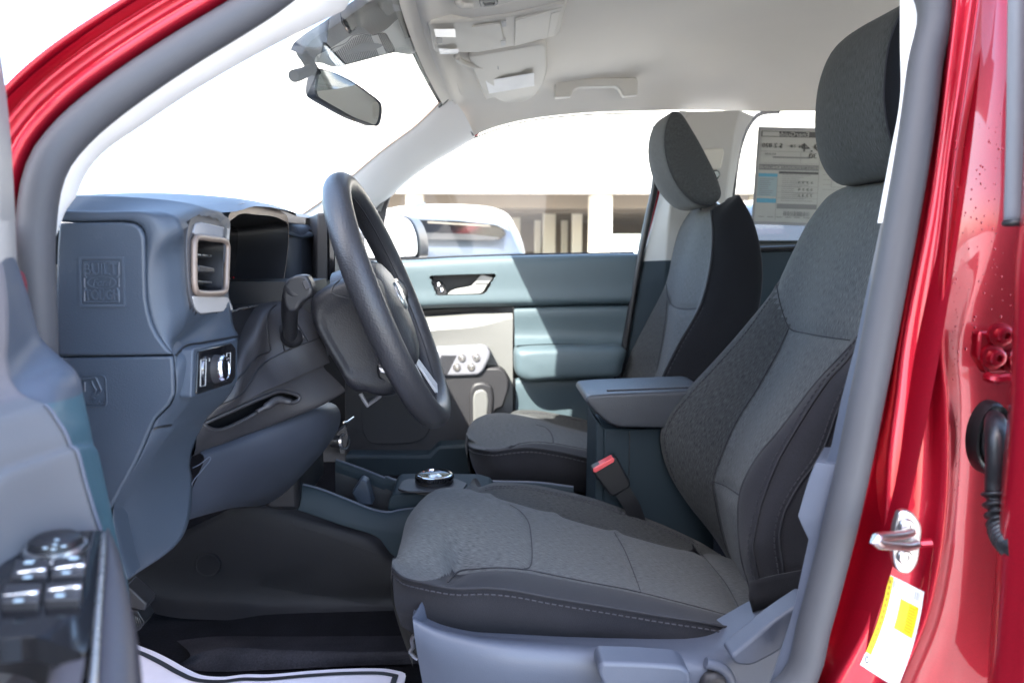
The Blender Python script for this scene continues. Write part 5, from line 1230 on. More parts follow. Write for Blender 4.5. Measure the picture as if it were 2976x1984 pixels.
# ------------------------------------------------------------------ passenger's door, seen from inside
pd = thing('front_door', (.05, 2.08, -.70), 'closed far front door with blue grey panel, armrest and half lit inner handle', 'door')
DY = 2.07
def e(x, y, o=0.): return PY(ZE(x, y), DY+o)
mb = MB()
belt = lift(ZE, [(-220, 452), (180, 447), (700, 420), (1220, 404), (2115, 388), (2165, 388)], DY+.045)
b1 = lift(ZE, [(-220, 462), (180, 455), (700, 428), (1220, 412), (2115, 396), (2168, 400)], DY+.010)
b2 = lift(ZE, [(-220, 500), (180, 490), (700, 462), (1220, 448), (2105, 432), (2160, 440)], DY)
b3 = lift(ZE, [(-220, 700), (200, 690), (700, 680), (1220, 670), (2090, 650), (2120, 650)], DY-.004)
b4 = lift(ZE, [(-220, 830), (330, 815), (700, 800), (1120, 792), (2060, 780), (2085, 780)], DY-.006)
b5 = lift(ZE, [(-220, 870), (330, 845), (700, 832), (1120, 824), (2055, 806), (2080, 806)], DY+.008)
b6 = lift(ZE, [(-220, 875), (330, 850), (700, 836), (1120, 828), (2055, 810), (2078, 810)], DY+.03)
hole = [(422, 582), (436, 570), (700, 562), (965, 556), (974, 566), (950, 612), (900, 700), (876, 722), (845, 730), (500, 738), (478, 728), (462, 690)]
rows = across([curve(l, 120) for l in (belt, b1, b2, b3, b4, b5, b6)], 8)
from mathutils import geometry as gm
hp2 = [Vector(ZE(*p)) for p in hole]
def inside(p):
    x, y = scr(p); r = False; n = len(hp2)
    for i in range(n):
        a, b = hp2[i], hp2[(i+1) % n]
        if (a.y > y) != (b.y > y) and x < (b.x-a.x)*(y-a.y)/(b.y-a.y)+a.x: r = not r
    return r
mb.grid(rows, lambda i, j: None if inside((rows[i][j]+rows[i+1][j+1])/2) else 0)
up_ = mb.build('upper_panel', [M['teal']], pd, angle=180)
HP = evenly(catmull([e(*p, -.004) for p in hole], 5, True), 60, True); HPc = sum(HP, Vector())/len(HP)
mb = MB(); big = [HPc+(p-HPc)*1.09+Vector((0, .0, 0)) for p in HP]
mb.grid([[p+Vector((0, .012, 0)) for p in big], [p for p in [HPc+(q-HPc)*1.05 for q in HP]], HP, [p+Vector((0, .012, 0)) for p in HP], [HPc+(p-HPc)*.93+Vector((0, .05, 0)) for p in HP]], lambda i, j: 0 if i < 2 else 1, cv=True)
mb.poly([HPc+(p-HPc)*.93+Vector((0, .05, 0)) for p in HP], 1); cup = mb.build('handle_cup', [M['teal'], M['char']], pd, angle=60)
mb = MB(); mb.prism(rounded([e(*p, .012) for p in [(565, 730), (600, 700), (640, 684), (770, 660), (842, 574), (862, 566), (952, 592), (905, 640), (868, 706), (838, 722)]], .006), (0, .014, 0)); ih = mb.build('inner_handle', [plastic('silver lacquer', (.34, .34, .33), .35, 10, 0, metal=.3)], pd, bevel=.004, seg=3)
mb = MB(); mb.tube(lift(ZE, [(800, 642), (905, 640)], DY+.0115), .0012, 5, 0); mb.build('handle_joint', [M['ink']], ih)
mb = MB(); mb.prism(rounded([e(*p, .02) for p in [(428, 610), (520, 625), (570, 715), (550, 732), (482, 728)]], .004), (0, .02, 0)); lk = mb.build('lock_plate', [M['char']], cup, bevel=.002)
for x, y in ((492, 645), (518, 690)):
    mb = MB(); mb.lathe([(.0001, .004), (.006, .0035), (.0072, 0)], e(x, y, .02), (0, -1, 0), 14); mb.build('lock_button', [M['chrome']], lk)
mb = MB(); mb.box((.02, DY+.075, -.42), (.90, .02, .74)); mb.build('door_core', [M['black']], pd)
# light lower panel at the front, with soft facets
mb = MB()
g0 = curve(lift(ZE, [(300, 866), (700, 842), (1112, 832)], [DY+.02, DY+.02, DY+.02]), 24); g1 = curve(lift(ZE, [(300, 905), (600, 890), (900, 876), (1112, 884)], [DY+.028, DY+.028, DY+.024, DY+.018]), 24)
g2 = curve(lift(ZE, [(300, 1010), (480, 960), (800, 900), (1112, 940)], [DY-.002, DY, DY+.012, DY+.012]), 24); g3 = curve(lift(ZE, [(300, 1060), (450, 1030), (800, 1000), (1112, 930)], [DY-.012, DY-.012, DY-.006, DY+.006]), 24)
g4 = curve(lift(ZE, [(300, 1170), (500, 1165), (900, 1160), (1112, 1160)], DY-.004), 24); g5 = curve(lift(ZE, [(300, 1700), (500, 1700), (900, 1700), (1112, 1700)], DY+.004), 24); g6 = curve(lift(ZE, [(300, 2100), (500, 2100), (900, 2100), (1112, 2100)], DY+.004), 24)
for rr in ((g0, g1, g2, g3, g4, g5, g6),): mb.grid(rr, lambda i, j: 1 if i == 0 else 0)
mb.build('front_lower_panel', [M['doorlt'], M['char']], pd, angle=14)
# bolted bracket
mb = MB(); br = [e(*p, -.055) for p in [(430, 1180), (600, 1172), (850, 1160), (905, 1172), (932, 1212), (926, 1262), (872, 1366), (830, 1402), (660, 1410), (430, 1412)]]
mb.prism(rounded(br, .012), (0, .06, 0)); bkt = mb.build('pull_bracket', [M['doorgr']], pd, bevel=.010, seg=4)
for c_ in ((690, 1254), (810, 1251), (648, 1331), (768, 1329)):
    mb = MB(); mb.lathe([(.0105, .001), (.0095, .003), (.0085, .001), (.006, .001), (.0055, .004), (.0035, .0045), (.003, .002), (.0001, .002)], e(*c_, -.055), (0, -1, 0), 20); mb.build('bracket_bolt', [M['steel']], bkt)
mb = MB()
for k in range(9):
    mb.tube([e(640-k*14, 1232, -.056), e(560-k*14, 1395, -.056)], .0012, 5, 0)
mb.build('bracket_ribs', [M['char']], bkt)
# blue panel, armrest, lower panel
mb = MB()
p0 = curve(lift(ZE, [(1122, 832), (1500, 822), (2075, 812)], DY+.018), 30); p1 = curve(lift(ZE, [(1124, 860), (1500, 850), (2070, 840)], DY+.004), 30); p2 = curve(lift(ZE, [(1128, 1080), (1500, 1085), (2020, 1100)], DY+.004), 30); p3 = curve(lift(ZE, [(1128, 1150), (1500, 1135), (2010, 1160)], DY-.03), 30)
mb.grid(across([p0, p1, p2, p3], 6), 0); mb.build('middle_panel', [M['teal']], pd, angle=180)
def armrow(Y, pts): return evenly(catmull(lift(ZE, pts, Y), 6, True), 60, True)
AR = [(1128, 1160), (1200, 1142), (1400, 1132), (1700, 1132), (2020, 1156), (2000, 1280), (1968, 1372), (1700, 1395), (1400, 1408), (1215, 1420), (1160, 1395), (1126, 1350), (1118, 1250)]
P0 = armrow(DY, AR); cA = sum(P0, Vector())/len(P0)
def sc_(P, s, Y): return [Vector((cA.x+(p.x-cA.x)*(1-(1-s)*.45), Y, cA.z+(p.z-cA.z)*s)) for p in P]
rows = across([sc_(P0, 1.0, DY+.03), sc_(P0, 1.0, DY-.03), sc_(P0, .98, DY-.055), sc_(P0, .90, DY-.072), sc_(P0, .72, DY-.082), sc_(P0, .4, DY-.085), sc_(P0, .05, DY-.086)], 4)
mb = MB(); mb.grid(rows, 0, cv=True); mb.poly(rows[-1], 0); mb.build('armrest', [M['teal']], pd, angle=180)
mb = MB(); mb.grid(across([curve(lift(ZE, l, Y), 24) for l, Y in (([(1132, 1420), (1500, 1405), (1960, 1385)], DY+.02), ([(1136, 1445), (1500, 1432), (1950, 1412)], DY+.004), ([(1136, 1700), (1500, 1690), (1900, 1680)], DY+.006), ([(1136, 2100), (1500, 2100), (1900, 2100)], DY+.01))], 5), 0); mb.build('lower_panel', [M['teal']], pd, angle=180)
mb = MB(); mb.tube(lift(ZE, [(1119, 826), (1122, 1160)], DY+.006), .0022, 6, 0); mb.tube(lift(ZE, [(1124, 1420), (1128, 2000)], DY+.004), .002, 6, 0); mb.build('panel_gap', [M['ink']], pd)
# dark pocket with pull slot, speaker mesh; a shadow is shaped into its right end
pk = [PY(Z6(*p), DY-.045) for p in [(200, 390), (700, 385), (1000, 330), (1090, 330), (1135, 380), (1138, 450), (1100, 560), (1060, 570), (1040, 660), (900, 790), (200, 880)]]
mb = MB(); mb.prism(rounded(pk, .015), (0, .05, 0)); pck = mb.build('pocket_with_shadow', [M['char']], pd, bevel=.006)
gr_ = [PY(Z6(*p), DY-.050) for p in [(290, 500), (690, 460), (690, 680), (650, 740), (560, 765), (340, 765), (300, 700)]]
mb = MB(); mb.prism(rounded(gr_, .025), (0, .02, 0)); mb.build('speaker_grille', [M['grille']], pck, bevel=.003)
so3 = [PY(Z6(*p), DY-.055) for p in [(928, 500), (940, 462), (985, 450), (1012, 470), (1022, 520), (1016, 590), (1004, 680), (930, 700)]]
mb = MB(); mb.prism(rounded(so3, .012), (0, .03, 0)); mb.build('pull_cap', [M['doorlt']], pck, bevel=.008, seg=3)
mb = MB(); mb.prism(rounded([PY(Z6(*p), DY-.052) for p in [(905, 470), (930, 420), (985, 408), (1040, 430), (1052, 500), (1040, 640), (1010, 720), (910, 720)]], .02), (0, .03, 0)); mb.build('pull_surround', [M['char']], pck, bevel=.008, seg=3)
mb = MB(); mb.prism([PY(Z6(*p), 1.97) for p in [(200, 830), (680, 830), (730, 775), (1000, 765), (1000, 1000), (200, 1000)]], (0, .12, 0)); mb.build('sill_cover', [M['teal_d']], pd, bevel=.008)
# glass of the passenger's window, its seals, mirror triangle
gtop = curve(lift(D, [(862, 474), (930, 415), (1090, 312), (1200, 277), (1330, 261), (1480, 257), (1512, 275)], [2.09, 2.085, 2.07, 2.06, 2.055, 2.055, 2.055]), 30)
gbot = curve(lift(D, [(862, 600), (930, 598), (1090, 592), (1200, 590), (1330, 587), (1440, 585), (1478, 584)], 2.125), 30)
mb = MB(); mb.grid([gbot, [a.lerp(b, .5)+Vector((0, .012, 0)) for a, b in zip(gbot, gtop)], gtop], 0); gl = mb.build('window_glass', [M['glass']], pd, angle=180)
mb = MB(); mb.tube(curve(lift(ZE, [(-200, 446), (180, 441), (700, 416), (1220, 400), (2115, 384)], DY+.05), 30), .0035, 6, 0); mb.build('belt_seal', [M['rubber_b']], pd)
mb = MB(); mb.tube(curve(lift(D, [(864, 470), (930, 412), (1010, 360), (1090, 317), (1200, 281), (1330, 265), (1480, 260)], [2.07, 2.065, 2.06, 2.055, 2.05, 2.05, 2.05]), 40), .0022, 6, 0); mb.build('glass_run', [M['char']], pd)
mb = MB(); mb.prism([PY(ZC(*p), 2.075) for p in [(790, 385), (1000, 265), (985, 300), (950, 420), (920, 610), (915, 980), (860, 980), (850, 440)]], (0, .02, 0)); mb.build('mirror_triangle', [M['char']], pd, bevel=.003)
mb = MB(); mb.tube(lift(ZC, [(862, 440), (905, 320)], 2.07), .007, 8, 0); mb.build('triangle_trim', [M['doorlt']], pd)
# outside mirror
mo = [PY(ZC(*p), 2.34) for p in [(640, 500), (960, 482), (1130, 490), (1215, 520), (1270, 590), (1325, 720), (1340, 860), (1335, 985), (640, 1010)]]
Rm = Matrix.Rotation(math.radians(-14), 3, 'Z'); mc = sum(mo, Vector())/len(mo)
mo = [mc+Rm @ (p-mc) for p in mo]
mb = MB(); mb.prism(rounded(mo, .02), Rm @ Vector((0, .10, 0))); msh = mb.build('door_mirror', [M['rubber_b']], pd, bevel=.015, seg=4)
mi = [mc+(p-mc)*.90+(Rm @ Vector((0, -.002, 0))) for p in mo]
mb = MB(); mb.prism(rounded(mi, .02), Rm @ Vector((0, .004, 0))); mb.build('mirror_glass', [metal('bright mirror', (.9, .9, .9), .4)], msh)

# ------------------------------------------------------------------ things under the roof
rv = thing('rear_view_mirror', PY(ZF(380, 700), 1.22), 'black framed rear view mirror hanging on its stem below the windscreen cover', 'mirror')
mf = [(480, 795), (560, 790), (690, 835), (830, 900), (960, 980), (1090, 1075), (1180, 1145), (1212, 1190), (1218, 1260), (1208, 1350), (1185, 1420), (1155, 1440), (1050, 1405), (890, 1345), (700, 1240), (560, 1160), (480, 1110), (455, 1080), (450, 1000), (470, 880)]
Yn, Yf = 1.19, 1.42
def my(x): return lerp(Yn, Yf, (x-450)/770)
mpn = Vector((.93, -.33, .03)).normalized(); mpc = PY(ZF(820, 1080), 1.30)
def pm_(x, y, o=0.):
    d = sight(ZF(x, y)); return d*((mpc+mpn*o).dot(mpn)/d.dot(mpn))
MF = evenly(catmull([pm_(x, y) for x, y in mf], 5, True), 80, True); mfc = sum(MF, Vector())/len(MF)
nrm_ = mpn.copy()
inn = [mfc+(p-mfc)*.94 for p in MF]
bk2 = [p-nrm_*.014+Vector((-.002, -.004, 0)) for p in [mfc+(q-mfc)*.98 for q in MF]]
bk3 = [mfc+(q-mfc)*.6-nrm_*.036 for q in MF]
mb = MB(); mb.grid([[p-nrm_*.002 for p in inn], [p for p in inn], [mfc+(p-mfc)*.965+nrm_*.001 for p in MF], MF, bk2, bk3], 0, cv=True); mb.poly(bk3, 0); rh = mb.build('mirror_case', [M['pad']], rv, angle=50)
mb = MB(); mb.poly([p-nrm_*.0012 for p in inn], 0); mb.build('mirror_glass', [metal('dimmed mirror', (.70, .74, .74), .03)], rh, flat=True)
mb = MB(); mb.tube(curve([PY(ZF(*p), Y) for p, Y in (((300, 560), 1.22), ((335, 640), 1.20), ((385, 720), 1.19), ((430, 790), 1.21), ((480, 850), 1.24))], 16), [.010]*4+[.0085]*6+[.008]*6, 14, 0); mb.build('mirror_stem', [M['matt']], rv, angle=180)
mb = MB(); mb.tube(curve([PY(ZF(*p), Y) for p, Y in (((400, 790), 1.19), ((330, 830), 1.17), ((210, 870), 1.14))], 10), [.0075, .0078, .008, .008, .008, .0082, .0085, .009, .009, .0085], 16, 0); mb.build('mirror_joint', [M['matt']], rv, angle=60)
mb = MB(); mb.prism(rounded([pm_(*p) for p in [(765, 1290), (830, 1312), (905, 1352), (910, 1388), (880, 1375), (850, 1340), (790, 1318)]], .002), (0, .006, 0)); mb.build('mirror_tab', [M['black']], rh, bevel=.001)
# cover on top of the windscreen
cv = thing('windscreen_cover', PY(ZF(700, 300), 1.25), 'dark dotted plastic cover at the top of the windscreen above the mirror', 'sensor cover')
c0 = [(300, 620), (340, 540), (480, 420), (700, 280), (900, 140), (1110, -10), (1250, -90)]
c1 = [(350, 580), (440, 470), (600, 370), (800, 260), (960, 180), (1180, 60), (1300, -20)]
c2 = [(440, 730), (470, 640), (600, 570), (760, 470), (860, 410), (980, 385), (1140, 395), (1260, 340), (1360, 250), (1445, 180)]
L_ = [curve(lift(ZF, c0, (1.13, 1.16)), 40), curve(lift(ZF, c1, (1.14, 1.18)), 40), curve(lift(ZF, [(400, 650), (520, 560), (700, 440), (880, 330), (1100, 250), (1300, 130), (1400, 60)], (1.19, 1.26)), 40), curve(lift(ZF, c2, (1.25, 1.33)), 40)]
mb = MB(); G = across(L_, 6); mb.grid([plus(G[0], -.03, .06, .02)]+G+[plus(G[-1], -.03, .03, .02)], 0); mb.build('cover_shell', [mesh_cloth('dotted plastic', (.018, .020, .028), 330, .3)], cv, angle=180)
pq = [(600, 640), (640, 560), (800, 490), (880, 410), (960, 385), (1100, 400), (1250, 380), (1290, 440), (1355, 580), (1280, 620), (1100, 670), (900, 715), (710, 768), (660, 720)]
def pz_(x, y): return PY(ZF(x, y), lerp(1.27, 1.36, (y-380)/390))
lowe = [PY(ZF(*p), Y) for p, Y in (((470, 735), 1.25), ((560, 745), 1.28), ((700, 785), 1.32), ((900, 735), 1.35), ((1100, 690), 1.38), ((1350, 620), 1.42), ((1560, 640), 1.46), ((1640, 600), 1.48))]
mb = MB(); mb.grid([curve(lift(ZF, c2, (1.25, 1.33)), 40), curve([a+Vector((-.004, .006, .004)) for a in lowe], 40)], 0); mb.build('cover_underside', [M['cream']], cv, angle=180); cub = bvh(mb); cvu = COL.objects['cover_underside']
gv = cvu
mb = MB(); mb.tube(drape(cub, [ZF(*p) for p in pq+pq[:1]], .0006, 4), .0007, 5, 0); mb.build('band_outline', [M['ink']], gv)
mb = MB()
for k in range(34):
    t = k/33; x0, y0 = lerp(620, 1250, t), None
    y0 = 598-t*0 if False else lerp(605, 400, smooth(min(1, t*1.7))) if t < .6 else lerp(400, 385, (t-.6)/.4)
    x1, y1 = lerp(700, 1350, t), lerp(765, 585, t)
    mm = drape(cub, [ZF(x0, y0), ZF(x1, y1)], .0009, 6)
    if len(mm) > 1: mb.tube([mm[0], mm[len(mm)//2], mm[-1]], .0011, 4, 0)
mb.build('ribs', [M['ink']], gv)
mb = MB(); mb.poly(sum([drape(cub, [ZF(*p), ZF(p[0]+.5, p[1])], .0022, 1)[:1] for p in [(770, 615), (880, 530), (950, 480), (1080, 470), (1240, 500), (1120, 560), (960, 590)]], [])); mb.build('sensor_window', [M['navy_d']], gv)

# overhead console
oc_ = thing('overhead_console', PY(D(1120, 60), 1.3)+Vector((0, 0, .03)), 'pale overhead console with reading lamps and a glasses holder flap', 'overhead console')
def hl_at(p, off=0., tree=None):
    d = sight(p).normalized()
    if tree is not None:
        h = tree.ray_cast(Vector((0, 0, 0)), d)
        if h[0] is not None: return h[0]-Vector((0, 0, off*.2))-d*(off*.3)
    h = hlb.ray_cast(Vector((0, 0, 0)), d)
    return (h[0] if h[0] is not None else PZ(p, .38))-d*(off*.42/max(d.z, .14))
CT = [None]
def plate(name, conv, pts, off, th, m, parent, r=.004, bev=.002):
    t = CT[0] if name != 'console_plate' else None
    P = [hl_at(conv(*p), off if t is None else (off-.012)*1.0, t) for p in pts]
    mb = MB(); mb.prism(rounded(P, r), (0, 0, th))
    if t is None: CT[0] = bvh(mb)
    return mb.build(name, [m], parent, bevel=bev)
def sheet_on(name, conv, q, off, m, parent, tree, n=10):
    c = [Vector(conv(*p)) for p in q]
    mb = MB(); mb.grid([[hl_at(c[0].lerp(c[1], i/n).lerp(c[3].lerp(c[2], i/n), j/n), off, tree) for j in range(n+1)] for i in range(n+1)], 0)
    return mb.build(name, [m], parent, angle=180)
ob = plate('console_plate', Z2, [(866, 150), (890, 132), (1120, 122), (1350, 90), (1560, 40), (1655, 18), (1660, 35), (1625, 180), (1600, 205), (1380, 262), (1150, 300), (920, 302), (900, 290)], .012, .02, M['trimlt'], oc_, .006, .004)
sheet_on('reading_lamp', Z2, [(902, 152), (1024, 152), (1028, 200), (915, 198)], .02, M['lens'], ob, CT[0])
sheet_on('reading_lamp', Z2, [(930, 264), (1040, 268), (1042, 296), (940, 297)], .02, M['lens'], ob, CT[0])
plate('lamp_switch', Z2, [(916, 212), (955, 210), (964, 222), (962, 244), (922, 246)], .019, .006, M['doorlt'], ob, .002, .002)
pl3 = plate('glasses_flap', Z2, [(1366, 116), (1640, 38), (1596, 200), (1362, 262)], .018, .006, M['trimlt'], ob, .003, .002)
plate('flap_grip', Z2, [(1570, 75), (1628, 58), (1590, 195), (1548, 206)], .0205, .004, M['trimlt'], ob, .002, .001)
plate('console_recess', Z2, [(1105, 155), (1285, 130), (1310, 255), (1120, 290)], .016, .004, M['doorgr'] if False else M['trimlt'], ob, .004, .003)
for pp in ([(1288, 128), (1316, 124), (1316, 148), (1290, 152)], [(1284, 235), (1312, 230), (1314, 255), (1288, 258)]): plate('catch', Z2, pp, .0185, .004, M['inkl'], ob, .001, .0005)
# passenger's visor and driver's visor
def visor(conv, body, hinge, clip, label, off, tex, lab):
    v = thing('sun_visor', hl_at(conv(*body[0])), lab, 'sun visor', 'sun visors')
    P = [hl_at(conv(*p), off) for p in body]
    mb = MB(); mb.prism(rounded(P, .012), (0, 0, .016)); vt = bvh(mb); b = mb.build('visor_panel', [M['trimlt']], v, bevel=.006, seg=4)
    mb = MB(); mb.tube(curve([hl_at(conv(*p), off+.004) for p in hinge], 12), .006, 10, 0); mb.build('visor_rod', [M['trimlt']], v, angle=180)
    C_ = [hl_at(conv(*p), .012, vt) for p in clip]
    cc = sum(C_, Vector())/len(C_)
    mb = MB(); O3 = rounded(C_, .004); I3 = [cc+(p-cc)*.6 for p in O3]; ringplate(mb, O3, I3, (0, 0, .012)); mb.build('visor_clip', [M['doorlt']], v, bevel=.001)
    if label: sheet_on('visor_label', conv, label, .022, M['paper'], b, vt)
    return v
visor(Z2, [(1095, 325), (1180, 310), (1350, 280), (1520, 250), (1545, 265), (1548, 420), (1530, 480), (1480, 550), (1400, 588), (1330, 592), (1270, 575), (1240, 560), (1200, 572), (1165, 500), (1120, 400)], [(1032, 322), (1050, 345), (1110, 372), (1180, 378)], [(1180, 372), (1272, 368), (1275, 390), (1262, 402), (1190, 404)], [(1198, 450), (1474, 403), (1476, 480), (1218, 524)], .022, None, 'pale sun visor with a white label, folded up beside the far window')
visor(Z2, [(1042, 10), (1120, -10), (1300, -40), (1500, -70), (1560, -60), (1420, -14), (1300, 30), (1200, 48), (1070, 56), (1045, 45)], [(1040, 10), (1060, 28), (1120, 30)], [(1160, -2), (1260, -8), (1272, 15), (1255, 28), (1170, 34)], None, .026, None, 'pale sun visor cut off by the top edge, in front of the overhead console')
mb = None
# coat/grab handle
gh = thing('grab_handle', hl_at(D(1370, 190)), 'pale grab handle on the roof edge above the far window', 'grab handle')
gq = lambda x, y: PY(D(x, y), 1.93)
mb = MB(); mb.prism(rounded([gq(*p) for p in [(1274, 192), (1280, 184), (1330, 180), (1460, 177), (1466, 184), (1466, 218), (1432, 222), (1424, 206), (1416, 198), (1330, 200), (1318, 206), (1312, 222), (1274, 224)]], .006), (0, .026, 0)); mb.build('grip', [M['trimlt']], gh, bevel=.006, seg=4)

# price sheet stuck on the rear side window, seen from behind
WS = 2.10
st_ = thing('window_sticker', PY(D(1800, 510), WS), 'grey printed price sheet stuck on the rear side window, its print reversed', 'window sticker')
pc_ = [(1742, 292), (1905, 296), (1893, 518), (1722, 508)]
def sq(u, v, o=0.):
    tl_, tr_, br_, bl_ = [Vector(Z3(*p)) for p in ((790, 578), (1330, 590), (1310, 1040), (758, 1022))]
    a = tl_.lerp(bl_, v); b = tr_.lerp(br_, v); r = a.lerp(b, u); return PY((r.x, r.y), lerp(2.075, 2.11, v)-o)
mb = MB()
def srect(u0, v0, u1, v1, m, o): mb.poly([sq(u0, v0, o), sq(u1, v0, o), sq(u1, v1, o), sq(u0, v1, o)], m)
srect(0, 0, 1, 1, 0, 0); srect(.02, .03, .98, .97, 1, .0012)
# left part = mirrored right part of the sheet
srect(.03, .04, .53, .10, 2, .002); srect(.04, .047, .18, .093, 1, .0026)
for (u0, v0, u1, v1) in ((.03, .105, .035, .36), (.53, .04, .535, .40), (.03, .245, .53, .25), (.03, .365, .53, .37), (.37, .25, .375, .36), (.19, .52, .195, .95), (.53, .40, .535, .95), (.19, .60, .53, .604), (.19, .66, .53, .664), (.19, .72, .53, .724)): srect(u0, v0, u1, v1, 3, .002)
srect(.03, .38, .53, .44, 4, .0022); srect(.20, .45, .53, .475, 2, .0022)
srect(.03, .475, .19, .51, 5, .0024); srect(.03, .515, .19, .71, 6, .002); srect(.03, .73, .19, .775, 5, .0024)
srect(.20, .78, .53, .83, 4, .0022)
srect(.14, .30, .45, .315, 4, .0022)
for k in range(9): srect(.045, .53+k*.02, .045+random.uniform(.06, .12), .535+k*.02, 4, .0026)
for k in range(14): srect(.23, .485+k*.02, .23+random.uniform(.1, .27), .489+k*.02, 4, .0026)
for k in range(20): srect(.26+k*.011, .855, .26+k*.011+random.choice((.003, .006)), .905, 4, .0026)
for k in range(9): srect(.05, .105+k*.006, .05, .11, 4, .0026)
for k in range(12): srect(.57, .07+k*.05, .57+random.uniform(.1, .3), .075+k*.05, 3, .0026)
srect(.64, .52, .80, .60, 3, .0022); srect(.645, .525, .795, .595, 1, .0026)
for k in range(6): srect(.05+k*.075, .915, .05+k*.075+.05, .921, 4, .0026)
def stx(t, u, v, h, w_, m): 
    c_ = sq(u, v, .0035); r_ = (sq(u-.05, v, .0035)-c_).normalized(); u_ = (sq(u, v-.05, .0035)-c_).normalized()
    mb.letters(t, c_, r_, u_, h, w_, .0008, m)
stx('9.4', .462, .20, .022, .052, 2); stx('30', .475, .285, .013, .02, 2); stx('$ 2 820', .13, .19, .013, .056, 2); stx('10.6', .375, .19, .008, .015, 2); stx('7.8', .305, .19, .008, .013, 2)
stx('EnerGuide', .30, .07, .012, .085, 1)
stx('$2,820', .12, .275, .005, .03, 4); stx('ENGINE', .12, .41, .007, .06, 1); stx('VEHICLE INFORMATION', .36, .41, .006, .14, 1); stx('3 3 3 1', .43, .56, .006, .04, 2); stx('3 3 3 4', .43, .63, .006, .04, 2); stx('3 3 3 2', .43, .69, .006, .04, 2)
mb.build('sheet', [flatc('film edge', (.25, .25, .26)), flatc('sheet paper', (.36, .36, .335)), flatc('sheet ink', (.06, .06, .06)), flatc('sheet rule', (.26, .26, .25)), flatc('sheet grey', (.17, .17, .17)), flatc('sheet blue', (.08, .27, .38)), flatc('sheet pale blue', (.25, .32, .34))], st_, flat=True, fix=False)

# white paper mat on the floor with its black border
ft = thing('paper_mat', (-.1, .9, -.59), 'white paper floor mat with a black border line in the driver footwell', 'floor mat')
edge_px = nat((Z5, [(760, 1320), (800, 1345), (900, 1385), (1000, 1435), (1090, 1485), (1180, 1522), (1300, 1530), (1420, 1516), (1560, 1516), (1800, 1496), (2000, 1484)]), (Z7, [(20, 1160), (80, 1168), (140, 1186), (132, 1240), (125, 1300)]))
EG = curve([PZ(p, -.590) for p in edge_px], 80)
def inw(P, d):
    out = []
    for i, p in enumerate(P):
        t = (P[min(i+1, len(P)-1)]-P[max(i-1, 0)]).normalized(); n = Vector((t.y, -t.x, 0)); out.append(p+n*d)
    return out
mb = MB(); 
nearl = [Vector((p.x, .70, -.590)) for p in EG]
mb.grid([EG, nearl], 0); mo_ = mb.build('sheet', [M['mat']], ft, fix=False, solid=0)
mb = MB(); mb.grid([[p+Vector((0, 0, .0015)) for p in inw(EG, .010)], [p+Vector((0, 0, .0015)) for p in inw(EG, .018)]], 0); mb.build('border', [M['ink']], mo_, fix=False)
# carpet hump beyond the mat
mb = MB(); mb.grid(across([curve([PZ(Z5(*p), z) for p in pts], 30) for pts, z in (([(1000, 1475), (1200, 1500), (1600, 1490), (2000, 1470), (2600, 1450)], -.604), ([(1100, 1420), (1260, 1370), (1600, 1380), (2000, 1390), (2600, 1390)], -.585), ([(1100, 1390), (1260, 1350), (1600, 1360), (2000, 1370), (2600, 1370)], -.590), ([(1000, 1300), (1260, 1280), (1600, 1280), (2000, 1280), (2600, 1280)], -.612))], 5), 0)
mb.build('carpet_hump', [M['carpet2']], car, angle=180)

# ------------------------------------------------------------------ driver's door, standing open at the left of the frame
dd = thing('front_door', (-.30, .42, -.70), 'open near front door at the left edge, blurred, with window switches on its armrest', 'door')
def dl(conv, pts, Y, n=40): return curve(lift(conv, pts, Y), n)
f0 = dl(Z1, [(-60, 200), (-5, 250), (5, 300), (34, 520), (62, 800), (85, 1200), (97, 1480), (100, 1560)], .56)
f1 = dl(Z1, [(-60, 150), (-40, 250), (-20, 320), (-10, 540), (-5, 800), (-2, 1200), (0, 1480), (0, 1560)], .50)
mb = MB(); mb.grid([plus(f0, -.025, .03, 0), f0, f1, plus(f1, -.03, -.04, 0)], 0); mb.build('window_frame', [plastic('frame grey', (.34, .32, .30), .45, 900, .1)], dd, angle=60)
o0 = nat((Z4, [(-30, 270), (5, 292), (40, 340), (68, 410), (92, 500), (128, 600), (160, 700), (195, 830), (235, 950), (330, 1048), (436, 1142), (462, 1200), (474, 1270), (508, 1420), (540, 1568)]), (Z5, [(560, 200), (628, 480), (694, 790), (740, 970), (770, 1200)]))
o1 = nat((Z4, [(-60, 330), (-10, 350), (20, 400), (45, 480), (75, 600), (100, 720), (118, 900), (128, 1040), (190, 1130), (290, 1170), (340, 1220), (372, 1300), (400, 1380), (440, 1470), (470, 1568)]), (Z5, [(490, 180), (560, 430), (600, 660), (640, 900), (650, 1200)]))
o2 = nat((Z4, [(-80, 420), (-40, 440), (-10, 500), (10, 560), (28, 680), (36, 820), (36, 960), (30, 1060), (60, 1180), (120, 1260), (200, 1300), (270, 1330), (330, 1410), (380, 1490), (412, 1568)]), (Z5, [(440, 200), (500, 400), (560, 600), (585, 680), (600, 1100)]))
P0, P1, P2 = curve(lift(None, o0, (.575, .55)), 90), curve(lift(None, o1, (.53, .515)), 90), curve(lift(None, o2, (.50, .495)), 90)
mb = MB(); mb.grid(across([plus(P0, -.045, .05, 0), P0, P1, P2], 6), lambda i, j: 0 if (j < 40 or i < 3) else 1); mb.build('door_panel', [plastic('door slate', (.065, .080, .108), .45, 900, .2), plastic('teal door band', (.045, .10, .128), .42, 700, .15)], dd, angle=180)
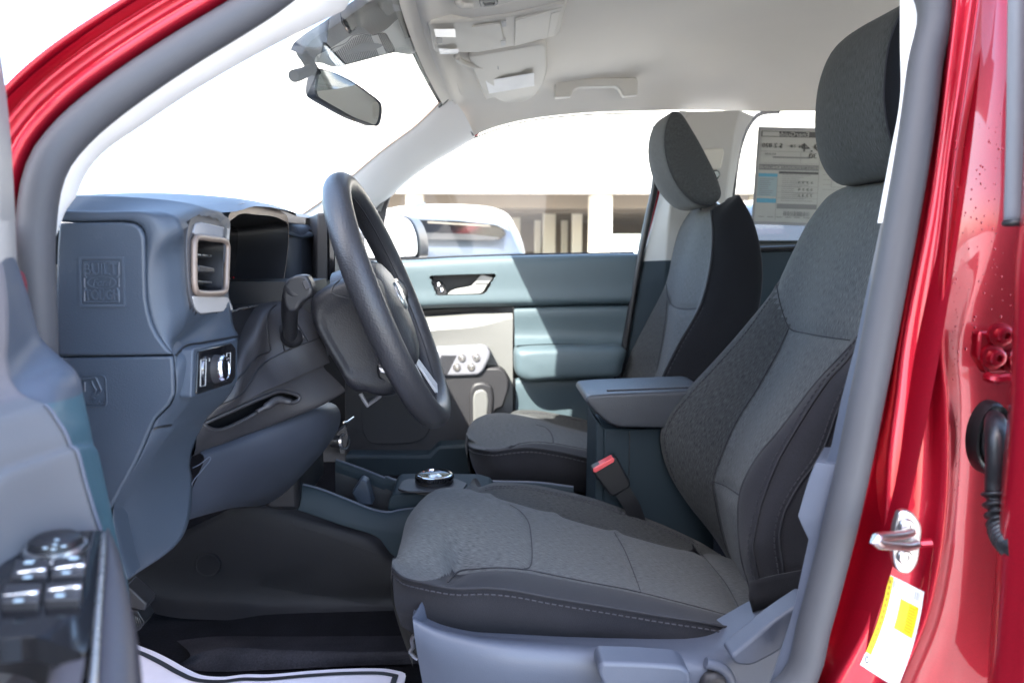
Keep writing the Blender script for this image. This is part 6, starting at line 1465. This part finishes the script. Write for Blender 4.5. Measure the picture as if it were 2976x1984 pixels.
mb = MB(); mb.grid([plus(P2, .0, .002, 0), [p+Vector((-.012, -.05, 0)) for p in P2], [p+Vector((-.012, -.20, -.02)) for p in P2]], lambda i, j: 0 if j < 36 else 1); mb.build('door_insert', [plastic('grey door cloth', (.14, .13, .14), .6, 900, .1), plastic('grey door insert', (.128, .130, .138), .55, 900, .1)], dd, angle=180)
mb = MB(); mb.tube([p+Vector((.001, -.002, 0)) for p in P2[40:]], .0012, 8, 0); mb.build('insert_seam', [M['slate']], dd)
# armrest with switches
Ya = .40
tp_ = [Z5(*p) for p in [(-160, 1120), (0, 880), (140, 762), (200, 712), (310, 690), (590, 678), (612, 690), (590, 900), (560, 1200), (500, 1400), (200, 1290), (-160, 1330)]]
c_ar = PY(Z5(350, 950), Ya)
# the armrest's top plane passes through measured points; it leans a little towards the eye
pn = Vector((.02, .02, 1)).normalized()
def onp(p, off=0.):
    d = sight(p); k = (c_ar+pn*off).dot(pn)/d.dot(pn); return d*k
TP = [onp(p) for p in tp_]
mb = MB(); mb.prism(rounded(TP, .006), -pn*.012); tpo = mb.build('switch_panel', [M['gloss']], dd, bevel=.002)
s_0 = [onp(Z5(*p), -.001) for p in [(612, 690), (596, 900), (566, 1200), (545, 1400), (520, 1700)]]
s_1 = [onp(Z5(*p), -.006) for p in [(640, 690), (690, 800), (735, 1000), (780, 1300), (810, 1700)]]
s_2 = [p+Vector((-.006, .0, -.10)) for p in s_1]
mb = MB(); mb.grid(across([curve(s_0, 20), curve([a.lerp(b, .5)+pn*.003 for a, b in zip(s_0, s_1)], 20), curve(s_1, 20), curve(s_2, 20)], 5), 0); mb.build('armrest_side', [M['pad'] if False else plastic('armrest vinyl', (.05, .047, .055), .45, 600, .2)], dd, angle=180)
mb = MB(); mb.tube(curve([onp(Z5(*p), .0015) for p in [(604, 700), (592, 900), (575, 1100), (560, 1300), (540, 1568), (530, 1650)]], 20), .0016, 8, 0); mb.build('armrest_trim', [M['silver']], dd, angle=180)
mb = MB(); mb.grid(across([curve([onp(Z5(*p), o) for p in pts], 20) for pts, o in (([(-160, 1320), (200, 1280), (500, 1390)], -.002), ([(-160, 1380), (150, 1360), (300, 1400), (420, 1700)], -.02), ([(-160, 1500), (100, 1520), (250, 1600), (330, 1800)], -.05))], 4), 0); mb.build('pull_cup', [M['black']], dd, angle=180)
mb = MB(); mb.grid(across([curve([onp(Z5(*p), o) for p in pts], 20) for pts, o in (([(500, 1390), (470, 1568), (450, 1750)], -.002), ([(360, 1330), (320, 1500), (290, 1750)], -.012), ([(300, 1400), (270, 1568), (250, 1750)], -.03))], 4), 0); mb.build('pull_grip', [plastic('grip vinyl', (.10, .095, .11), .4, 600, .2)], dd, angle=180)
kc2 = onp(Z5(325, 775), .002)
mb = MB(); mb.lathe([(.0001, .007), (.011, .0068), (.0135, .005), (.0145, .001), (.0165, .0008), (.0170, -.002)], kc2, pn, 32, 0, mats=[0, 0, 0, 1, 1]); kb = mb.build('mirror_knob', [M['black'], M['silver']], tpo, angle=40)
mb = MB()
for x, y in ((330, 735), (320, 762), (262, 782), (372, 772), (312, 790)): mb.box(onp(Z5(x, y), .0098), (.0022, .0012, .0006), 0)
mb.build('knob_marks', [flatc('pale blue mark', (.5, .62, .68))], kb)
for pts, lip_, mk in (([(90, 850), (290, 845), (275, 945), (60, 950)], [(85, 928), (180, 918), (268, 910)], (160, 952)), ([(310, 845), (500, 830), (490, 935), (300, 945)], [(305, 905), (400, 892), (494, 884)], (385, 925)),
                      ([(30, 990), (245, 985), (230, 1090), (0, 1100)], [(5, 1062), (120, 1052), (225, 1042)], (108, 1088)), ([(265, 985), (480, 970), (470, 1075), (255, 1085)], [(270, 1030), (370, 1018), (473, 1010)], (350, 1058))):
    mb = MB(); mb.prism(rounded([onp(Z5(*p), .0045) for p in pts], .002), -pn*.006); sw = mb.build('window_switch', [M['char']], tpo, bevel=.0015)
    mb = MB(); mb.tube(curve([onp(Z5(*p), .005) for p in lip_], 8), [.0006, .0007, .0008, .0009, .0010, .0012, .0013, .0011], 8, 0); mb.build('switch_lip', [M['chrome']], sw, angle=180)
    mb = MB(); mb.box(onp(Z5(*mk), .0052), (.004, .0022, .0006), 0); mb.build('switch_mark', [flatc('pale blue mark', (.5, .62, .68))], sw)
for x, y in ((170, 865), (430, 842)):
    mb = MB(); mb.box(onp(Z5(x, y), .0052), (.0045, .003, .0006), 0); mb.build('switch_mark', [flatc('pale blue mark', (.5, .62, .68))], tpo)

mb = MB(); mb.box((-.338, .07, -.44), (.02, 1.0, .74)); mb.build('inner_panel', [M['char']], dd)
# door body, outer skin, window glass
mb = MB(); mb.prism([Vector((x, .60, z)) for x, z in ((-.46, -.80), (-.36, -.80), (-.345, -.02), (-.42, .02), (-.48, -.3))], (0, -1.10, 0)); mb.build('door_skin', [M['paint']], dd, bevel=.01)
mb = MB(); mb.grid([[Vector((-.40, .56, .0)), Vector((-.34, .50, .36))], [Vector((-.40, -.48, .02)), Vector((-.34, -.30, .36))]], 0); mb.build('window_glass', [M['glass_t']], dd)

# ------------------------------------------------------------------ rear door, open, at the right edge
rd = thing('open_rear_door', (.44, .52, -.70), 'red edge of the open rear door with grey seal, at the right edge', 'door')
e0 = curve(lift(None, nat((Z3, [(2070, -1000), (2040, -60), (2035, 500), (2010, 1000), (1990, 1200)]), (Z8, [(1212, 0), (1204, 150), (1198, 300), (1180, 500), (1160, 700), (1140, 950), (1120, 1250), (1094, 1600), (1060, 2300)])), .545), 60)
mb = MB(); mb.grid(across([plus(e0, .03, .05, 0), plus(e0, .002, .006, 0), e0, plus(e0, .006, -.012, 0), plus(e0, .012, -.02, 0), plus(e0, .018, -.012, 0), plus(e0, .07, -.05, 0), plus(e0, .35, -.16, 0), plus(e0, .85, -.34, 0)], 5), 0); mb.build('door_edge', [M['paint']], rd, angle=180)
mb = MB(); mb.grid([plus(e0, .045, .015, 0), plus(e0, .07, -.02, 0), plus(e0, .35, -.13, 0), plus(e0, .85, -.31, 0)], 0); mb.build('inner_panel', [M['char']], rd, angle=60)
rs0 = curve(lift(Z3, [(1985, -60), (1980, 300), (1972, 700), (1962, 1015)], .585), 30)
mb = MB(); mb.tube(rs0, .0082, 12, 0); sl_ = mb.build('door_seal', [plastic('pale seal rubber', (.20, .20, .22), .4, 1500, .1)], rd, angle=180)
mb = MB(); mb.tube([PY(Z3(1964, 1000), .584), PY(Z3(1962, 1032), .584)], .0095, 12, 0); mb.build('seal_end', [M['rubber_b']], sl_, bevel=.002)
# ------------------------------------------------------------------ outside: yard, building, parked cars
mb = MB(); mb.poly([Vector((-300, -300, GROUND)), Vector((300, -300, GROUND)), Vector((300, 300, GROUND)), Vector((-300, 300, GROUND))], 0)
gm_, gnt, gb = newmat('pavement')
tc = nd(gnt, 'ShaderNodeTexCoord'); n1 = nd(gnt, 'ShaderNodeTexNoise'); n1.inputs['Scale'].default_value = 3; n1.inputs['Detail'].default_value = 8
mr = nd(gnt, 'ShaderNodeMapRange'); mr.inputs['To Min'].default_value = .7; mr.inputs['To Max'].default_value = 1.3
mx = nd(gnt, 'ShaderNodeMix', data_type='RGBA', blend_type='MULTIPLY'); mx.inputs[0].default_value = 1; mx.inputs[6].default_value = (.5, .48, .45, 1)
gnt.links.new(tc.outputs['Object'], n1.inputs['Vector']); gnt.links.new(n1.outputs[0], mr.inputs[0]); gnt.links.new(mr.outputs[0], mx.inputs[7]); gnt.links.new(mx.outputs[2], gb.inputs['Base Color']); gb.inputs['Roughness'].default_value = .9
g_ = mb.build('ground', [gm_], None); g_['kind'] = 'structure'
# parking hall: pale fascia over an open, shaded ground floor on pillars
BY = 16.0
hall = thing('parking_hall', (2, BY, GROUND), 'pale building with an open shaded parking floor on pillars behind the far window', 'building')
def by(x, y, Y=BY): return PY((x, y), Y)
zb = by(1500, 560).z
conc = flatc('pale concrete', (.62, .58, .52), .85); dark = flatc('brown concrete', (.20, .17, .14), .9); col_ = flatc('cream pillar', (.66, .60, .50), .8)  # ceiling, beams and lintel take a darker, browner concrete than the fascia
mb = MB(); mb.box((8.55, BY+.2, zb+1.6), (24.9, .4, 3.2)); mb.build('fascia', [conc], hall)
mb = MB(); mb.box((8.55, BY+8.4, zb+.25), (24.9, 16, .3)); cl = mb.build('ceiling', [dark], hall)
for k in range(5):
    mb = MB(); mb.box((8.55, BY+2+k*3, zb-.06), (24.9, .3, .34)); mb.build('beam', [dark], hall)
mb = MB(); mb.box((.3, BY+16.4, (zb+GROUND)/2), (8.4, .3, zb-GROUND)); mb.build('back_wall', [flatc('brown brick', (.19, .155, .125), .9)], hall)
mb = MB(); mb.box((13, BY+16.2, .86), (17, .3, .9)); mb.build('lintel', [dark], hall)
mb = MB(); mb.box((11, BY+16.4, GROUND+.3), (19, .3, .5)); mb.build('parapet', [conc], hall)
for x0, x1, Y in ((1717, 1779, BY+.5), (1664, 1692, BY+6), (1580, 1615, BY+7), (1554, 1572, BY+11), (1632, 1650, BY+11), (1490, 1512, BY+9), (1392, 1420, BY+12), (2184, 2225, BY+.5), (2420, 2480, BY+.5), (2300, 2330, BY+8), (1180, 1230, BY+.5)):
    a, b = by(x0, 700, Y), by(x1, 700, Y); w_ = b.x-a.x
    mb = MB(); mb.box(((a.x+b.x)/2, Y+w_/2, (zb+GROUND)/2), (w_, w_, zb-GROUND)); mb.build('pillar', [col_], hall, bevel=.02)

def tyre_wheel(parent, c, r, w_):
    mb = MB(); mb.lathe([(r*.62, -w_/2), (r*.9, -w_/2), (r, -w_*.35), (r, w_*.35), (r*.9, w_/2), (r*.62, w_/2), (r*.62, -w_/2)], c, (0, 1, 0), 28); o = mb.build('wheel', [M['rubber_b']], parent)
    mb = MB(); mb.lathe([(.001, w_*.42), (r*.6, w_*.40), (r*.62, w_*.45), (r*.63, -w_*.45), (.001, -w_*.42)], c, (0, 1, 0), 20); mb.build('rim', [M['silver']], o)
# white estate car, tail towards us
SY = 7.0
suv = thing('parked_car', (-.75, SY+2, GROUND), 'pale hatchback parked tail towards us outside the far door, lamp strip under its roof spoiler', 'car', 'cars parked behind the truck')
wpaint = plastic('pale car paint', (.11, .13, .155), .25, 10, 0, coat=.8, var=.02)
def sy(x, y, Y=SY): return PY((x, y), Y)
rx, lx = .42, -1.30   # right and left flank
mid = (rx+lx)/2; hw = (rx-lx)/2
def sec(Y, zs):  # cross section: list of (half width share, z)
    return [Vector((mid+hw*s, Y, z)) for s, z in zs]+[Vector((mid-hw*s, Y, z)) for s, z in reversed(zs)]
rz = sy(1300, 607).z
secs = [
    sec(SY+.02, [(.90, GROUND+.30), (.93, GROUND+.45), (.93, GROUND+.62), (.92, GROUND+.70), (.92, GROUND+.74), (.92, GROUND+.78)]),
    sec(SY+.05, [(.95, GROUND+.25), (1.0, GROUND+.5), (1.0, GROUND+.70), (.99, GROUND+.85), (.96, GROUND+.95), (.90, GROUND+.98)]),
    sec(SY+.16, [(.96, GROUND+.22), (1.02, GROUND+.5), (1.02, GROUND+.72), (1.0, GROUND+.92), (.88, rz-.22), (.70, rz-.16)]),
    sec(SY+.34, [(.96, GROUND+.22), (1.03, GROUND+.5), (1.03, GROUND+.75), (1.0, GROUND+.95), (.80, rz-.06), (.62, rz-.02)]),
    sec(SY+1.0, [(.96, GROUND+.22), (1.03, GROUND+.5), (1.03, GROUND+.75), (1.0, GROUND+.93), (.78, rz-.02), (.60, rz+.04)]),
    sec(SY+2.2, [(.96, GROUND+.22), (1.03, GROUND+.5), (1.03, GROUND+.75), (1.0, GROUND+.92), (.76, rz-.0), (.58, rz+.06)]),
    sec(SY+3.1, [(.96, GROUND+.22), (1.03, GROUND+.5), (1.03, GROUND+.74), (1.0, GROUND+.88), (.94, GROUND+.95), (.80, GROUND+.98)]),
    sec(SY+4.1, [(.90, GROUND+.25), (.96, GROUND+.45), (.96, GROUND+.62), (.92, GROUND+.72), (.85, GROUND+.76), (.70, GROUND+.78)])]
mb = MB(); mb.grid(across([curve(s, 60) for s in secs], 5), 0); mb.poly(curve(secs[0], 60), 0); mb.build('body', [wpaint], suv, angle=60)
gy = SY-.02
mb = MB(); mb.prism(rounded([sy(*ZC(*p), gy) for p in [(900, 548), (1270, 540), (1800, 560), (2250, 612), (2330, 700), (2250, 775), (2000, 780), (1340, 765), (900, 780)]], .05), (0, .10, 0)); mb.build('rear_glass', [M['gloss']], suv, bevel=.01)
mb = MB(); mb.prism(rounded([sy(*ZC(*p), gy-.02) for p in [(1340, 690), (1900, 705), (2250, 745), (2200, 775), (1340, 765)]], .02), (0, .05, 0)); mb.build('glass_reflection', [flatc('painted reflection', (.10, .095, .09))], suv)  # reflection on the lower rear glass, put in as a coloured strip
mb = MB(); mb.prism(rounded([sy(*ZC(*p), gy-.22) for p in [(900, 480), (1300, 498), (1800, 520), (2200, 560), (2330, 600), (2352, 680), (2310, 655), (2200, 600), (1800, 560), (1250, 540), (900, 540)]], .02), (0, .40, .05)); spo = mb.build('roof_spoiler', [wpaint], suv, bevel=.02, seg=3)
mb = MB(); mb.prism([sy(*ZC(*p), gy-.10) for p in [(1420, 562), (2130, 606), (2140, 620), (1425, 578)]], (0, .05, 0)); mb.build('brake_lamp', [flatc('lamp strip', (.75, .66, .55), .3)], spo)
mb = MB(); fin = [sy(*ZC(*p), SY+.9) for p in [(1220, 405), (1270, 345), (1320, 330), (1385, 342), (1425, 412)]]; mb.prism(fin, (0, .08, 0)); mb.build('roof_fin', [wpaint], suv, bevel=.015)
for x in (lx+.02, rx-.02):
    for Y in (SY+.9, SY+3.4):
        mb = MB(); mb.lathe([(.2, -.11), (.30, -.11), (.33, -.08), (.33, .08), (.30, .11), (.2, .11)], (x, Y, GROUND+.33), (1, 0, 0), 24); w_ = mb.build('wheel', [M['rubber_b']], suv)
        mb = MB(); mb.lathe([(.001, .09), (.2, .08), (.205, .10), (.205, -.10), (.001, -.09)], (x, Y, GROUND+.33), (1, 0, 0), 20); mb.build('rim', [M['silver']], w_)
for s in (-1, 1):
    mb = MB(); mb.box((mid+s*hw*.86, SY+.02, GROUND+.86), (.22, .12, .16)); mb.build('tail_lamp', [M['redp']], suv, bevel=.03)
# dark car behind the rear side window
dk = thing('parked_car', (2.65, 6.2, GROUND), 'dark car whose windscreen shows under the price sheet', 'car', 'cars parked behind the truck')
def kx(x, y, Y=5.4): return PY(Z3(x, y), Y)
mx_ = 2.65
def sec2(Y, zs): return [Vector((mx_+.9*s, Y, z)) for s, z in zs]+[Vector((mx_-.9*s, Y, z)) for s, z in reversed(zs)]
g0_ = GROUND
ss = [sec2(4.2, [(.86, g0_+.3), (.9, g0_+.5), (.88, g0_+.66), (.8, g0_+.72)]), sec2(4.6, [(.98, g0_+.22), (1, g0_+.6), (.97, g0_+.82), (.8, g0_+.88)]), sec2(5.5, [(.98, g0_+.22), (1, g0_+.6), (.98, g0_+.92), (.82, g0_+1.0)]), sec2(6.3, [(.98, g0_+.22), (1, g0_+.6), (.96, g0_+.96), (.72, g0_+1.36)]), sec2(7.4, [(.98, g0_+.22), (1, g0_+.6), (.96, g0_+.96), (.72, g0_+1.40)]), sec2(8.4, [(.9, g0_+.3), (.95, g0_+.6), (.9, g0_+.95), (.75, g0_+1.0)])]
mb = MB(); mb.grid(across([curve(s, 50) for s in ss], 5), 0); mb.poly(curve(ss[0], 50), 0); mb.build('body', [plastic('dark car paint', (.05, .052, .056), .25, 10, 0, coat=.8, metal=.4)], dk, angle=60)
mb = MB(); mb.grid([[Vector((mx_-.72, 5.55, g0_+1.02)), Vector((mx_, 5.50, g0_+1.06)), Vector((mx_+.72, 5.55, g0_+1.02))], [Vector((mx_-.60, 6.25, g0_+1.37)), Vector((mx_, 6.22, g0_+1.42)), Vector((mx_+.60, 6.25, g0_+1.37))]], 0); mb.build('windscreen', [M['gloss']], dk, solid=.02)
for x in (mx_-.86, mx_+.86):
    for Y in (5.0, 7.6):
        mb = MB(); mb.lathe([(.2, -.1), (.30, -.1), (.32, -.08), (.32, .08), (.30, .1), (.2, .1)], (x, Y, GROUND+.32), (1, 0, 0), 24); mb.build('wheel', [M['rubber_b']], dk)

# unseen wall added on the driver's side to keep the open door in shade
wl_ = thing('added_shade_wall', (-2.0, -2.5, GROUND), 'added unseen wall behind the photographer that shades the open side of the truck', 'wall')
mb = MB(); mb.box((-2.0, -2.65, GROUND+2.97), (3.1, .3, 5.94)); mb.build('shade_wall_face', [flatc('pale render', (.24, .235, .23), .9)], wl_, bevel=.02)
mb = MB(); mb.box((-2.0, -2.65, GROUND+5.98), (3.2, .42, .08)); mb.build('coping', [flatc('coping stone', (.5, .5, .49), .9)], wl_)
# ------------------------------------------------------------------ camera, sky, sun
cam = bpy.data.cameras.new('camera'); co = bpy.data.objects.new('camera', cam); COL.objects.link(co)
co.matrix_world = Matrix(((cR.x, cU.x, -cF.x, 0), (cR.y, cU.y, -cF.y, 0), (cR.z, cU.z, -cF.z, 0), (0, 0, 0, 1)))
cam.sensor_width = 36; cam.lens = F/2976*36; cam.clip_start = .01; cam.clip_end = 800
cam.dof.use_dof = True; cam.dof.focus_distance = 1.05; cam.dof.aperture_fstop = 6.3
SC.camera = co
w = bpy.data.worlds.new('World'); SC.world = w; w.use_nodes = True
nt = w.node_tree; bg = nt.nodes['Background']
sky = nt.nodes.new('ShaderNodeTexSky'); sky.sky_type = 'NISHITA'; sky.sun_disc = False
SUN = Vector((-1, -1.6, 1.95)).normalized()
sky.sun_elevation = math.asin(SUN.z); sky.sun_rotation = math.atan2(SUN.x, SUN.y) % (2*math.pi)
sky.altitude = 50; sky.air_density = 1.0; sky.dust_density = 2.0; sky.ozone_density = 1.0
nt.links.new(sky.outputs[0], bg.inputs[0]); bg.inputs[1].default_value = .15
sl = bpy.data.lights.new('sun', 'SUN'); sl.energy = 2.5; sl.angle = math.radians(.5); sl.color = (1, .95, .87)
so_ = bpy.data.objects.new('sun', sl); COL.objects.link(so_)
so_.rotation_euler = SUN.to_track_quat('Z', 'Y').to_euler(); so_.location = SUN*30
SC.view_settings.view_transform = 'Standard'; SC.view_settings.look = 'None'; SC.view_settings.gamma = 1
SC.view_settings.use_curve_mapping = False; SC.view_settings.exposure = EXPOSURE
SC.render.engine = 'CYCLES'
c = SC.cycles
c.use_denoising = True
try: c.denoiser = 'OPENIMAGEDENOISE'; c.denoising_input_passes = 'RGB_ALBEDO_NORMAL'
except Exception: pass
c.max_bounces = 10; c.diffuse_bounces = 6; c.glossy_bounces = 5; c.transparent_max_bounces = 16; c.sample_clamp_indirect = 8; c.caustics_reflective = False; c.caustics_refractive = False
